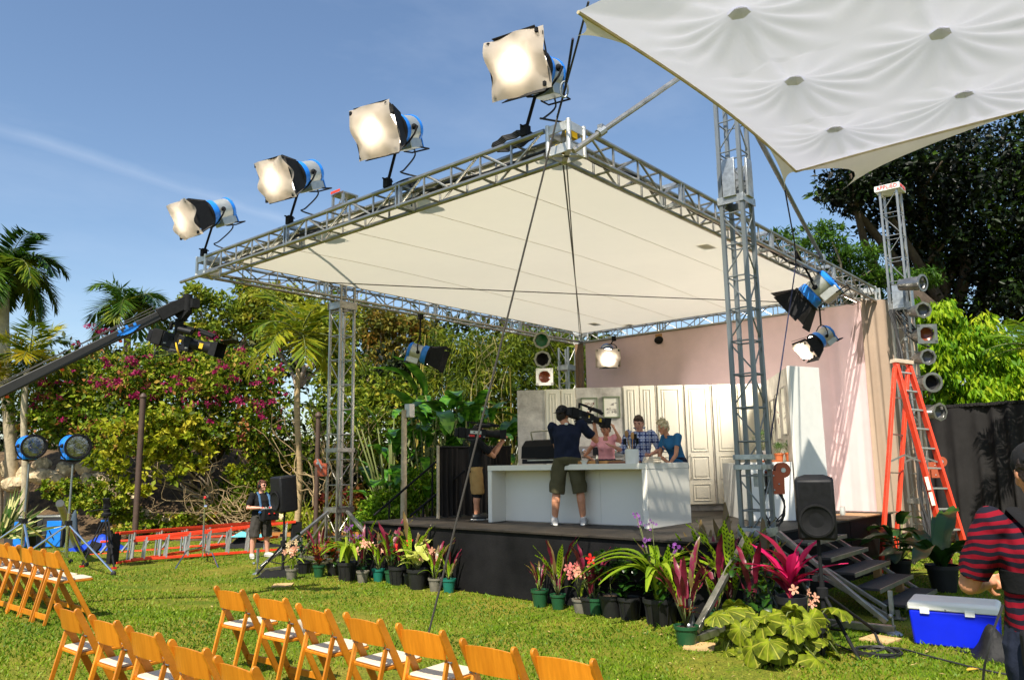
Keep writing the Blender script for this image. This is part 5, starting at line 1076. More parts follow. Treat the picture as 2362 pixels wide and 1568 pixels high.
# woman in blue
o = V((11.40, 6.30, DZ)); t, k, hp_, hr, J = person('woman in a teal shirt with spiky ash blonde hair, leaning on the island', o, 160., 1.68, dict(pelvis=(-.10, 0, .94), waist=(-.07, 0, 1.09), chest=(.04, 0, 1.27), neck=(.12, 0, 1.43), head=(.20, 0, 1.55), elbowR=(.12, -.22, 1.08), handR=(.10, .02, .93), elbowL=(.16, .24, 1.08), handL=(.27, .20, .945), footL=(-.05, .10, 0), footR=(-.05, -.10, 0), hpitch=.25, hyaw=.1, hL=dict(d=(1, .1, -.1), n=(0, 0, -1), curl=.3)), SKINM, BLUET, JEAN, SHOEB, None, HBLOND, girth=1.08, female=True, shorts=False, sleeve=.55)
haircap(t, k, hp_, hr, HBLOND, True, False, True)
# sound recordist on the lawn
o = gat(598, 1285); t, k, hp_, hr, J = person('sound man in sunglasses and black shirt carrying a mixer bag, by the ladders', o, -92., 1.62, dict(footL=(.05, .17, 0), footR=(0, -.19, 0), toeL=(1, .35, 0), toeR=(1, -.4, 0), kneeL=(.05, .15, .49), kneeR=(.03, -.17, .49), elbowR=(.02, -.34, 1.13), handR=(.25, -.16, 1.13), elbowL=(.05, .32, 1.13), handL=(.27, .14, 1.14), hyaw=.30, hR=dict(d=(.7, .6, 0), n=(0, 0, -1), curl=1.2), hL=dict(d=(.7, -.6, 0), n=(0, 0, -1), curl=1.)), SKIN2, BLKT, CHARC, SHOEG, None, HRED, girth=1.40, sleeve=.8)
haircap(t, k, hp_, hr, HRED); b = MB()
for s_ in (1, -1): b.ell(hp_(.095, s_*.034, .012), (.010, .030, .018), 10, hr)
b.path([hp_(.06, -.075, .015), hp_(.10, 0, .016), hp_(.06, .075, .015)], .004, 5); b.v = [tuple(V(v)*k) for v in b.v]; b.obj('sunglasses', BLACK, t, world=False)
b = MB(); b.path([hp_(0, -.09, .0), hp_(-.01, -.07, .11), hp_(-.01, .07, .11), hp_(0, .09, .0)], .012, 6)
for s_ in (1, -1): b.lathe([(.04, 0), (.045, .02), (.03, .035)], 12, hp_(0, s_*.082, -.01), hr @ V((0, s_, 0)))
b.v = [tuple(V(v)*k) for v in b.v]; b.obj('headphones', MATBLACK, t, world=False)
STRAPB = clothmat('blue padded strap', (.06, .13, .24)); b = MB()
for s_ in (1, -1): b.path([V((.26, s_*.12, 1.02))*k, V((.175, s_*.125, 1.25))*k, V((.12, s_*.12, 1.39))*k, V((.02, s_*.11, 1.475))*k, V((-.12, s_*.10, 1.38))*k], [.028]*5, 8, ell=.4)
b.obj('harness_strap', STRAPB, t, world=False)
Mw = root_matrix(t); p = Mw @ (V((.36, 0, .98))*k); bt = thing('mixer_bag', 'black sound mixer bag with silver knobs and two red tabs', 'bag', p, R(-92))
MB().box((0, 0, 0), (.22, .36, .24)).obj('pouch', clothmat('black nylon', (.012, .012, .013)), bt, world=False, bev=.02); MB().box((.0, 0, .125), (.20, .32, .012)).obj('mixer_panel', GREYP, bt, world=False)
for i in range(8): MB().lathe([(.014, 0), (.012, .03)], 8, (-.05+.1*(i % 2), -.13+.037*i, .132)).obj('knob', CHROME if i % 3 else REDL, bt, world=False)
for y in (-.06, .06): MB().ell((.115, y, .02), (.012, .022, .018), 8).obj('red_tab', REDL, bt, world=False)
b = MB(); b.path(smoothpath([(.05, -.15, .12), (.02, -.24, .05), (.05, -.22, -.1), (.1, -.1, -.14)], 4), .008, 5); b.obj('cable', RUBBER, bt, world=False)
MB().ell((-.02, -.20, .05), (.03, .03, .03), 8).obj('blue_plug', BLUEP, bt, world=False)
# man in striped shirt close on the right
o = gp(4.62, .535); t, k, hp_, hr, J = person('man in red and navy striped shirt with black harness, beside the cool box', o, 30., 1.90, dict(elbowL=(.10, .315, 1.13), handL=(.36, .15, 1.10), elbowR=(.10, -.37, 1.13), handR=(.38, -.26, 1.10), footL=(0, .15, 0), footR=(0, -.15, 0), head=(.06, 0, 1.64), hpitch=.3, twist=0, hL=dict(curl=1.1), hR=dict(curl=1.1)), SKINM, stripemat(), JEAN, SHOEB, None, HDARK, girth=1.40, mouth=False, shorts=False, sleeve=.85)
haircap(t, k, hp_, hr, HDARK, False); cap(t, k, hp_, hr, MATBLACK, True)
HAR = clothmat('black webbing', (.010, .010, .011)); b = MB()
for s_ in (1, -1): b.path([V((.10, s_*.13, 1.36))*k, V((.0, s_*.13, 1.475))*k, V((-.13, s_*.11, 1.40))*k, V((-.185, s_*.07, 1.25))*k, V((-.20, s_*.02, 1.10))*k, V((-.20, 0, 1.02))*k], [.038]*6, 10, ell=.35)
b.loft([(V((-.004, 0, 1.12))*k, .186*k, .208*k, 0), (V((-.002, 0, 1.21))*k, .188*k, .214*k, 0)], 28); b.obj('harness', HAR, t, world=False)
MB().box((-.15*k, .16*k, .90*k), (.07, .13, .17)).obj('hip_pouch', MATBLACK, t, world=False, bev=.02)
b = MB(); b.path(smoothpath([V((.05, .20, 1.05))*k, V((-.05, .31, .9))*k, V((0, .33, .70))*k, V((-.15, .26, .62))*k], 5), .006, 5); b.obj('cable', RUBBER, t, world=False)
# ------------------------------------------------------------------ folding chairs
def chair_proto(label, group):
    t = thing('folding_chair', label, 'chair', (0, 0, 0), 0, group); W2 = .205
    TOP = V((-.105, 0, .80)); FT_ = V((.325, 0, 0)); ax = (TOP-FT_).normalized(); n_ = V((ax.z, 0, -ax.x))
    for s_ in (1, -1):
        b = MB(); L_ = (TOP-FT_).length; prof = [(-.026, 0), (.026, 0), (.026, L_-.03)]+[(.026*math.cos(a), L_-.03+.030*math.sin(a)) for a in [PI*i/8 for i in range(1, 8)]]+[(-.026, L_-.03)]
        b.prism(prof, -.011, .011, FT_+V((0, s_*W2, 0)), n_, ax); b.obj('post', WOOD, t, world=False, bev=.004)
        RL, RU = V((-.16, 0, 0)), V((-.018, 0, .585)); a2 = (RU-RL).normalized(); n2 = V((a2.z, 0, -a2.x)); L2 = (RU-RL).length
        prof = [(-.017, 0), (.017, 0), (.017, L2)]+[(.017*math.cos(a), L2+.017*math.sin(a)) for a in [PI*i/6 for i in range(1, 6)]]+[(-.017, L2)]
        b = MB(); b.prism(prof, -.010, .010, RL+V((0, s_*(W2-.027), 0)), n2, a2); b.obj('rear_leg', WOOD, t, world=False, bev=.003)
        MB().tube(RU+V((0, s_*(W2+.013), -.0)), RU+V((0, s_*(W2-.040), 0)), .006, n=8).obj('bolt', TOWERM, t, world=False)
    b = MB(); rows = []                           # curved back panel with a raised middle edge
    P = []
    for i in range(13):
        y = -W2+.012+(2*W2-.024)*i/12; u = 1-(y/W2)**2; x0 = -.085-.022*u; z1 = .755+.018*u; z0 = .605
        P.append([V((x0+.035+.0, y, z0)), V((x0, y, z1)), V((x0+.014, y, z1)), V((x0+.049, y, z0))])
    for i in range(13): rows.append(P[i]+[P[i][0]])
    b.grid(rows); b.add(P[0], [(0, 1, 2, 3)]); b.add(P[-1], [(3, 2, 1, 0)]); b.obj('backrest', WOOD, t, world=False)
    def rrect(x0, x1, y0, y1, r):
        o = []
        for cx, cy, a0 in ((x1-r, y1-r, 0), (x0+r, y1-r, PI/2), (x0+r, y0+r, PI), (x1-r, y0+r, 1.5*PI)): o += [(cx+r*math.cos(a0+PI/2*i/4), cy+r*math.sin(a0+PI/2*i/4)) for i in range(5)]
        return o
    b = MB(); b.prism(rrect(-.055, .335, -.175, .175, .035), .432, .455); b.obj('seat', WOOD, t, world=False, bev=.004)
    b = MB(); b.prism(rrect(-.045, .325, -.165, .165, .035), .456, .474); b.obj('cushion', CUSH, t, world=False, bev=.008)
    MB().box((.262, 0, .115), (.018, 2*W2-.024, .055)).obj('front_rail', WOOD, t, world=False, bev=.003)
    MB().box((-.135, 0, .085), (.016, 2*W2-.075, .06)).obj('rear_rail', WOOD, t, world=False, bev=.003)
    MB().tube((.085, -W2, .425), (.085, W2, .425), .007).obj('pivot_rod', TOWERM, t, world=False)
    return t
ch0 = chair_proto('honey wood folding chair with ivory seat, heading the middle row nearest the sound man', 'folding chairs on the lawn'); used = [0]
NTH = ['first', 'second', 'third', 'fourth', 'fifth', 'sixth', 'seventh', 'eighth']
def put(p, rz, label):
    c = ch0 if used[0] == 0 else copy_tree(ch0)
    used[0] = 1; c.location = p; c.rotation_euler = (0, 0, rz); c['label'] = label; return c
rr = random.Random(2)
def rowchairs(pxs, zt, labels, jit=.055, yaw=0.):
    for (px, py), lab in zip(pxs, labels):
        p = at(px, py, zt); q = V((p.x+.105*math.cos(yaw)+.205*math.sin(yaw), p.y-.205*math.cos(yaw)+.105*math.sin(yaw), zt-.80)); put(q, yaw+rr.uniform(-jit, jit), lab)
rowchairs([(498, 1350), (589, 1368), (683, 1391), (793, 1412), (917, 1436), (1064, 1471), (1228, 1495)], .80, ['folding chair at the lawn-side end of the middle row, standing next to open grass', 'folding chair with a paper cup on its seat, second along the middle row', 'folding chair third along the middle row, just past the one with the cup', 'folding chair fourth along the middle row, in front of the guy rope', 'folding chair fifth along the middle row, beside the guy rope stake', 'folding chair sixth along the middle row, only its back in view', 'folding chair ending the middle row, only its back top in view'])
rowchairs([(128, 1391), (208, 1416), (293, 1442), (392, 1474), (494, 1512)], .80, ['folding chair at the outer end of the nearest row, whole seat in view', 'folding chair with a dark stain on its back post, second in the nearest row', 'folding chair third in the nearest row, past the stained post', 'folding chair fourth in the nearest row, seat just showing', 'folding chair fifth in the nearest row, only its back in view'], yaw=.02)
zt = 1.0; base = at(98, 1263, zt)
for i in range(7):
    q = V((base.x+.105+.012*i, base.y-.205+.455*i, 0)); q.z = gz(q.x, q.y)
    put(q, rr.uniform(-.03, .03), 'folding chair '+['ending the far row next to open lawn, its seat and post fully seen', 'second from the lawn end of the far row', 'third from the lawn end of the far row', 'fourth from the lawn end of the far row', 'fifth from the lawn end of the far row', 'sixth from the lawn end of the far row', 'seventh from the lawn end, cut by the frame edge'][i])
p = at(589, 1368, .80); CUPM = mat('paper cup print', (.62, .55, .44), .7, 0, .3, 14)
tag(MB().lathe([(.028, 0), (.042, .105), (.040, .105), (.026, .004)], 18, (p.x+.24, p.y-.33, .476), caps=False).obj('paper_cup', CUPM), 'printed paper cup left on the second chair of the middle row', 'cup')
# ------------------------------------------------------------------ camera crane
A, B = dep(-20, 915, 8.9), dep(392, 716, 10.0); d = (B-A).normalized(); A2 = A-d*3.2
t = thing('camera_crane', 'black camera crane boom reaching in with a blue emblem on its side', 'camera crane', (A2.x, A2.y, 0))
MB().bar(A2, B, .088, .120, (0, 0, 1)).obj('boom', mat('black boom', (.018, .017, .016), .55, 0, .2, 6), t, bev=.012)
x, y, z = basis(d); b = MB(); off = -x if (-x).dot(EYE-A) > 0 else x
for i, u in enumerate(np.linspace(-.13, .13, 9)):
    h = .085*math.cos(u/.13*1.3)*.72; c_ = A.lerp(B, .745)+d*u+off*.0525; b.bar(c_-y*(h*.7), c_+y*(h*.6+.03*math.sin(i*2)), .034, .004, off)
b.obj('emblem', mat('blue emblem', (.02, .22, .75), .5), t)
E_ = dep(432, 704, 10.1); b = MB(); b.bar(B-d*.15, B+d*.28, .12, .155, (0, 0, 1)); b.bar(B+V((0, 0, .06)), E_+V((0, 0, .05)), .09, .09, (0, 0, 1)); b.obj('nose_bracket', MATBLACK, t, bev=.006)
b = MB(); b.tube(E_-V((0, 0, .08)), E_+V((0, 0, .14)), .06, n=12); b.box(E_+CR*.09+V((0, 0, .02)), (.10, .10, .12)); b.obj('pan_motor', MATBLACK, t)
dr = [E_-V((0, 0, .05)), dep(414, 735, 10.1), dep(410, 790, 10.1)]; b = MB(); b.bar(dr[0], dr[1], .10, .13); b.bar(dr[1], dr[2]-V((0, 0, .05)), .10, .11); b.obj('drop_arm', MATBLACK, t, bev=.006)
b = MB(); b.path([A2+V((0, 0, .09)), A+V((0, 0, .12)), A.lerp(B, .6)+V((0, 0, .12)), B+V((0, 0, .10))], .007, 5); b.path([A2-V((0, 0, .02))+off*.1, A.lerp(B, .9)+off*.1+V((0, 0, .14))], .006, 5); b.obj('stay_wire', WIRE, t)
ORT = mat('orange tape', (.75, .09, .01), .5)
for u in (.06, .35, .68): MB().ell(A.lerp(B, u)-y*(.075 if y.z > 0 else -.075), (.025, .025, .02), 8).obj('orange_tab', ORT, t)
b = MB(); b.tube((A2.x, A2.y, 0), (A2.x, A2.y, A2.z-.1), .09, n=12); b.box((A2.x, A2.y, .06), (.9, .9, .12)); b.box(A2-d*.5, (.5, .4, .4)); b.obj('pedestal', MATBLACK, t)
cd_ = CR*1.0-CF*.12-V((0, 0, .22)); ct, T = vidcam('black video camera slung under the crane boom end', dep(405, 792, 10.1)-V((0, 0, .10)), cd_, 1.15)
MB().path(smoothpath([dr[2]+CF*-.06, dr[2]+CF*-.09+CR*.04-V((0, 0, .10)), dr[2]+CR*.06-V((0, 0, .22))], 4), .012, 6).obj('yellow_cable', YEL, ct)
b = MB(); b.bar(T(.53, -.1, .20), T(.53, .1, .20), .004, .004); P = [T(.53, -.12, .21), T(.53, .12, .21), T(.70, .11, .27), T(.70, -.11, .27)]; P = P+[p+V((0, 0, .006)) for p in P]; b.add(P, [(3, 2, 1, 0), (4, 5, 6, 7), (0, 1, 5, 4), (1, 2, 6, 5), (2, 3, 7, 6), (3, 0, 4, 7)]); b.obj('lens_flag', MATBLACK, ct)
# ------------------------------------------------------------------ step ladders
def rail(b, p, q, w=.075, h=.03, up=(0, 0, 1)): b.bar(p, q, w, h, up)
def stepladder(label, feetF, feetB, top, n, m=REDP, group=None, hinge=True):
    """feetF: two front feet, feetB: two back feet, top: two top points"""
    c = sum((V(p) for p in feetF), V())/2; t = thing('step_ladder', label, 'ladder', (c.x, c.y, 0), 0, group); feetF = [V(p) for p in feetF]; feetB = [V(p) for p in feetB]; top = [V(p) for p in top]; sd_ = (top[1]-top[0]).normalized()
    for i in range(2):
        MB().bar(feetF[i], top[i], .045, .13, sd_.cross(top[i]-feetF[i])).obj('front_rail', m, t, bev=.004); nb = (feetB[i]-top[i]); tb = top[i]+nb.normalized()*.12
        MB().bar(feetB[i], tb, .045, .095, sd_.cross(nb)).obj('rear_rail', m, t, bev=.004)
        MB().bar(feetF[i]+V((0, 0, .0)), feetF[i].lerp(top[i], .02), .055, .14, sd_.cross(top[i]-feetF[i])).obj('foot', RUBBER, t)
    for i in range(1, n+1):
        f = i/(n+.6); a, c = feetF[0].lerp(top[0], f), feetF[1].lerp(top[1], f); MB().bar(a, c, .085, .028, (0, 0, 1)).obj('step', GREYP, t, bev=.003)
        if i % 2: f2 = f*.96; MB().bar(feetB[0].lerp(top[0], f2), feetB[1].lerp(top[1], f2), .035, .02, (0, 0, 1)).obj('rear_brace', ALU, t)
    MB().bar(top[0]-sd_*.05, top[1]+sd_*.05, .20, .07, (0, 0, 1)).obj('top_cap', mat('ladder cap', (.50, .40, .30), .6) if 'ladder cap' not in bpy.data.materials else bpy.data.materials['ladder cap'], t, bev=.006)
    if hinge:
        for i in range(2):
            a, c = feetF[i].lerp(top[i], .50), feetB[i].lerp(top[i], .50); m_ = (a+c)/2+V((0, 0, .12)); b = MB(); b.bar(a, m_, .012, .03); b.bar(m_, c, .012, .03); b.obj('spreader', ALU, t)
    return t
F0, F1 = at(2150, 1330)+V((0, 0, 0)), at(2232, 1312); B0, B1 = at(2028, 1318), at(2048, 1290)
T0, T1 = dep(2062, 832, 14.3), dep(2096, 836, 14.45)
sl = stepladder('tall upright red step ladder with grey steps beside the white tower', [dep(2212, 1330, 14.0)*1, dep(2252, 1300, 14.4)*1] if False else [at(2196, 1325), at(2243, 1318)], [at(2030, 1330), at(2062, 1318)], [dep(2064, 833, 13.9), dep(2094, 837, 13.9)], 10)
lab_m = mat('paper label', (.72, .64, .48), .7)
fr0, tp0 = at(2196, 1325), dep(2064, 833, 13.9)
for f0, f1 in ((.30, .36), (.37, .43)):
    a, c = fr0.lerp(tp0, f0), fr0.lerp(tp0, f1); o_ = (EYE-a).normalized()*.075; MB().bar(a+o_, c+o_, .055, .004, o_).obj('warning_label', lab_m, sl)
# the ladders lying on the lawn
def flatladder(label, p, q, w, up, n, m=REDP, double=True, group='red ladders lying on the lawn'):
    p, q, up = V(p), V(q), V(up).normalized(); d = (q-p).normalized(); s_ = up.cross(d).normalized(); t = thing('step_ladder', label, 'ladder', p, 0, group)
    for k in range(2 if double else 1):
        o = s_*(.11*k)
        for e in (0, 1): MB().bar(p+up*w*e+o, q+up*w*e*(.72 if k == 0 else .8)+up*(.07*(1-e))+o, .058, .03, s_).obj('side_rail', m, t, bev=.004)
        for i in range(n):
            f = (i+.5)/n; a = p.lerp(q, f)+up*(.07*f)+o; c = a+up*(w*(1-.28*f) if k == 0 else w*(1-.2*f))-up*.07*f; MB().bar(a, c, .09 if k == 0 else .035, .03, d).obj('step', GREYP, t)
    b = MB(); b.bar(p+s_*.05-d*.06, p+up*w+s_*.05-d*.06, .22, .10, s_); b.obj('end_cap', MATBLACK, t); return t
UZ = V((0, 0, 1))
flatladder('red step ladder lying on its side, black end cap towards the tripod', at(268, 1299), at(640, 1243)*1, .60, UZ+CF*.1, 7)
flatladder('red step ladder lying on its side, crossing in front of the sound man', at(672, 1266)*1.0, at(300, 1303)*1.02, .62, UZ+CF*.2, 8)
flatladder('red step ladder lying flat on the grass under the other two', at(205, 1284)*1.02, at(560, 1262)*1.05, .52, UZ*.35+CF*.9, 8, double=False)
# ------------------------------------------------------------------ loudspeakers on stands
def speaker(label, c, face, w=.37, h=.66, dpt=.34, tilt=0., g0=None, pole_label='', legs=(), knob=True):
    c = V(c); f = V(face).normalized(); x = f.cross(UZ).normalized(); t = thing('loudspeaker', label, 'loudspeaker', c-V((0, 0, h/2)), 0, 'loudspeakers on stands')
    b = MB(); poly = [(-w/2, dpt/2), (w/2, dpt/2), (w/2, -.02), (w*.30, -dpt/2), (-w*.30, -dpt/2), (-w/2, -.02)]
    b.prism(poly, -h/2, h/2, c, x, f) if x.cross(f).z > 0 else b.prism([(-a, e) for a, e in poly], -h/2, h/2, c, -x, f); b.obj('cabinet', BLACK, t, bev=.03)
    rot = facing(f); cc = c+f*(dpt/2+.001)
    MB().lathe([(.15, 0), (.165, .006), (.165, .014), (.145, .016), (.14, .008), (.06, -.02), (.001, -.03)], 24, cc-V((0, 0, .10)), f, caps=False).obj('woofer', MATBLACK, t)
    MB().box((0, 0, 0), (.001, .001, .001)) if False else None
    b = MB(); b.bar(cc+V((0, 0, .10))-x*.06+f*.002, cc+V((0, 0, .20))-x*.06+f*.002, .0, .0) if False else b.lathe([(.06, 0), (.075, .012), (.03, .004)], 16, cc+V((0, 0, .19)), f, caps=False); b.obj('horn', MATBLACK, t)
    g0 = V(g0); s = thing('speaker_stand', pole_label, 'speaker stand', g0, 0, 'black tripod speaker stands'); topp = c-V((0, 0, h/2+.005))
    MB().path([g0+V((0, 0, .18)), topp], .019, 10).obj('pole', MATBLACK, s); MB().path([g0+V((0, 0, .12)), g0.lerp(topp, .62)], .026, 10).obj('sleeve', MATBLACK, s); b = MB(); hub = g0.lerp(topp, .52); b.lathe([(.05, -.05), (.055, .04), (.03, .05)], 12, hub); b.box(g0.lerp(topp, .64)+x*.05, (.07, .05, .05)); b.obj('collar', MATBLACK, s)
    for l in legs: l = V(l); MB().path([hub, l], .017, 8).obj('leg', MATBLACK, s); MB().ell(l, (.025, .025, .022), 8).obj('foot', RUBBER, s); MB().tube(g0+V((0, 0, .22)), hub.lerp(l, .55), .010).obj('strut', MATBLACK, s)
    return t
c = dep(1881, 1168, 7.75); g0 = V((c.x, c.y, 0)); speaker('black loudspeaker on tripod stand beside the stage steps, near the winch', c, -CF*.9-CR*.35, .36, .60, .34, 0, g0, 'black tripod stand under the loudspeaker beside the pink bromeliad', [at(1987, 1531), at(1905, 1500)-CR*.15+CF*.5, at(2030, 1462)])
c = dep(657, 1138, 13.6); g0 = V((c.x, c.y, 0)); speaker('black loudspeaker on tripod stand beside the sound man', c, -CF*.7-CR*.75, .40, .62, .36, 0, g0, 'black tripod stand under the loudspeaker beside the sound man', [at(590, 1327), at(700, 1300), at(672, 1275)])
# ------------------------------------------------------------------ stands and tripods
g0 = gat(466, 1296); t = thing('c_stand', 'slim chrome stand with bent legs on the grass before the ladders', 'light stand', g0)
MB().tube(g0+V((0, 0, .10)), g0+V((0, 0, 1.25)), .016, n=10).obj('mast', CHROME, t); MB().tube(g0+V((0, 0, .3)), g0+V((0, 0, .75)), .02, n=10).obj('lower_mast', TOWERM, t)
for (px, py), h in (((404, 1312), .30), ((503, 1310), .24), ((470, 1280), .2)):
    e = gat(px, py); MB().path([g0+V((0, 0, h)), g0.lerp(e, .62)+V((0, 0, h)), e+V((0, 0, .01))], .014, 8).obj('leg', CHROME, t)
MB().lathe([(.045, 0), (.05, .03), (.045, .06)], 10, g0+V((0, 0, 1.12)), CR).box(g0+V((0, 0, 1.26)), (.05, .05, .05)).obj('grip_head', CHROME, t); MB().ell(g0+V((0, 0, 1.30)), (.03, .03, .04), 8).obj('red_cap', REDL, t)
g0 = gat(238, 1296); t = thing('tripod', 'black camera tripod with red feet and a blue clip beside the ladders', 'tripod', g0); hd_ = g0+V((0, 0, 1.02))
for (px, py) in ((188, 1308), (263, 1312), (252, 1300)):
    e = gat(px, py)
    for s_ in (-.03, .03): MB().path([hd_+CR*s_-V((0, 0, .08)), e.lerp(hd_, .35)+CR*s_], .014, 8).obj('leg_tube', MATBLACK, t)
    MB().path([e.lerp(hd_, .42), e+V((0, 0, .03))], .018, 8).obj('leg', MATBLACK, t); MB().box(e+V((0, 0, .02)), (.07, .07, .04)).obj('foot', REDL, t)
b = MB(); b.lathe([(.09, 0), (.10, .05), (.06, .08), (.07, .14), (.03, .17)], 14, hd_-V((0, 0, .08))); b.box(hd_+V((0, 0, .13)), (.12, .10, .08)); b.obj('fluid_head', MATBLACK, t); MB().path([hd_+V((0, 0, .08)), hd_+V((0, 0, .02))-CR*.35], .012, 6).obj('pan_bar', MATBLACK, t); MB().box(hd_-V((0, 0, .16))-CF*.06, (.12, .06, .035)).obj('blue_clip', BLUEP, t); b = MB(); b.bar(hd_+V((0, 0, .17)), hd_+V((0, 0, .30))-CF*.06, .13, .05); b.obj('monitor', BLACK, t)
# cases, roll and tarp behind the chairs
CASEM = mat('black flight case', (.03, .03, .032), .6)
def case(label, px, py, w, h, dp, m, cat='case', blue=True):
    g = at(px, py); c = V((g.x, g.y, h/2)); t = thing('equipment_case', label, cat, g, R(-50), 'equipment cases behind the chairs')
    MB().box((0, 0, h/2), (w, dp, h)).obj('shell', m, t, world=False, bev=.02); MB().box((w*.16, -dp/2-.004, h*.45), (w*.55, .012, h*.78)).obj('front_panel', BLUEP if blue else GREYP, t, world=False, bev=.004); MB().tube((w*.16-.1, -dp/2-.03, h*.55), (w*.16+.02, -dp/2-.03, h*.30), .014).obj('handle', MATBLACK, t, world=False); MB().box((0, 0, h-.02), (w+.03, dp+.03, .04)).obj('lid_edge', GREYP, t, world=False, bev=.005); return t
case('black equipment case with a blue front beside the tall chrome stand', 50, 1262, .62, .78, .5, CASEM); case('black equipment case with a broad blue front by the grey leaning tube', 125, 1262, .66, .80, .5, CASEM)
a, c = at(178, 1268), dep(138, 1160, 15.6); t = MB().tube(a+V((0, 0, .05)), c, .075, n=14).obj('paper_roll', mat('grey paper roll', (.46, .40, .34), .8)); tag(t, 'grey paper roll leaning against the blue-fronted cases', 'roll')
def cloth_heap(label, name, c, sx, sy, h, m, seed, cat):
    b = MB(); rows = []
    for i in range(19):
        row = []
        for j in range(19):
            u, v_ = i/9-1, j/9-1; r = min(1, math.hypot(u, v_)); e = (1-r**2)
            row.append(V(c)+CR*u*sx*(1+.1*math.sin(5*v_+seed))+FH*v_*sy+V((0, 0, .01+max(0, h*e*(.6+.4*math.sin(4*u+seed)*math.cos(3*v_))+.05*h*math.sin(9*u+7*v_)*e))))
        rows.append(row)
    b.grid(rows); tag(b.obj(name, m, ang=180), label, cat)
cloth_heap('crumpled blue tarpaulin on the grass behind the tripod', 'tarpaulin', at(225, 1268), .75, .45, .36, mat('blue tarpaulin', (.01, .05, .42), .35, 0, .1, 5, .5, 12), 1, 'tarpaulin')
cloth_heap('dark blue cloth bag hanging on the chrome stand by the roll', 'cloth_bag', at(168, 1262)+V((0, 0, .0)), .22, .2, .95, mat('slate cloth', (.05, .075, .10), .9), 2, 'bag')
cloth_heap('black bag with a turquoise top behind the lying ladders', 'kit_bag', at(585, 1262), .7, .3, .34, clothmat('black kit nylon', (.015, .015, .016)), 3, 'bag')
cloth_heap('turquoise cloth lying on the black bag behind the ladders', 'turquoise_cloth', at(580, 1262)+V((-.1, -.1, .26)), .45, .15, .16, mat('turquoise cloth', (.10, .42, .45), .8), 4, 'cloth')
cloth_heap('black cloth sack slumped at the foot of the loudspeaker tripod', 'cloth_sack', at(640, 1330)*1.0, .35, .25, .22, clothmat('black sack', (.012, .012, .012)), 5, 'sack')
# tall brown poles
for k, (px, py, y1, D_, lab) in enumerate(((322, 1218, 918, 20.3, 'tall brown pole rising behind the lying ladders'), (734, 1222, 962, 19.5, 'brown pole standing just beside the silver tower'))):
    top = dep(px+8*(1-k), y1, D_); t = thing('brown_pole', lab, 'pole', (top.x, top.y, 0), 0, 'brown poles at the garden edge'); MB().tube((top.x, top.y, 0), top, .075 if k == 0 else .06, n=12).obj('shaft', POSTM, t); MB().lathe([(.085, 0), (.095, .04), (.05, .12), (.001, .14)], 12, top).obj('cap', POSTM, t)
p = dep(932, 945, 17.0); t = thing('grey_post', 'weathered grey post with a small box near its top, behind the handrails', 'post', (p.x, p.y, 0)); MB().tube((p.x, p.y, 0), p, .075, .06, 10).obj('shaft', PALEBARK, t); b = MB(); b.box(p+CR*.12-V((0, 0, .02)), (.16, .16, .30)); b.obj('junction_box', GREYP, t, bev=.01)
a, c = at(560, 1238), at(835, 1236); TIM = mat('orange timber', (.42, .17, .04), .7); tag(MB().bar(a+V((0, 0, .06)), c+V((0, 0, .06)), .10, .12).obj('timber_edging', TIM), 'orange timber edging along the lawn behind the sound man', 'edging')
# ------------------------------------------------------------------ cool box, bag, pads, cables on the right
c0 = at(2108, 1487); cdv = V((.12, -1, 0)).normalized(); cn = V((1, .12, 0)).normalized(); Lc, Dc, Hc = .74, .42, .42
t = thing('cool_box', 'blue cool box with a white hinged lid standing on the grass', 'cool box', c0); b = MB(); P = []
for z_, k_ in ((.01, .0), (Hc-.07, .02)):
    for a, e in ((0, 0), (1, 0), (1, 1), (0, 1)): P.append(c0 + cdv*(-k_ + a*(Lc+2*k_)) + cn*(-k_ + e*(Dc+2*k_)) + V((0, 0, z_)))
b.add(P, [(3, 2, 1, 0), (4, 5, 6, 7), (0, 1, 5, 4), (1, 2, 6, 5), (2, 3, 7, 6), (3, 0, 4, 7)]); b.obj('tub', mat('blue cool box plastic', (.004, .018, .62), .35, 0, .08), t, bev=.02)
b = MB(); P = []
for z_, k_ in ((Hc-.068, .028), (Hc-.005, .028), (Hc+.02, .0)):
    for a, e in ((0, 0), (1, 0), (1, 1), (0, 1)): P.append(c0 + cdv*(-k_ + a*(Lc+2*k_)) + cn*(-k_ + e*(Dc+2*k_)) + V((0, 0, z_)))
b.add(P, [(3, 2, 1, 0), (8, 9, 10, 11)]+[(4*r+i, 4*r+(i+1) % 4, 4*r+4+(i+1) % 4, 4*r+4+i) for r in (0, 1) for i in range(4)]); b.obj('lid', WHITEP, t, bev=.012)
for f in (.17, .70): MB().bar(c0+cdv*Lc*f-cn*.032+V((0, 0, Hc-.10)), c0+cdv*Lc*f-cn*.032+V((0, 0, Hc-.045)), .085, .012, -cn).obj('hinge', WHITEP, t, bev=.003)
for f in (.42,): MB().ell(c0+cdv*Lc*f-cn*.031+V((0, 0, Hc-.05)), (.006, .010, .010), 8).obj('stud', GREYP, t)
b = MB(); rr = random.Random(2)
p = at(2300, 1500); c = V((p.x-.30, p.y-.08, 0)); cloth_heap('slumped shiny black bag on the grass beside the cool box', 'camera_bag', c, .26, .28, .34, mat('black leather', (.010, .010, .011), .6, 0, .2, 6, .6, 14, spec=.2), 3, 'bag')
PLY = mat('pale plywood', (.50, .33, .15), .75, 0, .2, 6)
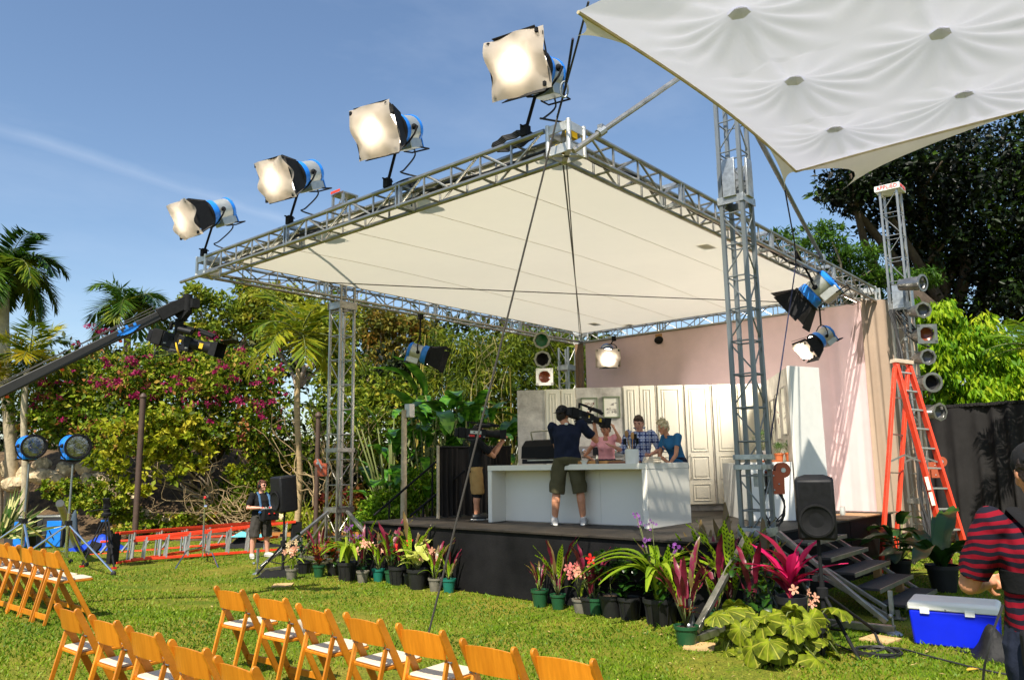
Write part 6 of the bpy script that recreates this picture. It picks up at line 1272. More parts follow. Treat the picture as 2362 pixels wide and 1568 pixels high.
for k, (px, py, lab) in enumerate(((1613, 1478, 'square plywood pad under the tower jack by the maroon plant'), (2030, 1462, 'square plywood pad under the tower jack by the cool box'), (652, 1336, 'square plywood pad under the silver tower jack'))):
    p = gat(px, py+14); b = MB(); b.box(p+V((0, 0, .012)), (.30, .30, .020), M4.Rotation(.4+k, 3, 'Z')); tag(b.obj('plywood_pad', PLY), lab, 'pad', 'plywood pads under the tower jacks')
def ground_cable(label, pxs, r=.009, m=RUBBER, dz=.022):
    b = MB(); b.path(smoothpath([gat(*q)+V((0, 0, dz)) for q in pxs], 6), r, 6); tag(b.obj('ground_cable', m), label, 'cable')
ground_cable('black cable running over the grass from the speaker stand past the cool box', [(1905, 1480), (1990, 1512), (2060, 1498), (2150, 1520), (2260, 1548), (2330, 1562)])
ground_cable('thick black cable lying from the tower foot to the lawn', [(1985, 1440), (2015, 1462), (2030, 1490), (2060, 1510)], .016)
b = MB()
for i in range(7): b.path([at(2025, 1512)+CR*(.20+.02*rr.random())*math.cos(a)+FH*(.16+.03*rr.random())*math.sin(a)+V((0, 0, .02+.006*i)) for a in [k*PI/8 for k in range(16)]], .006, 5, closed=True)
tag(b.obj('cable_coil', RUBBER), 'coiled thin black cable on the grass at the speaker stand foot', 'cable')
LEAFY = mat('fallen leaf', (.55, .30, .03), .7)
for k, (px, py, lab) in enumerate(((2232, 1553, 'single fallen orange leaf on the grass before the cool box'), (1205, 1366, 'pale fallen leaf at the foot of the stage skirt'))):
    b = MB(); b.blade(gat(px, py)+V((0, 0, .03)), CR*.8+CF*.3, (0, 0, 1), .14, .06, .2, 3); tag(b.obj('fallen_leaf', LEAFY if k == 0 else PLY, ang=180), lab, 'leaf')
t = hosebundle((17.25, 4.25, 4.9), (16.4, 3.75, .05), 21, 5, .022); tag(t.obj('cable_bundle', RUBBER), 'thick black cable bundle dropping from the roof corner behind the ladder', 'cable')
b = MB()
for i in range(4): b.path(smoothpath([(17.6, 4.3, 5.2-.1*i), (17.45-.05*i, 4.0, 4.7-.12*i), (17.55, 3.85-.06*i, 4.4-.1*i), (17.7, 4.2, 4.9-.1*i)], 5), .014, 6)
tag(b.obj('cable_loop', RUBBER), 'black cable loops hanging between the roof corner and white tower', 'cable')
b = MB(); g_ = at(1955, 1188, DZ)
for i in range(3): q = V((13.4+.12*i, 4.35+.03*i, DZ+.022)); tag(MB().lathe([(.035, 0), (.04, .09), (.034, .11), (.034, .13)], 12, q).obj('glass_jar', mat('clear jar', (.45, .47, .44), .1) if i == 0 else bpy.data.materials['clear jar']), ['small clear jar at the stage edge beyond the loudspeaker, deepest of three', 'small clear jar at the stage edge beyond the loudspeaker, between two others', 'small clear jar at the stage edge nearest the ladder'][2-i if i != 1 else 1], 'jar', 'jars at the stage edge')
# ------------------------------------------------------------------ foliage helpers
def unit(a): return a/np.maximum(np.linalg.norm(a, axis=-1, keepdims=True), 1e-6)
def leafmesh(name, P, D, Nn, L, Wd, tint, m, fold=.25):
    n = len(P); D = unit(D); X = unit(np.cross(D, Nn)); Nn = np.cross(X, D); L = L[:, None]; Wd = Wd[:, None]
    Q = np.empty((n, 4, 3), np.float32); Q[:, 0] = P; mid = P + D*L*.45 + Nn*Wd*fold; Q[:, 1] = mid + X*Wd*.5; Q[:, 2] = P + D*L; Q[:, 3] = mid - X*Wd*.5
    Q[:, 0] += 0; me = bpy.data.meshes.new(name); me.vertices.add(n*4); me.vertices.foreach_set('co', Q.ravel())
    idx = (np.arange(n)[:, None]*4+np.array([0, 1, 2, 0, 2, 3])).astype(np.int32); me.loops.add(n*6); me.loops.foreach_set('vertex_index', idx.ravel()); me.polygons.add(n*2); me.polygons.foreach_set('loop_start', np.arange(n*2, dtype=np.int32)*3)
    a = me.attributes.new('tint', 'FLOAT', 'FACE'); a.data.foreach_set('value', np.repeat(np.clip(tint, 0, 1), 2).astype(np.float32)); me.update(calc_edges=True); me.materials.append(m); return me
def blob(px, py, D, rx, ry=None, rd=None):
    ry = ry or rx; s = D/FPX; return (np.array(dep(px, py, D)), np.array([rx*s, (rd or rx)*s, ry*s]))
RHn, FHn = np.array(RH), np.array(FH)
def cloud(name, blobs, n, size, aspect, m, droop=.2, up=.35, shell=.45, clump=.35, tvar=.22, parent=None, tbase=.45, outward=.5, label=None, kind=None):
    vol = np.array([np.prod(b[1])**.75 for b in blobs]); cnt = rng.multinomial(n, vol/vol.sum()); P = []; O = []; T_ = []
    for (c, r), k in zip(blobs, cnt):
        nc = max(4, k//26); dc = unit(rng.normal(size=(nc, 3))); rc = rng.random(nc)**shell; cc = dc*rc[:, None]                # twig clumps
        ci = rng.integers(0, nc, k); q = cc[ci] + rng.normal(size=(k, 3))*clump*.42*(.6+.8*rng.random(nc))[ci, None]
        W_ = q[:, :1]*r[0]*RHn + q[:, 1:2]*r[1]*FHn + q[:, 2:]*np.array([0, 0, r[2]]); P.append(c+W_); O.append(W_/np.mean(r)); T_.append(rng.normal(size=nc)[ci]*tvar*.8)
    P = np.concatenate(P); O = np.concatenate(O); T_ = np.concatenate(T_); n = len(P)
    D = unit(rng.normal(size=(n, 3)))+O*outward+np.array([0, 0, -droop]); Nn = unit(rng.normal(size=(n, 3)))*.8+np.array([0, 0, up])+O*.35
    L = size*(.42+1.15*rng.random(n)**1.4); me = leafmesh(name, P, D, Nn, L, L*aspect, tbase+T_+rng.normal(size=n)*tvar*.5, m)
    return link(me, name, parent, kind=kind)
def limbs(b, base, tops, r0, r1=.02, wob=.25, seed=0, forks=2, n=6):
    rr = random.Random(seed); base = V(base)
    for tp_ in tops:
        tp_ = V(tp_); L_ = (tp_-base).length; pts = [base]+[base.lerp(tp_, f)+V((rr.gauss(0, 1), rr.gauss(0, 1), rr.gauss(0, .5)))*wob*L_*.08 for f in (.25, .5, .75)]+[tp_]; sm = smoothpath(pts, 3); b.path(sm, [r0+(r1-r0)*i/(len(sm)-1) for i in range(len(sm))], n)
        for _ in range(forks):
            f = rr.randint(len(sm)//3, len(sm)-2); s_ = sm[f]; e = s_+(V((rr.gauss(0, 1), rr.gauss(0, 1), rr.uniform(.1, 1.0))).normalized())*L_*rr.uniform(.15, .35); b.path([s_, s_.lerp(e, .5)+V((rr.gauss(0, .04), rr.gauss(0, .04), .03))*L_*.3, e], [r1*1.6, r1, r1*.4], 5)
def tree(name, label, cat, base, fork, blobs, n, size, aspect, lm, bm, r0=.2, group=None, forks=2, sd=0, **kw):
    base = V(base); t = thing(name, label, cat, base, 0, group); b = MB(); fork = V(fork) if fork is not None else base.lerp(V(blobs[0][0]), .45)
    b.path(smoothpath([base-V((0, 0, .2)), base.lerp(fork, .5)+V((.06, .04, 0)), fork], 4), [r0*1.15, r0*1.05, r0, r0*.95, r0*.9, r0*.87, r0*.85, r0*.8, r0*.8][:9], 10); limbs(b, fork, [c for c, r in blobs[:10]], r0*.6, r0*.12, 1., sd, forks); b.obj('trunk', bm, t, ang=180)
    c = cloud('crown', blobs, n, size, aspect, lm, **kw); c.parent = t; c.data.transform(root_matrix(t).inverted()); return t
def lin(*cs): return [tuple(min(.8, v*.92) for v in S(*c)) for c in cs]
L_BOUG = leafmat('bougainvillea leaves', lin((26, 46, 8), (76, 104, 16), (128, 150, 28), (168, 166, 50), (168, 104, 62)), .32)
L_MAG = leafmat('magenta bracts', lin((110, 16, 54), (168, 30, 92), (196, 70, 128)), .4)
L_YEL = leafmat('yellow green leaves', lin((70, 86, 12), (130, 145, 24), (178, 178, 40), (205, 190, 60)), .35)
L_AIRY = leafmat('light tree leaves', lin((60, 82, 22), (110, 132, 34), (156, 162, 48), (172, 142, 50)), .35)
L_RUST = leafmat('rusty tree leaves', lin((62, 76, 26), (110, 112, 40), (146, 122, 44), (160, 112, 44)), .3)
L_BAM = leafmat('bamboo leaves', lin((36, 56, 10), (78, 100, 16), (126, 138, 28), (152, 148, 42)), .35)
L_GRN = leafmat('bright shrub leaves', lin((30, 64, 10), (74, 118, 18), (124, 160, 30), (160, 180, 50)), .35)
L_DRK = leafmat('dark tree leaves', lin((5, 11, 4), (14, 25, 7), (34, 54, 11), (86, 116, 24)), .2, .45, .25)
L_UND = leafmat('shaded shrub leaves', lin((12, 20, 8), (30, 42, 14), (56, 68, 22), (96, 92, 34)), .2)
L_FERN = leafmat('feathery leaves', lin((28, 54, 14), (56, 92, 22), (86, 122, 30), (120, 146, 44)), .35)
L_WEEP = leafmat('weeping tree leaves', lin((52, 96, 8), (104, 150, 14), (150, 182, 26), (186, 194, 44)), .38)
L_PALM = leafmat('palm leaflets', lin((22, 44, 14), (52, 84, 22), (92, 122, 34), (150, 144, 40)), .3, .4)
L_PALY = leafmat('golden palm leaflets', lin((48, 80, 18), (104, 124, 26), (162, 158, 38), (190, 150, 34)), .35, .4)
L_BIRD = leafmat('paddle leaves', lin((14, 44, 10), (34, 78, 18), (70, 122, 28), (124, 164, 50)), .25, .3, .5)
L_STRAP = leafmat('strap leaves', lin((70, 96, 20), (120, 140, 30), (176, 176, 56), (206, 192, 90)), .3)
# ------------------------------------------------------------------ garden behind the lawn
cloud('mixed_hedge', [blob(760, 960, 24.5, 60, 70, 40), blob(850, 1010, 24, 70, 80, 40), blob(850, 900, 25, 60, 50, 40), blob(930, 930, 25, 60, 60, 40), blob(700, 1060, 24.5, 60, 60, 40), blob(790, 860, 26, 60, 50, 40), blob(640, 1100, 24.5, 50, 60, 40)], 12000, .17, .5, L_AIRY, kind='stuff', tbase=.35, tvar=.3)
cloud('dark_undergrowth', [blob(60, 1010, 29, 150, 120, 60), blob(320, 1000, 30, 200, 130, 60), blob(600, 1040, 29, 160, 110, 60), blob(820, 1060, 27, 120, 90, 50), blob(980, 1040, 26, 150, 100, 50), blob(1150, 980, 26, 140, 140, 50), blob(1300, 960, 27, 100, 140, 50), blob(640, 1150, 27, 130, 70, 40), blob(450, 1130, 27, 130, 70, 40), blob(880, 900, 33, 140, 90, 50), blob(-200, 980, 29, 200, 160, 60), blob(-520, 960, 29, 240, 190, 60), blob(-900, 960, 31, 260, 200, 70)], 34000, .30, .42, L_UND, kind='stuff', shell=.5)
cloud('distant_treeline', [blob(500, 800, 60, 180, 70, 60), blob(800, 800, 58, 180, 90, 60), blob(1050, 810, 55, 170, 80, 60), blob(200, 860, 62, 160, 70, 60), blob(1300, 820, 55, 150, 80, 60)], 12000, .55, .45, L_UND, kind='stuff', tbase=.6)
t = tree('bougainvillea', 'broad bougainvillea thicket dotted with magenta blossom beside the lawn', 'bougainvillea', cf(-10.2, 24.5, .3), cf(-10.0, 24.5, 2.0), [blob(150, 925, 24, 110, 70), blob(280, 900, 24, 120, 80), blob(405, 880, 24.5, 120, 85), blob(520, 890, 24, 110, 90), blob(600, 970, 23.5, 75, 90), blob(330, 985, 23, 150, 60), blob(130, 980, 23, 70, 50), blob(430, 825, 25, 110, 45), blob(545, 845, 24.5, 80, 50), blob(220, 850, 25, 80, 36), blob(470, 1000, 23.5, 90, 55), blob(620, 900, 25, 60, 60)], 30000, .15, .55, L_BOUG, DARKBARK, .16, tvar=.3)
bl = []
spots_m = [(248, 837, 16), (300, 833, 22), (352, 823, 14), (270, 880, 26), (240, 880, 12), (480, 775, 20), (495, 772, 18), (185, 818, 12), (150, 885, 10), (205, 755, 14), (230, 760, 16), (170, 795, 10), (330, 852, 18), (400, 862, 14), (440, 900, 12), (450, 880, 16), (520, 850, 18), (545, 870, 14), (480, 930, 12), (560, 915, 16), (575, 880, 12), (600, 935, 20), (610, 960, 16), (620, 930, 14), (655, 905, 12), (310, 915, 14), (90, 920, 12), (75, 945, 12), (120, 955, 10), (185, 960, 14), (200, 990, 10), (395, 905, 10), (420, 915, 12), (520, 795, 12), (555, 810, 14), (580, 845, 12), (150, 965, 12), (380, 880, 9), (500, 880, 9), (640, 990, 10), (560, 1000, 8), (350, 955, 8)]
rr = random.Random(5)
for px, py, r_ in spots_m: bl.append(blob(px+rr.uniform(-8, 8), py+rr.uniform(-6, 6), 22.3+rr.uniform(-.4, .6), r_*.62, r_*.4))
for _ in range(70): bl.append(blob(rr.uniform(80, 660), rr.gauss(890, 45), 22.4+rr.uniform(0, 1.2), rr.uniform(4, 8), rr.uniform(3, 6)))
c = cloud('blossom', [(c_, r_*1.3) for c_, r_ in bl], 3600, .066, .8, L_MAG, shell=.5, clump=.6, parent=None); c.parent = t; c.data.transform(root_matrix(t).inverted())
t = tree('yellow_shrub', 'tall yellow-green shrub behind the brown pole', 'shrub', cf(-8.7, 22.6, .2), cf(-8.7, 22.6, 1.0), [blob(330, 985, 21.6, 90, 36), blob(400, 960, 21.6, 60, 34), blob(270, 1060, 21.6, 60, 40), blob(385, 1030, 21.4, 80, 40), blob(450, 985, 21.8, 40, 40), blob(300, 1120, 21.4, 55, 30), blob(430, 1080, 21.4, 50, 30), blob(235, 1045, 21.8, 30, 30), blob(490, 1030, 21.9, 30, 30), blob(350, 1060, 21.2, 30, 60), blob(540, 1080, 21.9, 24, 24)], 4200, .16, .6, L_YEL, BARK, .06, tvar=.32, shell=.7, clump=.24)
def twiggy(label, base, cx, cy, D, w, h, n, m, r0=.035, seed=0, curl=1., name='bare_shrub'):
    rr = random.Random(seed); base = V(base); t = thing(name, label, 'shrub', base); b = MB()
    for i in range(n):
        p = base+V((rr.gauss(0, .25), rr.gauss(0, .25), 0)); tgt = dep(cx+rr.uniform(-w, w), cy+rr.uniform(-h, h), D+rr.uniform(-1, 1)); pts = [p]; steps = 7
        for s_ in range(1, steps+1): f = s_/steps; pts.append(p.lerp(tgt, f)+V((rr.gauss(0, 1), rr.gauss(0, 1), rr.gauss(0, .7)))*.13*curl*(1-.3*f)*(tgt-p).length*.5)
        sm = smoothpath(pts, 3); b.path(sm, [r0*(1-.75*q/(len(sm)-1)) for q in range(len(sm))], 5)
        for _ in range(3):
            q = rr.randint(4, len(sm)-2); e = sm[q]+V((rr.gauss(0, 1), rr.gauss(0, 1), rr.uniform(-.2, 1))).normalized()*rr.uniform(.3, .9); b.path([sm[q], sm[q].lerp(e, .5)+V((rr.gauss(0, .1), rr.gauss(0, .1), .08)), e], [r0*.4, r0*.3, r0*.12], 4)
    b.obj('branches', m, t, ang=180); return t
twiggy('tangle of pale curling branches below the yellow-green shrub', cf(-7.4, 22.2, .1), 450, 1125, 21.8, 120, 62, 26, mat('straw bark', (.30, .215, .11), .9, 0, .3, 8), .020, 1, 1.6)
t = twiggy('pale bare-branched shrub behind the silver tower', cf(-5.2, 22.0, .2), 800, 960, 22, 110, 110, 12, bpy.data.materials['straw bark'], .022, 2, .7)
twiggy('pale forked bare tree leaning out beside the golden feather palm', cf(-4.6, 20.6, .1), 650, 950, 20.5, 75, 70, 6, bpy.data.materials['straw bark'], .028, 3, .6)
twiggy('thin bare yellowish branches reaching towards the hanging lamp', cf(-1.2, 23, .3), 1120, 820, 21.5, 110, 80, 9, mat('yellowish bark', (.34, .28, .11), .8, 0, .2), .018, 6, .5)
cloud('low_scrub', [blob(500, 1180, 21.9, 60, 22, 20), blob(410, 1200, 21.8, 60, 18, 20), blob(300, 1190, 22, 50, 20, 20), blob(560, 1160, 22.2, 40, 30, 20), blob(230, 1130, 22, 40, 30, 20), blob(170, 1120, 22.3, 26, 20), blob(120, 1130, 22.5, 26, 20), blob(250, 1170, 21.8, 40, 20), blob(580, 1110, 23.2, 60, 44, 20), blob(500, 1150, 22.6, 60, 34, 20), blob(640, 1150, 22.8, 50, 40, 20), blob(180, 1160, 21.8, 40, 16), blob(330, 1215, 21.6, 60, 12)], 12000, .11, .6, L_BOUG, kind='stuff', tbase=.5)
# airy trees and palms further off
tree('airy_tree', 'loose light green tree rising behind the crane arm', 'tree', cf(-17, 42, 0), cf(-16.5, 42, 6), [blob(455, 690, 42, 40, 40), blob(480, 760, 42, 50, 40), blob(540, 715, 43, 60, 40), blob(600, 740, 43, 60, 40), blob(410, 800, 42, 60, 30), blob(560, 665, 43, 26, 22)], 8500, .26, .5, L_AIRY, BARK, .22, group='loose trees behind the garden', clump=.3, shell=.5)
tree('airy_tree', 'loose yellowing tree under the far roof truss, left of the silver tower', 'tree', cf(-11.5, 41, 0), cf(-11.5, 41, 6), [blob(640, 690, 41, 60, 36), blob(710, 720, 41, 60, 44), blob(660, 760, 41, 60, 40), blob(760, 780, 41, 60, 50), blob(590, 680, 42, 40, 26), blob(820, 740, 41, 40, 50)], 8500, .25, .5, L_AIRY, BARK, .22, group='loose trees behind the garden', clump=.3, shell=.5, tbase=.6)
tree('rusty_tree', 'airy rust-leaved tree between the silver tower and the hanging lamp', 'tree', cf(-7.2, 36, 0), cf(-7.0, 36, 5.5), [blob(880, 745, 36, 50, 40), blob(940, 755, 36, 46, 34), blob(990, 770, 36, 40, 30), blob(890, 815, 36, 46, 36), blob(850, 780, 36, 30, 30)], 5200, .22, .5, L_RUST, PALEBARK, .24, clump=.3, shell=.5, forks=3)
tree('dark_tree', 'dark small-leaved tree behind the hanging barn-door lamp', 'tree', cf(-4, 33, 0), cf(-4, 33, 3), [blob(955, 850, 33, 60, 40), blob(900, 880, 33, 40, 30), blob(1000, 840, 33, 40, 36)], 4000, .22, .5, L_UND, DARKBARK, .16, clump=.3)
t = tree('bamboo', 'wide feathery bamboo thicket behind the stage', 'bamboo', cf(-.6, 25.5, .1), cf(-.6, 25.5, 1.5), [blob(1060, 800, 25, 60, 50), blob(1130, 830, 25, 80, 60), blob(1210, 800, 25.5, 70, 60), blob(1290, 830, 26, 70, 60), blob(1100, 890, 24.5, 90, 50), blob(1230, 880, 25, 90, 60), blob(1330, 900, 26, 50, 60), blob(1020, 870, 25, 50, 40), blob(1000, 790, 26, 40, 30), blob(1290, 780, 26, 60, 30), blob(1160, 960, 25, 90, 40), blob(1400, 830, 27, 60, 60)], 22000, .26, .13, L_BAM, mat('bamboo cane', (.36, .28, .06), .5), .04, droop=.8, tvar=.26, forks=3)
b = MB(); rr = random.Random(9)
for i in range(16): q = cf(rr.uniform(-3.5, 2.5), 25+rr.uniform(-1, 1), 0); e = q+V((rr.gauss(0, .9), rr.gauss(0, .9), rr.uniform(4.5, 6.5))); b.path([q, q.lerp(e, .5), e], [.035, .03, .012], 6)
b.obj('canes', bpy.data.materials['bamboo cane'], t)
# palms
def palm(label, base, top, fronds, L_, nl, lm, bm, r0=.16, seed=0, wl=.05, ll=.6, name='palm_tree', group=None, arch=1.3, shaft=None, elev=(.2, 1.2)):
    rr = random.Random(seed); base, top = V(base), V(top); t = thing(name, label, 'palm', base, 0, group); b = MB(); n = 12
    b.path([base.lerp(top, i/n)+V((.08*math.sin(i*.5), .05*math.cos(i*.4), 0)) for i in range(n+1)], [r0*(1.15-.3*i/n)*(1+.05*(i % 2)) for i in range(n+1)], 10); b.obj('trunk', bm, t, ang=180)
    if shaft: MB().path([top-V((0, 0, .1)), top+V((0, 0, .5)), top+V((0, 0, .95))], [r0*.85, r0*.8, r0*.4], 10).obj('crown_shaft', shaft, t, ang=180)
    for i in range(fronds):
        az = 2*PI*i/fronds*2.4+rr.uniform(-.2, .2); ev = rr.uniform(*elev); d = V((math.cos(az)*math.cos(ev), math.sin(az)*math.cos(ev), math.sin(ev))); LL = L_*rr.uniform(.85, 1.1); p = top+V((0, 0, .3 if not shaft else .9)); pts = [p]; cur = d.copy(); dr_ = arch*rr.uniform(.8, 1.2)
        for s_ in range(14): p = p+cur*(LL/14); cur = (cur+V((0, 0, -dr_/14*(1+.5*s_/14)))).normalized(); pts.append(p)
        b = MB(); b.path(pts, [.022*(1-.85*k/14) for k in range(15)], 4); b.obj('frond_stem', lm if False else bpy.data.materials['herb stem'], t)
        P, D, Nn, LLs, T_ = [], [], [], [], []
        base_t = rr.uniform(.15, .75)
        for k in range(nl):
            f = .08+.92*k/nl; x_ = f*14; i0 = min(13, int(x_)); q = pts[i0].lerp(pts[i0+1], x_-i0); dv = (pts[i0+1]-pts[i0]).normalized(); sd_ = dv.cross(UZ).normalized(); un = sd_.cross(dv)
            for s_ in (-1, 1): P.append(q); D.append(dv*(.45+.5*f)+sd_*s_*(1.0-.3*f)+un*rr.uniform(.0, .35)-UZ*(.18+.35*f)+V((rr.gauss(0, .12), rr.gauss(0, .12), rr.gauss(0, .12)))); Nn.append(un+sd_*s_*.3); LLs.append(ll*(.45+1.1*math.sin(PI*min(1, f*.85+.12)))*rr.uniform(.75, 1.15)*.8); T_.append(base_t+rr.gauss(0, .12)-.0)
        P, D, Nn = [np.array([tuple(v) for v in a]) for a in (P, D, Nn)]; LLs = np.array(LLs); me = leafmesh('frond', P, D, Nn, LLs, np.full(len(LLs), wl), np.array(T_), lm, .15); o = link(me, 'frond', t); me.transform(root_matrix(t).inverted())
    return t
p = dep(38, 1060, 24); pt = dep(12, 655, 24); palm('tall royal palm with long hanging fronds at the garden edge', (p.x, p.y, 0), pt, 22, 2.1, 60, L_PALM, PALEBARK, .17, 1, .075, .62, arch=2.6, elev=(-.2, 1.35))
p = dep(60, 1060, 22.5); palm('short golden-fronded palm below the royal palm', (p.x, p.y, 0), dep(66, 850, 22.5), 14, 1.55, 44, L_PALY, PALEBARK, .09, 2, .05, .6, arch=1.2, elev=(.0, 1.3))
p = dep(8, 1060, 23.5); palm('palm with pale trunk standing at the frame edge', (p.x, p.y, 0), dep(-25, 905, 23.5), 11, 2.4, 40, L_PALY, PALEBARK, .13, 7, .05, .6, arch=1.6)
p = dep(300, 1000, 46); palm('feathery palm seen small beyond the bougainvillea', (p.x, p.y, 0), dep(297, 722, 46), 19, 3.0, 44, L_PALM, BARK, .22, 3, .11, 1.15, arch=1.9, elev=(-.2, 1.35))
p = dep(686, 1150, 20.5); palm('golden feather palm with a slim ringed trunk beside the silver tower', (p.x, p.y, 0), dep(690, 850, 20.5), 14, 1.9, 19, L_PALY, mat('ringed palm trunk', (.42, .30, .16), .8, 0, .3, 5, stretch=(.3, .3, 5)), .075, 4, .10, .66, arch=1.5, shaft=mat('green crown shaft', (.05, .06, .03), .5), elev=(-.1, 1.3))
b = MB()
p = dep(2395, 850, 15); palm('fan of stiff palm fronds just entering the frame over the black fence', (p.x, p.y, 0), dep(2400, 838, 15), 13, 1.0, 30, L_GRN, BARK, .1, 6, .03, .32, arch=.7, elev=(.0, 1.2))
# bird of paradise: each paddle leaf a part
PAD = []
for i in range(4):
    b = MB(); rows = []; n = 12; w = (.42, .34, .46, .38)[i]; L_ = (1.35, 1.15, 1.5, 1.2)[i]; rr = random.Random(i); p = V((0, 0, 0)); cur = V((0, 0, 1)); st_ = []
    for k in range(n+1):
        f = k/n; ww = w*(math.sin(PI*min(1, .06+f*.93))**.65); notch = 1-(.18 if k in (4+i % 3, 8) else 0); nrm = V((cur.z, 0, -cur.x)); rows.append([p-V((0, ww/2*notch, 0))+nrm*-.10*ww, p-V((0, ww/4, 0))+nrm*-.03*ww, p.copy(), p+V((0, ww/4, 0))+nrm*-.03*ww, p+V((0, ww/2, 0))+nrm*-.10*ww]); p = p+cur*(L_/n); cur = (cur+V((.10+.05*i, 0, -.03))).normalized()
    b.grid(rows); PAD.append(b.mesh('paddle_leaf', L_BIRD, ang=180, tint=np.array([.25+.5*rr.random() + .12*((q//4) % 2) for q in range(n*4)])))
def paddleplant(label, base, leaves, seed, k=1., name='bird_of_paradise', group='bird of paradise plants'):
    rr = random.Random(seed); base = V(base); t = thing(name, label, 'plant', base, 0, group); b = MB()
    for i in range(leaves):
        az = rr.uniform(0, 2*PI); out = rr.uniform(.15, .95)*k; h = (.7+2.6*rr.random()**.7)*k; q = base+V((math.cos(az)*out, math.sin(az)*out, h)); b.path([base+V((math.cos(az)*.1, math.sin(az)*.1, 0)), base.lerp(q, .55)+V((0, 0, .15)), q], [.035*k, .028*k, .016*k], 6)
        o = link(PAD[i % 4], 'paddle_leaf', t, q-base); tilt = rr.uniform(.15, 1.1); o.rotation_euler = (0, tilt, az+rr.uniform(-.5, .5)); s_ = k*rr.uniform(.6, .98); o.scale = (s_, s_, s_)
    b.obj('stalks', bpy.data.materials['herb stem'], t, ang=180)
for k, (px, py, D_, lv, lab) in enumerate(((900, 1110, 18.6, 24, 'bird of paradise clump with broad green leaves behind the grey post'), (985, 1110, 18.0, 16, 'bird of paradise clump behind the handrails'), (1070, 1110, 18.4, 16, 'bird of paradise clump behind the black-shirted cameraman'), (1150, 1110, 18.8, 14, 'bird of paradise clump against the grey stucco panel'), (1035, 1100, 20.2, 14, 'taller bird of paradise clump rising behind the others'))): q = dep(px, py, D_); paddleplant(lab, (q.x, q.y, .1), lv+24, 20+k, .92 if k < 4 else 1.1)
def bush(label, px, py, D_, rx, ry, n, size, lm, asp=.55, name='bush', group='bushes behind the stage', **kw):
    c, r = blob(px, py, D_, rx, ry); z0 = max(0., c[2]-r[2]); t = thing(name, label, 'bush', (c[0], c[1], 0), 0, group); o = cloud('foliage', [(c, r), (c+np.array(RH)*r[0]*.6, r*.6), (c-np.array(RH)*r[0]*.6-np.array((0, 0, r[2]*.2)), r*.65)], n, size, asp, lm, **kw); o.parent = t; o.data.transform(root_matrix(t).inverted()); b = MB(); limbs(b, (c[0], c[1], 0), [c+np.array((0, 0, r[2]*.5)), c+r*np.array((.5, .4, .3)), c-r*np.array((.5, .4, -.3))], .03, .008); b.obj('stems', BARK, t, ang=180)
bush('bright lime shrub behind the handrails beside the silver tower', 905, 1165, 17.4, 55, 45, 4200, .09, L_GRN, tbase=.6); bush('bright green shrub below the paddle leaves at the stairs', 970, 1130, 17.6, 45, 55, 3800, .08, L_GRN, tbase=.55); bush('mixed red and green shrub at the foot of the silver tower', 800, 1160, 19.5, 60, 40, 2600, .12, leafmat('crimson mixed leaves', lin((60, 14, 12), (110, 40, 20), (110, 120, 30), (170, 160, 50)), .3)); bush('low green shrub between the pots and the stairs', 850, 1200, 18.5, 40, 24, 2200, .08, L_GRN); bush('small shrub with leaves against the far brown pole', 740, 1120, 22.5, 50, 60, 2400, .13, L_UND, tbase=.6)
STRAPM = []
for i in range(3):
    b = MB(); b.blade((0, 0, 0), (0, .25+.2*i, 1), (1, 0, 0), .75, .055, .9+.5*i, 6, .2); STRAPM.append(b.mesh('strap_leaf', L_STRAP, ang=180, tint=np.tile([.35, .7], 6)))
def strapplant(label, base, n, k, seed, meshes=STRAPM, name='strap_leaf_plant', group='strap-leaved plants along the bed', spread=1., cat='plant'):
    rr = random.Random(seed); t = thing(name, label, cat, base, 0, group)
    for i in range(n):
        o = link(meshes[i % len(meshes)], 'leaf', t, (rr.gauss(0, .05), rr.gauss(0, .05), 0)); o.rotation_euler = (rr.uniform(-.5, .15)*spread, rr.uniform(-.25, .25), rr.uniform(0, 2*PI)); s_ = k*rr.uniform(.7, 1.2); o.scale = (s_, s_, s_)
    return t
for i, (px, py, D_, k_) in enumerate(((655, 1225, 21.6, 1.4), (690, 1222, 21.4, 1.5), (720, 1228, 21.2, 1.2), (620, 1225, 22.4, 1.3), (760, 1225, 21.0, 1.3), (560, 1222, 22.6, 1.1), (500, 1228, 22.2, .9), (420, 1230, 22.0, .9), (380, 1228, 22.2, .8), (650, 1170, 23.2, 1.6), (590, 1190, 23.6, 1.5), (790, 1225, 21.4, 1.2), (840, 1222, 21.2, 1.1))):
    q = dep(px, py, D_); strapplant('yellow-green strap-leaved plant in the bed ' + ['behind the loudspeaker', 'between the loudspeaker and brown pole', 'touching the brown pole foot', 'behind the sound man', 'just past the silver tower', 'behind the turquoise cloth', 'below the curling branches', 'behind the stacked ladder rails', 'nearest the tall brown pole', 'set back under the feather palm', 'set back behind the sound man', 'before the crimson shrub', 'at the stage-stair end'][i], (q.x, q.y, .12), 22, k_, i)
L_VAR = leafmat('cream-striped leaves', lin((60, 96, 34), (214, 206, 140), (90, 120, 48)), .2); VARM = []
b = MB(); b.blade((0, 0, 0), (0, .3, 1), (1, 0, 0), .95, .075, .35, 5, .25); VARM.append(b.mesh('striped_leaf', L_VAR, ang=180, tint=np.tile([.0, .45, .5, 1.0], 5)))
q = dep(10, 1190, 18.5); strapplant('spiky cream-striped agave at the frame edge behind the chairs', (q.x, q.y, .35), 44, 1.15, 31, VARM, 'agave', None, 2.6, 'agave')
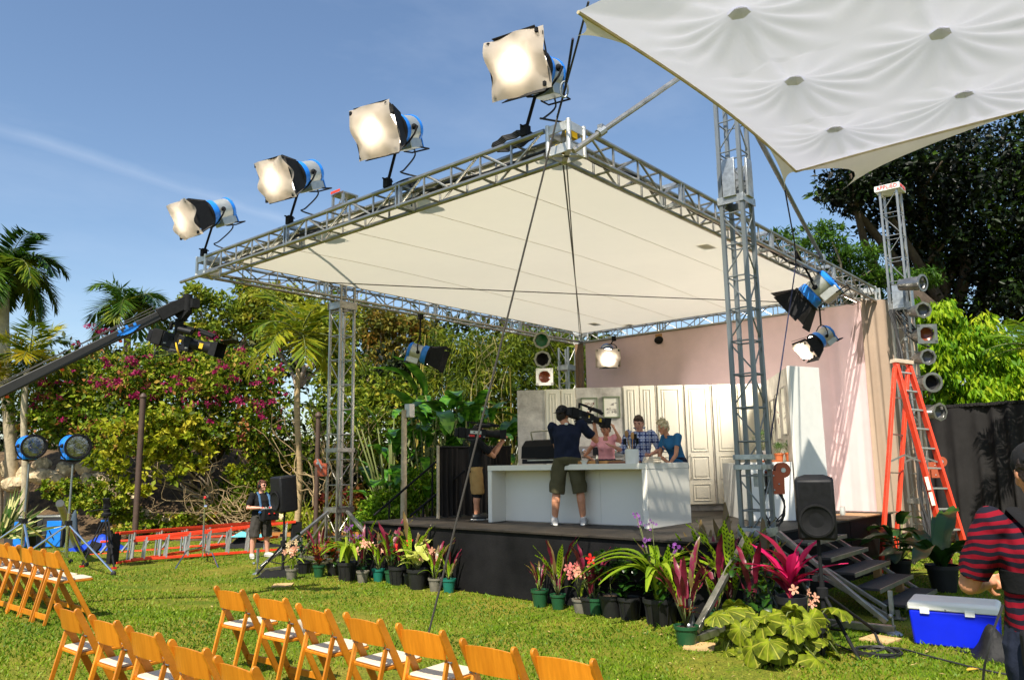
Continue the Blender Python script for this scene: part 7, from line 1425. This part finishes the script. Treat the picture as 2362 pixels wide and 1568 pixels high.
# rocks of the garden bank
rr = random.Random(12)
ROCKS = [(105, 1098, 60, 24), (150, 1085, 40, 26), (200, 1080, 50, 22), (95, 1072, 40, 24), (235, 1115, 46, 34), (262, 1130, 40, 30), (165, 1118, 34, 18), (60, 1095, 40, 30), (20, 1080, 36, 28), (215, 1150, 40, 22), (300, 1150, 44, 22), (330, 1185, 40, 16), (255, 1165, 36, 20), (135, 1105, 30, 18), (30, 1115, 40, 24), (395, 1195, 36, 18), (460, 1190, 30, 16), (700, 1190, 44, 18), (640, 1195, 34, 16), (205, 1105, 34, 22)]
RW = ['wide flat', 'rounded', 'pale capping', 'pitted', 'large sunlit', 'square-cut', 'small low', 'brownish', 'shaded', 'buff', 'long sunlit', 'low half-buried', 'leaning', 'small wedged', 'overgrown', 'squat', 'small buff', 'dark mossy', 'half-hidden', 'upright']
WH = ['below the two big lamps', 'between the lamp stands', 'at the bank top past the lamps', 'under the first big lamp', 'at the middle of the bank', 'next to the leaning roll', 'behind the chrome stand', 'at the frame edge by the agave', 'at the frame edge under the palm trunks', 'above the tarpaulin', 'behind the brown pole', 'at the brown pole foot', 'behind the tripod', 'beside the second lamp stand', 'behind the agave', 'below the yellow shrub', 'under the curling branches', 'past the sound man', 'behind the loudspeaker', 'near the bank top']
for i, (px, py, w, h) in enumerate(ROCKS):
    D_ = 21.9+(1200-py)*.018; c = dep(px, py, D_); s = D_/FPX; b = MB(); b.ell((0, 0, 0), (w*s*.60, w*s*.5, h*s*.72), 14, M4.Rotation(rr.uniform(-.2, .2), 3, 'X') @ M4.Rotation(rr.random()*3, 3, 'Z'), 9)
    ph = rr.random()*9
    b.v = [tuple(V(v)*(1+.16*math.sin(v[0]*9+ph)*math.cos(v[2]*11+ph)+.10*math.sin(v[1]*17+ph*2)+.06*rr.uniform(-1, 1))) for v in b.v]; tag(b.obj('rock', ROCKM, ang=30, loc=c), RW[i]+' limestone rock '+WH[i], 'rock', 'rocks of the garden bank')
RED = mat('red petals', (.62, .02, .015), .5, 0, .1)
for px, py in ((290, 1085, ), (262, 1130), (150, 1140), (660, 1195), (800, 1185), (860, 1150)): pass
# right-hand trees
big = [blob(2010, 430, 24, 110, 70), blob(1930, 440, 23.5, 60, 40), blob(2110, 380, 24, 130, 90), blob(2250, 360, 24.5, 140, 110), blob(2200, 500, 25, 160, 110), blob(2340, 520, 25, 120, 140), blob(2100, 520, 25, 100, 70), blob(2300, 680, 25, 140, 80), blob(2420, 400, 25, 120, 140), blob(1960, 400, 23.5, 60, 40), blob(2180, 610, 25.5, 110, 70), blob(2420, 640, 25, 120, 120), blob(2020, 380, 24, 60, 50)]
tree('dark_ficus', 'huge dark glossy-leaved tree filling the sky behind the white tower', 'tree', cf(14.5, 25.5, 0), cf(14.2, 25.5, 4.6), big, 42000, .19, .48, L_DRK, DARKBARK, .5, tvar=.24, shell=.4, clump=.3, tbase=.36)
tree('feathery_tree', 'feathery light green tree spreading above the roof side', 'tree', cf(9.4, 21.5, 0), cf(9.5, 21.5, 4.5), [blob(1880, 560, 21, 70, 20, 60), blob(1960, 590, 21, 90, 26, 60), blob(2010, 640, 21.3, 80, 26, 60), blob(1920, 640, 21.4, 90, 28, 60), blob(1800, 545, 22, 40, 14, 40), blob(2110, 640, 21.4, 60, 24), blob(1960, 690, 21.6, 90, 24, 50), blob(1900, 525, 21, 50, 14, 40)], 15000, .13, .30, L_FERN, BARK, .13, up=1.2, droop=.1, clump=.28)
tree('weeping_tree', 'bright lime-leaved weeping tree above the black fence', 'tree', cf(11.2, 20.4, 0), cf(11.2, 20.4, 3.4), [blob(2140, 720, 19.5, 60, 40), blob(2230, 780, 19.5, 80, 60), blob(2310, 850, 19.5, 70, 70), blob(2160, 830, 19.3, 70, 80), blob(2240, 900, 19.3, 80, 50), blob(2350, 930, 19.3, 60, 50), blob(2190, 960, 19.4, 90, 40), blob(2100, 760, 19.8, 30, 50), blob(2390, 850, 19.6, 60, 70)], 19000, .19, .34, L_WEEP, PALEBARK, .14, droop=1.6, outward=.35, tvar=.26, clump=.3)
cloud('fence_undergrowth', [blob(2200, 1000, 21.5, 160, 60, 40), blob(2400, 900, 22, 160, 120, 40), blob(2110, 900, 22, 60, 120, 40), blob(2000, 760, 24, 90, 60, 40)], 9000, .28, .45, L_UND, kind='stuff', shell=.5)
# ------------------------------------------------------------------ potted plants before the stage
def calmat(name, c1, c2, cb):
    m, t, n, b = newmat(name); L = t.links.new; tc = n.new('ShaderNodeTexCoord'); sp = n.new('ShaderNodeSeparateXYZ'); L(tc.outputs['Object'], sp.inputs[0])
    def M(op, a, b_=None, c_=None):
        q = n.new('ShaderNodeMath'); q.operation = op
        for i, v in enumerate((a, b_, c_)):
            if v is None: continue
            if isinstance(v, (int, float)): q.inputs[i].default_value = v
            else: L(v, q.inputs[i])
        return q.outputs[0]
    ax = M('ABSOLUTE', sp.outputs['Y']); ph = M('MULTIPLY', M('SIGN', sp.outputs['Y']), 1.2); w = M('SINE', M('ADD', M('MULTIPLY', sp.outputs['Z'], 170.), M('ADD', ph, M('MULTIPLY', ax, -160.)))); g = M('MULTIPLY', M('GREATER_THAN', w, .25), M('LESS_THAN', ax, .016)); g = M('MULTIPLY', g, M('GREATER_THAN', ax, .003))
    mx = n.new('ShaderNodeMix'); mx.data_type = 'RGBA'; L(g, mx.inputs['Factor']); mx.inputs['A'].default_value = _c(c1); mx.inputs['B'].default_value = _c(c2); ge = n.new('ShaderNodeNewGeometry'); m2 = n.new('ShaderNodeMix'); m2.data_type = 'RGBA'; L(ge.outputs['Backfacing'], m2.inputs['Factor']); L(mx.outputs['Result'], m2.inputs['A']); m2.inputs['B'].default_value = _c(cb); L(m2.outputs['Result'], b.inputs['Base Color']); b.inputs['Roughness'].default_value = .4
    tr = n.new('ShaderNodeBsdfTranslucent'); ms = n.new('ShaderNodeMixShader'); ms.inputs[0].default_value = .2; L(m2.outputs['Result'], tr.inputs['Color']); L(b.outputs['BSDF'], ms.inputs[1]); L(tr.outputs['BSDF'], ms.inputs[2]); L(ms.outputs[0], n['Material Output'].inputs['Surface']); return m
CAL = calmat('rattlesnake leaf', S(168, 204, 40), S(28, 66, 16), S(96, 78, 36)); MAR = mat('maroon leaf', S(84, 16, 38), .4, 0, .25, 12, col2=S(122, 30, 54), trans=.15)
def zleaf(name, L_, w, m, wave=0., bend=.25, seg=10, taper=.75, fold=.12, tint=None, late=0):
    b = MB(); rows = []; p = V((0, 0, 0)); cur = V((0, 0, 1))
    for i in range(seg+1):
        f = i/seg; ww = w*max(.04, math.sin(PI*min(1, .08+.90*f))**taper); nrm = V((cur.z, 0, -cur.x)); e1, e2 = wave*w*math.sin(f*16), wave*w*math.sin(f*16+1.5); rows.append([p-V((0, ww/2, 0))-nrm*(fold*ww-e1), p.copy(), p+V((0, ww/2, 0))-nrm*(fold*ww-e2)]); p = p+cur*(L_/seg); g_ = 1 if not late else (f**late)*(late+1); cur = (cur+V((bend/seg*1.6*g_*max(.0, cur.z+.9 if late else 1), 0, -.0 if not late else -bend/seg*.55*g_))).normalized()
    b.grid(rows); return b.mesh(name, m, ang=180, tint=tint)
M_CAL = [zleaf('leaf', .42, .058, CAL, .10, .35), zleaf('leaf', .34, .052, CAL, .12, .6)]; M_MAR = [zleaf('leaf', .38, .052, MAR, .12, .3), zleaf('leaf', .32, .046, MAR, .14, .5)]
L_ORC = leafmat('orchid strap leaves', lin((60, 92, 14), (128, 156, 30), (178, 190, 56)), .35); M_ST = [zleaf('leaf', 1.25, .115, L_ORC, .0, 4.4, 18, .6, .16, np.tile([.5, .7], 18), 1.3), zleaf('leaf', 1.05, .10, L_ORC, .0, 3.6, 16, .6, .16, np.tile([.3, .55], 16), 1.6), zleaf('leaf', .80, .07, L_ORC, 0, 1.2, 14, .6, .16, np.tile([.6, .9], 14), 1.2)]
L_HOS = leafmat('pale lime leaves', lin((130, 150, 44), (196, 200, 96), (214, 216, 130)), .35); M_HOS = [zleaf('leaf', .24, .13, L_HOS, .06, 1.6, 8, .6, .1, np.tile([.4, .7], 8))]
L_DK = leafmat('dark shrub leaf', lin((16, 40, 12), (34, 70, 20), (80, 120, 36)), .25, .3, .5); M_DK = [zleaf('leaf', .11, .06, L_DK, .05, .8, 5, .7, .1, np.tile([.3, .6], 5))]
L_COR = leafmat('hot pink leaves', lin((150, 14, 60), (226, 30, 104), (236, 80, 130)), .4); M_COR = [zleaf('leaf', .55, .085, L_COR, .05, .5, 10, .8, .14, np.tile([.4, .6], 10)), zleaf('leaf', .46, .08, L_COR, .05, 1.1, 9, .8, .14, np.tile([.6, .3], 9)), zleaf('leaf', .50, .075, leafmat('dark magenta leaves', lin((90, 14, 36), (150, 26, 60), (120, 60, 50)), .3), .05, .9, 9, .8, .14, np.tile([.4, .7], 9))]
L_CRO = leafmat('croton leaves', lin((120, 22, 14), (196, 70, 20), (84, 70, 20), (60, 90, 24)), .3); M_CRO = [zleaf('leaf', .22, .07, L_CRO, .05, .7, 6, .7, .1, np.tile([.2, .5, .9], 4))]
L_PHI = leafmat('dark philodendron leaves', lin((18, 42, 14), (40, 74, 24), (78, 112, 44)), .25, .3, .5); M_PHI = [zleaf('leaf', .42, .17, L_PHI, .05, 1.3, 9, .6, .1, np.tile([.3, .5], 9)), zleaf('leaf', .95, .17, L_PHI, .14, 1.3, 12, .55, .12, np.tile([.4, .6], 12))]
def roundleaf():
    m, t, n, b = newmat('begonia leaf'); L = t.links.new; tc = n.new('ShaderNodeTexCoord'); nz = n.new('ShaderNodeTexNoise'); nz.inputs['Scale'].default_value = 14; L(tc.outputs['Object'], nz.inputs['Vector']); gr = n.new('ShaderNodeTexGradient'); gr.gradient_type = 'RADIAL'; L(tc.outputs['Object'], gr.inputs[0])
    sn = n.new('ShaderNodeMath'); sn.operation = 'MULTIPLY'; sn.inputs[1].default_value = 2*PI*9; L(gr.outputs['Fac'], sn.inputs[0]); s2 = n.new('ShaderNodeMath'); s2.operation = 'SINE'; L(sn.outputs[0], s2.inputs[0]); s3 = n.new('ShaderNodeMath'); s3.operation = 'GREATER_THAN'; s3.inputs[1].default_value = .92; L(s2.outputs[0], s3.inputs[0])
    rp = n.new('ShaderNodeValToRGB'); e = rp.color_ramp.elements; e[0].position = .35; e[1].position = .68; e[0].color = _c(S(74, 84, 16)); e[1].color = _c(S(138, 152, 28)); L(nz.outputs['Fac'], rp.inputs['Fac']); mx = n.new('ShaderNodeMix'); mx.data_type = 'RGBA'; L(s3.outputs[0], mx.inputs['Factor']); L(rp.outputs['Color'], mx.inputs['A']); mx.inputs['B'].default_value = _c(S(158, 156, 58)); L(mx.outputs['Result'], b.inputs['Base Color']); b.inputs['Roughness'].default_value = .6; b.inputs['Specular IOR Level'].default_value = .15
    tr = n.new('ShaderNodeBsdfTranslucent'); ms = n.new('ShaderNodeMixShader'); ms.inputs[0].default_value = .28; L(mx.outputs['Result'], tr.inputs['Color']); L(b.outputs['BSDF'], ms.inputs[1]); L(tr.outputs['BSDF'], ms.inputs[2]); L(ms.outputs[0], n['Material Output'].inputs['Surface'])
    out = []
    for k in range(3):
        bb = MB(); vs = [(0, 0, 0)]; rr = random.Random(k); n_ = 26
        for ring in (.5, 1.):
            for i in range(n_):
                a = 2*PI*(i+.5)/n_; r_ = .115*ring*(1+.08*math.sin(3*a+k)+.05*rr.uniform(-1, 1)*(ring > .9)); 
                if abs(a-PI) < .28: r_ *= .30+.6*abs(a-PI)/.28
                vs.append((r_*math.cos(a), r_*math.sin(a), -.05*ring**2+.012*ring*math.sin(9*a)+.02*ring*math.sin(2*a+k)))
        bb.add(vs, [(0, 1+i, 1+(i+1) % n_) for i in range(n_)]+[(1+i, 1+n_+i, 1+n_+(i+1) % n_, 1+(i+1) % n_) for i in range(n_)]); out.append(bb.mesh('round_leaf', m, ang=180))
    return out
M_BEG = roundleaf()
PET = [mat('peach orchid petals', (.80, .40, .26), .5, 0, .10, 20, trans=.3), mat('pink orchid petals', (.80, .24, .22), .5, 0, .12, 20, trans=.3), mat('cream orchid petals', (.80, .60, .34), .5, 0, .1, 20, trans=.3), mat('violet petals', (.26, .06, .34), .5, 0, .15, trans=.3)]
def blossom(m, r_):
    b = MB()
    for i in range(5):
        a = 2*PI*i/5+.3; w_ = .75 if i % 2 else .5; c = [(0, 0, 0)]
        for f, ww in ((.35, .34), (.75, .42), (1., .18)):
            for s_ in (-1, 1): c.append((r_*(f*math.cos(a)-s_*ww*w_*math.sin(a)), r_*(f*math.sin(a)+s_*ww*w_*math.cos(a)), r_*(.12+.1*f)))
        b.add(c, [(0, 1, 2), (1, 3, 4, 2), (3, 5, 6, 4)])
    b.ell((0, 0, r_*.2), (r_*.16, r_*.16, r_*.2), 6); return b.mesh('blossom', m, ang=180)
BLO = [blossom(PET[0], .055), blossom(PET[1], .05), blossom(PET[2], .05), blossom(PET[3], .020), blossom(RED, .07)]
POTM = {'teal': mat('teal plastic pot', (.012, .14, .10), .4, 0, .1), 'green': mat('green plastic pot', (.015, .075, .03), .4, 0, .1), 'black': mat('black nursery pot', (.014, .014, .015), .45, 0, .2), 'grey': mat('worn grey pot', (.16, .145, .11), .8, 0, .3, 12)}
SOILP = mat('pot soil', (.05, .03, .018), .95)
STEMM = bpy.data.materials['herb stem']
POTS = 'potted plants set before the stage'
def potted(label, base, pot, r_, h, recipe, seed, name='potted_plant', group=POTS, cat='potted plant'):
    rr = random.Random(seed); base = V(base); t = thing(name, label, cat, base, 0, group)
    p_ = MB().lathe([(r_*.74, 0), (r_*.97, h*.84), (r_*1.07, h*.84), (r_*1.08, h), (r_*.98, h), (r_*.95, h*.9)], 20, base, caps=False).obj('pot', POTM[pot], t); MB().lathe([(.001, h*.88), (r_*.95, h*.89)], 16, base, caps=False).obj('soil', SOILP, t)
    if pot == 'black':
        for i in range(10): a = 2*PI*i/10; MB().bar(base+V((r_*.80*math.cos(a), r_*.80*math.sin(a), h*.08)), base+V((r_*.97*math.cos(a), r_*.97*math.sin(a), h*.78)), .010, .012, (math.cos(a), math.sin(a), 0)).obj('rib', POTM[pot], p_) if seed % 3 == 0 else None
    stems = MB(); o0 = V((0, 0, h*.88))
    def addleaf(me, q, rot, s_): o = link(me, 'leaf', t, q); o.rotation_euler = rot; o.scale = (s_, s_, s_)
    for (kind, n, k) in recipe:
        for i in range(n):
            az = 2*PI*i/n+rr.uniform(-.35, .35)
            if kind in ('cal', 'mar'):
                me = (M_CAL if kind == 'cal' else M_MAR)[i % 2]; sl = rr.uniform(.05, .36)*k; tl = rr.uniform(.05, .42); q = o0+V((math.cos(az)*(.02+sl*.3), math.sin(az)*(.02+sl*.3), sl)); stems.path([base+o0, base+q], .004, 4); addleaf(me, q, (0, tl, az), k*rr.uniform(.75, 1.15))
            elif kind == 'strap': addleaf(M_ST[i % 3], o0+V((math.cos(az)*.03, math.sin(az)*.03, 0)), (0, rr.uniform(.02, .30), az), k*rr.uniform(.75, 1.15))
            elif kind == 'hosta': sl = rr.uniform(.06, .22)*k; q = o0+V((math.cos(az)*.07, math.sin(az)*.07, sl)); stems.path([base+o0, base+q], .005, 4); addleaf(M_HOS[0], q, (0, rr.uniform(.2, 1.0), az), k*rr.uniform(.8, 1.2))
            elif kind == 'dark': sl = rr.uniform(.05, .45)*k; q = o0+V((math.cos(az*3)*.13*k*rr.random(), math.sin(az*3)*.13*k*rr.random(), sl)); q = q+V((rr.gauss(0, .07), rr.gauss(0, .07), 0))*k; addleaf(M_DK[0], q, (0, rr.uniform(.5, 1.9), rr.uniform(0, 6.3)), k*rr.uniform(.8, 1.3))
            elif kind == 'crot': sl = rr.uniform(.0, .25)*k; q = o0+V((0, 0, sl)); addleaf(M_CRO[0], q, (0, rr.uniform(.4, 1.3), az*2.4), k*rr.uniform(.8, 1.2))
            elif kind == 'cord': q = o0+V((0, 0, rr.uniform(.0, .22)*k)); addleaf(M_COR[i % 3], q, (0, rr.uniform(.08, .85), az*2.4), k*rr.uniform(.75, 1.15))
            elif kind == 'phil': sl = rr.uniform(.1, .5)*k; q = o0+V((math.cos(az)*.12, math.sin(az)*.12, sl)); stems.path([base+o0, base+q], .010, 5); addleaf(M_PHI[0], q, (0, rr.uniform(.3, 1.2), az), k*rr.uniform(.8, 1.2))
            elif kind == 'nest': addleaf(M_PHI[1], o0, (0, rr.uniform(.1, .75), az*2.4), k*rr.uniform(.8, 1.25))
            elif kind == 'beg':
                q = o0+V((math.cos(az*2.4)*.29*rr.uniform(.2, 1.2), math.sin(az*2.4)*.29*rr.uniform(.2, 1.2), rr.uniform(-.24, .20))); stems.path([base+o0-V((0, 0, .02)), base+o0.lerp(q, .6)+V((0, 0, .07)), base+q], .006, 5); a_ = az*2.4; addleaf(M_BEG[i % 3], q, (rr.uniform(-.3, .3), rr.uniform(.25, 1.15), a_), k*rr.uniform(.7, 1.35))
            elif kind in ('peach', 'pink', 'cream', 'violet', 'red'):
                bi = ('peach', 'pink', 'cream', 'violet', 'red').index(kind); hgt = {'violet': rr.uniform(.55, 1.05)}.get(kind, rr.uniform(.24, .42))*k
                if kind == 'red': hgt = rr.uniform(.3, .5)*k
                dx, dy = rr.gauss(0, .07 if kind != 'violet' else .16)*k, rr.gauss(0, .07 if kind != 'violet' else .16)*k; q = o0+V((dx, dy, hgt))
                if kind == 'violet' or i % 4 == 0: stems.path([base+o0, base+o0.lerp(q, .6)+V((0, 0, .04)), base+q], .004, 4)
                for j in range(7 if kind == 'violet' else 1): o = link(BLO[bi], 'blossom', t, q+V((rr.gauss(0, .03), rr.gauss(0, .03), rr.gauss(0, .03)))*(1 if kind == 'violet' else 0)); o.rotation_euler = (R(75)+rr.gauss(0, .3), rr.gauss(0, .3), R(-49+rr.uniform(-40, 40))); s_ = k*rr.uniform(.8, 1.2); o.scale = (s_, s_, s_)
    if stems.v: stems.obj('stems', STEMM, t, ang=180)
    return t
def pb(px, py, back=.0):
    p = gat(px, py); xf = S0.x + (p.y-S0.y)*.0404 - .20
    if p.x > xf: p.x = xf
    return p
PLIST = [
 ((672, 1335), 'grey', .10, .17, [('strap', 4, .35), ('peach', 7, 1.0), ('cream', 4, 1.1)], 'peach and cream orchid in a worn grey pot beside the tower brace'),
 ((735, 1330), 'green', .10, .20, [('crot', 16, 1.1), ('mar', 8, 1.1)], 'orange-red croton with maroon spikes in a green pot by the tower brace'),
 ((800, 1338), 'black', .16, .30, [('strap', 26, .72), ('violet', 5, .75)], 'arching lime strap-leaved orchid with violet sprays by the silver tower'),
 ((836, 1342), 'grey', .10, .18, [('dark', 8, .8), ('peach', 5, 1.1)], 'peach orchid in a grey pot just before the lime strap leaves'),
 ((884, 1338), 'teal', .10, .20, [('mar', 6, 1.0), ('cal', 9, 1.05), ('peach', 5, 1.1)], 'tall maroon and spotted green plant in a teal pot beside the stage corner'),
 ((918, 1347), 'black', .15, .28, [('dark', 46, 1.15), ('red', 2, .9), ('mar', 3, 1.4)], 'dark bushy hibiscus with a red bloom in a black pot'),
 ((963, 1357), 'black', .16, .30, [('hosta', 15, 1.3), ('cal', 2, 1.2)], 'pale lime broad-leaved plant in a ribbed black pot'),
 ((1003, 1362), 'grey', .10, .19, [('cal', 11, 1.0), ('mar', 5, .95), ('peach', 4, 1.1), ('strap', 3, .35)], 'peach orchid with spotted upright leaves in a grey pot beside the guy rope'),
 ((1043, 1364), 'teal', .10, .20, [('mar', 5, .75), ('cal', 7, .65)], 'small maroon and lime plant in a teal pot, last before the bare stage skirt'),
 ((1265, 1393), 'green', .115, .22, [('cal', 9, .62), ('mar', 9, .62)], 'low dark-leaved plant in a bright green pot, first after the bare stage skirt'),
 ((1310, 1398), 'green', .10, .19, [('cal', 10, 1.2), ('mar', 7, 1.15)], 'tall narrow spotted plant with maroon backs in a green pot'),
 ((1346, 1410), 'grey', .11, .17, [('strap', 3, .35), ('pink', 8, 1.1), ('peach', 6, 1.1)], 'pink orchid in a worn grey pot among the maroon spikes'),
 ((1385, 1413), 'green', .10, .20, [('mar', 10, .85), ('red', 1, 1.)], 'maroon feathery plant in a green pot beside the pink orchid'),
 ((1442, 1412), 'black', .15, .26, [('dark', 55, 1.2), ('red', 1, .8)], 'dark leafy bush in a black pot behind the lime strap leaves'),
 ((1520, 1440), 'black', .17, .30, [('strap', 34, 1.0), ('violet', 6, .95)], 'biggest arching lime strap-leaved orchid with violet sprays before the stage corner'),
 ((1584, 1488), 'green', .12, .20, [('mar', 17, 1.15), ('cal', 4, 1.2), ('crot', 6, .8)], 'broad maroon feathered plant in a green pot by the tower jack'),
 ((1632, 1425), 'green', .11, .2, [('cal', 18, 1.65)], 'tall lime spotted plant behind the maroon feathered one'),
 ((1690, 1442), 'black', .13, .22, [('cal', 22, 1.55), ('mar', 9, 1.3)], 'spotted lime and maroon cluster behind the slanting tower brace'),
 ((1716, 1503), 'black', .16, .26, [('beg', 30, 1.0)], 'round-leaved begonia in a black pot beside the tower brace'),
 ((1800, 1527), 'black', .17, .28, [('beg', 36, 1.1)], 'round-leaved begonia spilling from a black pot, nearest the lawn chairs'),
 ((1868, 1512), 'black', .16, .28, [('beg', 30, 1.0), ('peach', 4, .9)], 'round-leaved begonia with pale pink blooms beside the speaker stand'),
 ((1832, 1478), 'black', .15, .45, [('cord', 24, 1.15)], 'hot pink cordyline with upright leaves above the begonias'),
 ((1770, 1450), 'black', .14, .24, [('dark', 60, 1.35), ('cal', 12, 1.4)], 'glossy green leafy plant between the tower and the pink cordyline'),
 ((702, 1322), 'black', .13, .22, [('dark', 44, 1.1), ('mar', 3, 1.)], 'dark leafy bush in a black pot behind the croton'),
 ((768, 1326), 'black', .12, .20, [('crot', 18, 1.2), ('dark', 20, 1.)], 'bronze and green leafy plant between the croton and the lime strap leaves'),
 ((860, 1330), 'green', .10, .20, [('mar', 12, 1.15), ('cal', 5, 1.2)], 'tall maroon spikes in a green pot set behind the peach orchid'),
 ((942, 1338), 'green', .10, .20, [('cal', 8, 1.35), ('mar', 7, 1.35)], 'tall spotted and maroon spikes behind the red hibiscus'),
 ((985, 1345), 'black', .11, .2, [('cal', 12, 1.25)], 'upright lime spotted plant behind the pale broad-leaved one'),
 ((1412, 1400), 'black', .12, .2, [('mar', 12, 1.25), ('dark', 20, .9)], 'dark maroon plant in deep shade behind the red bloom'),
 ((1482, 1418), 'black', .14, .26, [('dark', 60, 1.3)], 'dense dark bush filling the gap beside the biggest lime strap leaves'),
 ((1556, 1432), 'black', .14, .26, [('dark', 60, 1.25), ('cal', 6, 1.3)], 'dense dark bush behind the broad maroon feathered plant'),
 ((1655, 1450), 'green', .11, .2, [('mar', 12, 1.35), ('cal', 6, 1.3)], 'tall maroon plant standing right behind the slanting tower brace'),
 ((1742, 1468), 'black', .13, .24, [('dark', 46, 1.2), ('mar', 6, 1.3)], 'dark leafy plant with maroon spikes between the begonias and the tower'),
 ((2078, 1332), 'black', .17, .28, [('phil', 14, 1.2)], 'broad-leaved dark plant in a black pot behind the stage steps'),
 ((2178, 1362), 'black', .21, .36, [('nest', 15, 1.25)], 'long-leaved bird-nest fern in a large black pot by the ladder'),
 ((2245, 1335), 'green', .13, .2, [('phil', 8, .8)], 'small dark plant in a green pot half hidden behind the cool box')]
for i, (q, pot, r_, h, rec, lab) in enumerate(PLIST):
    p = pb(*q) if q[0] < 1560 else gat(*q); potted(lab, p, pot, r_, h, rec, 100+i, group=POTS if q[0] < 2000 else 'dark potted plants behind the steps')
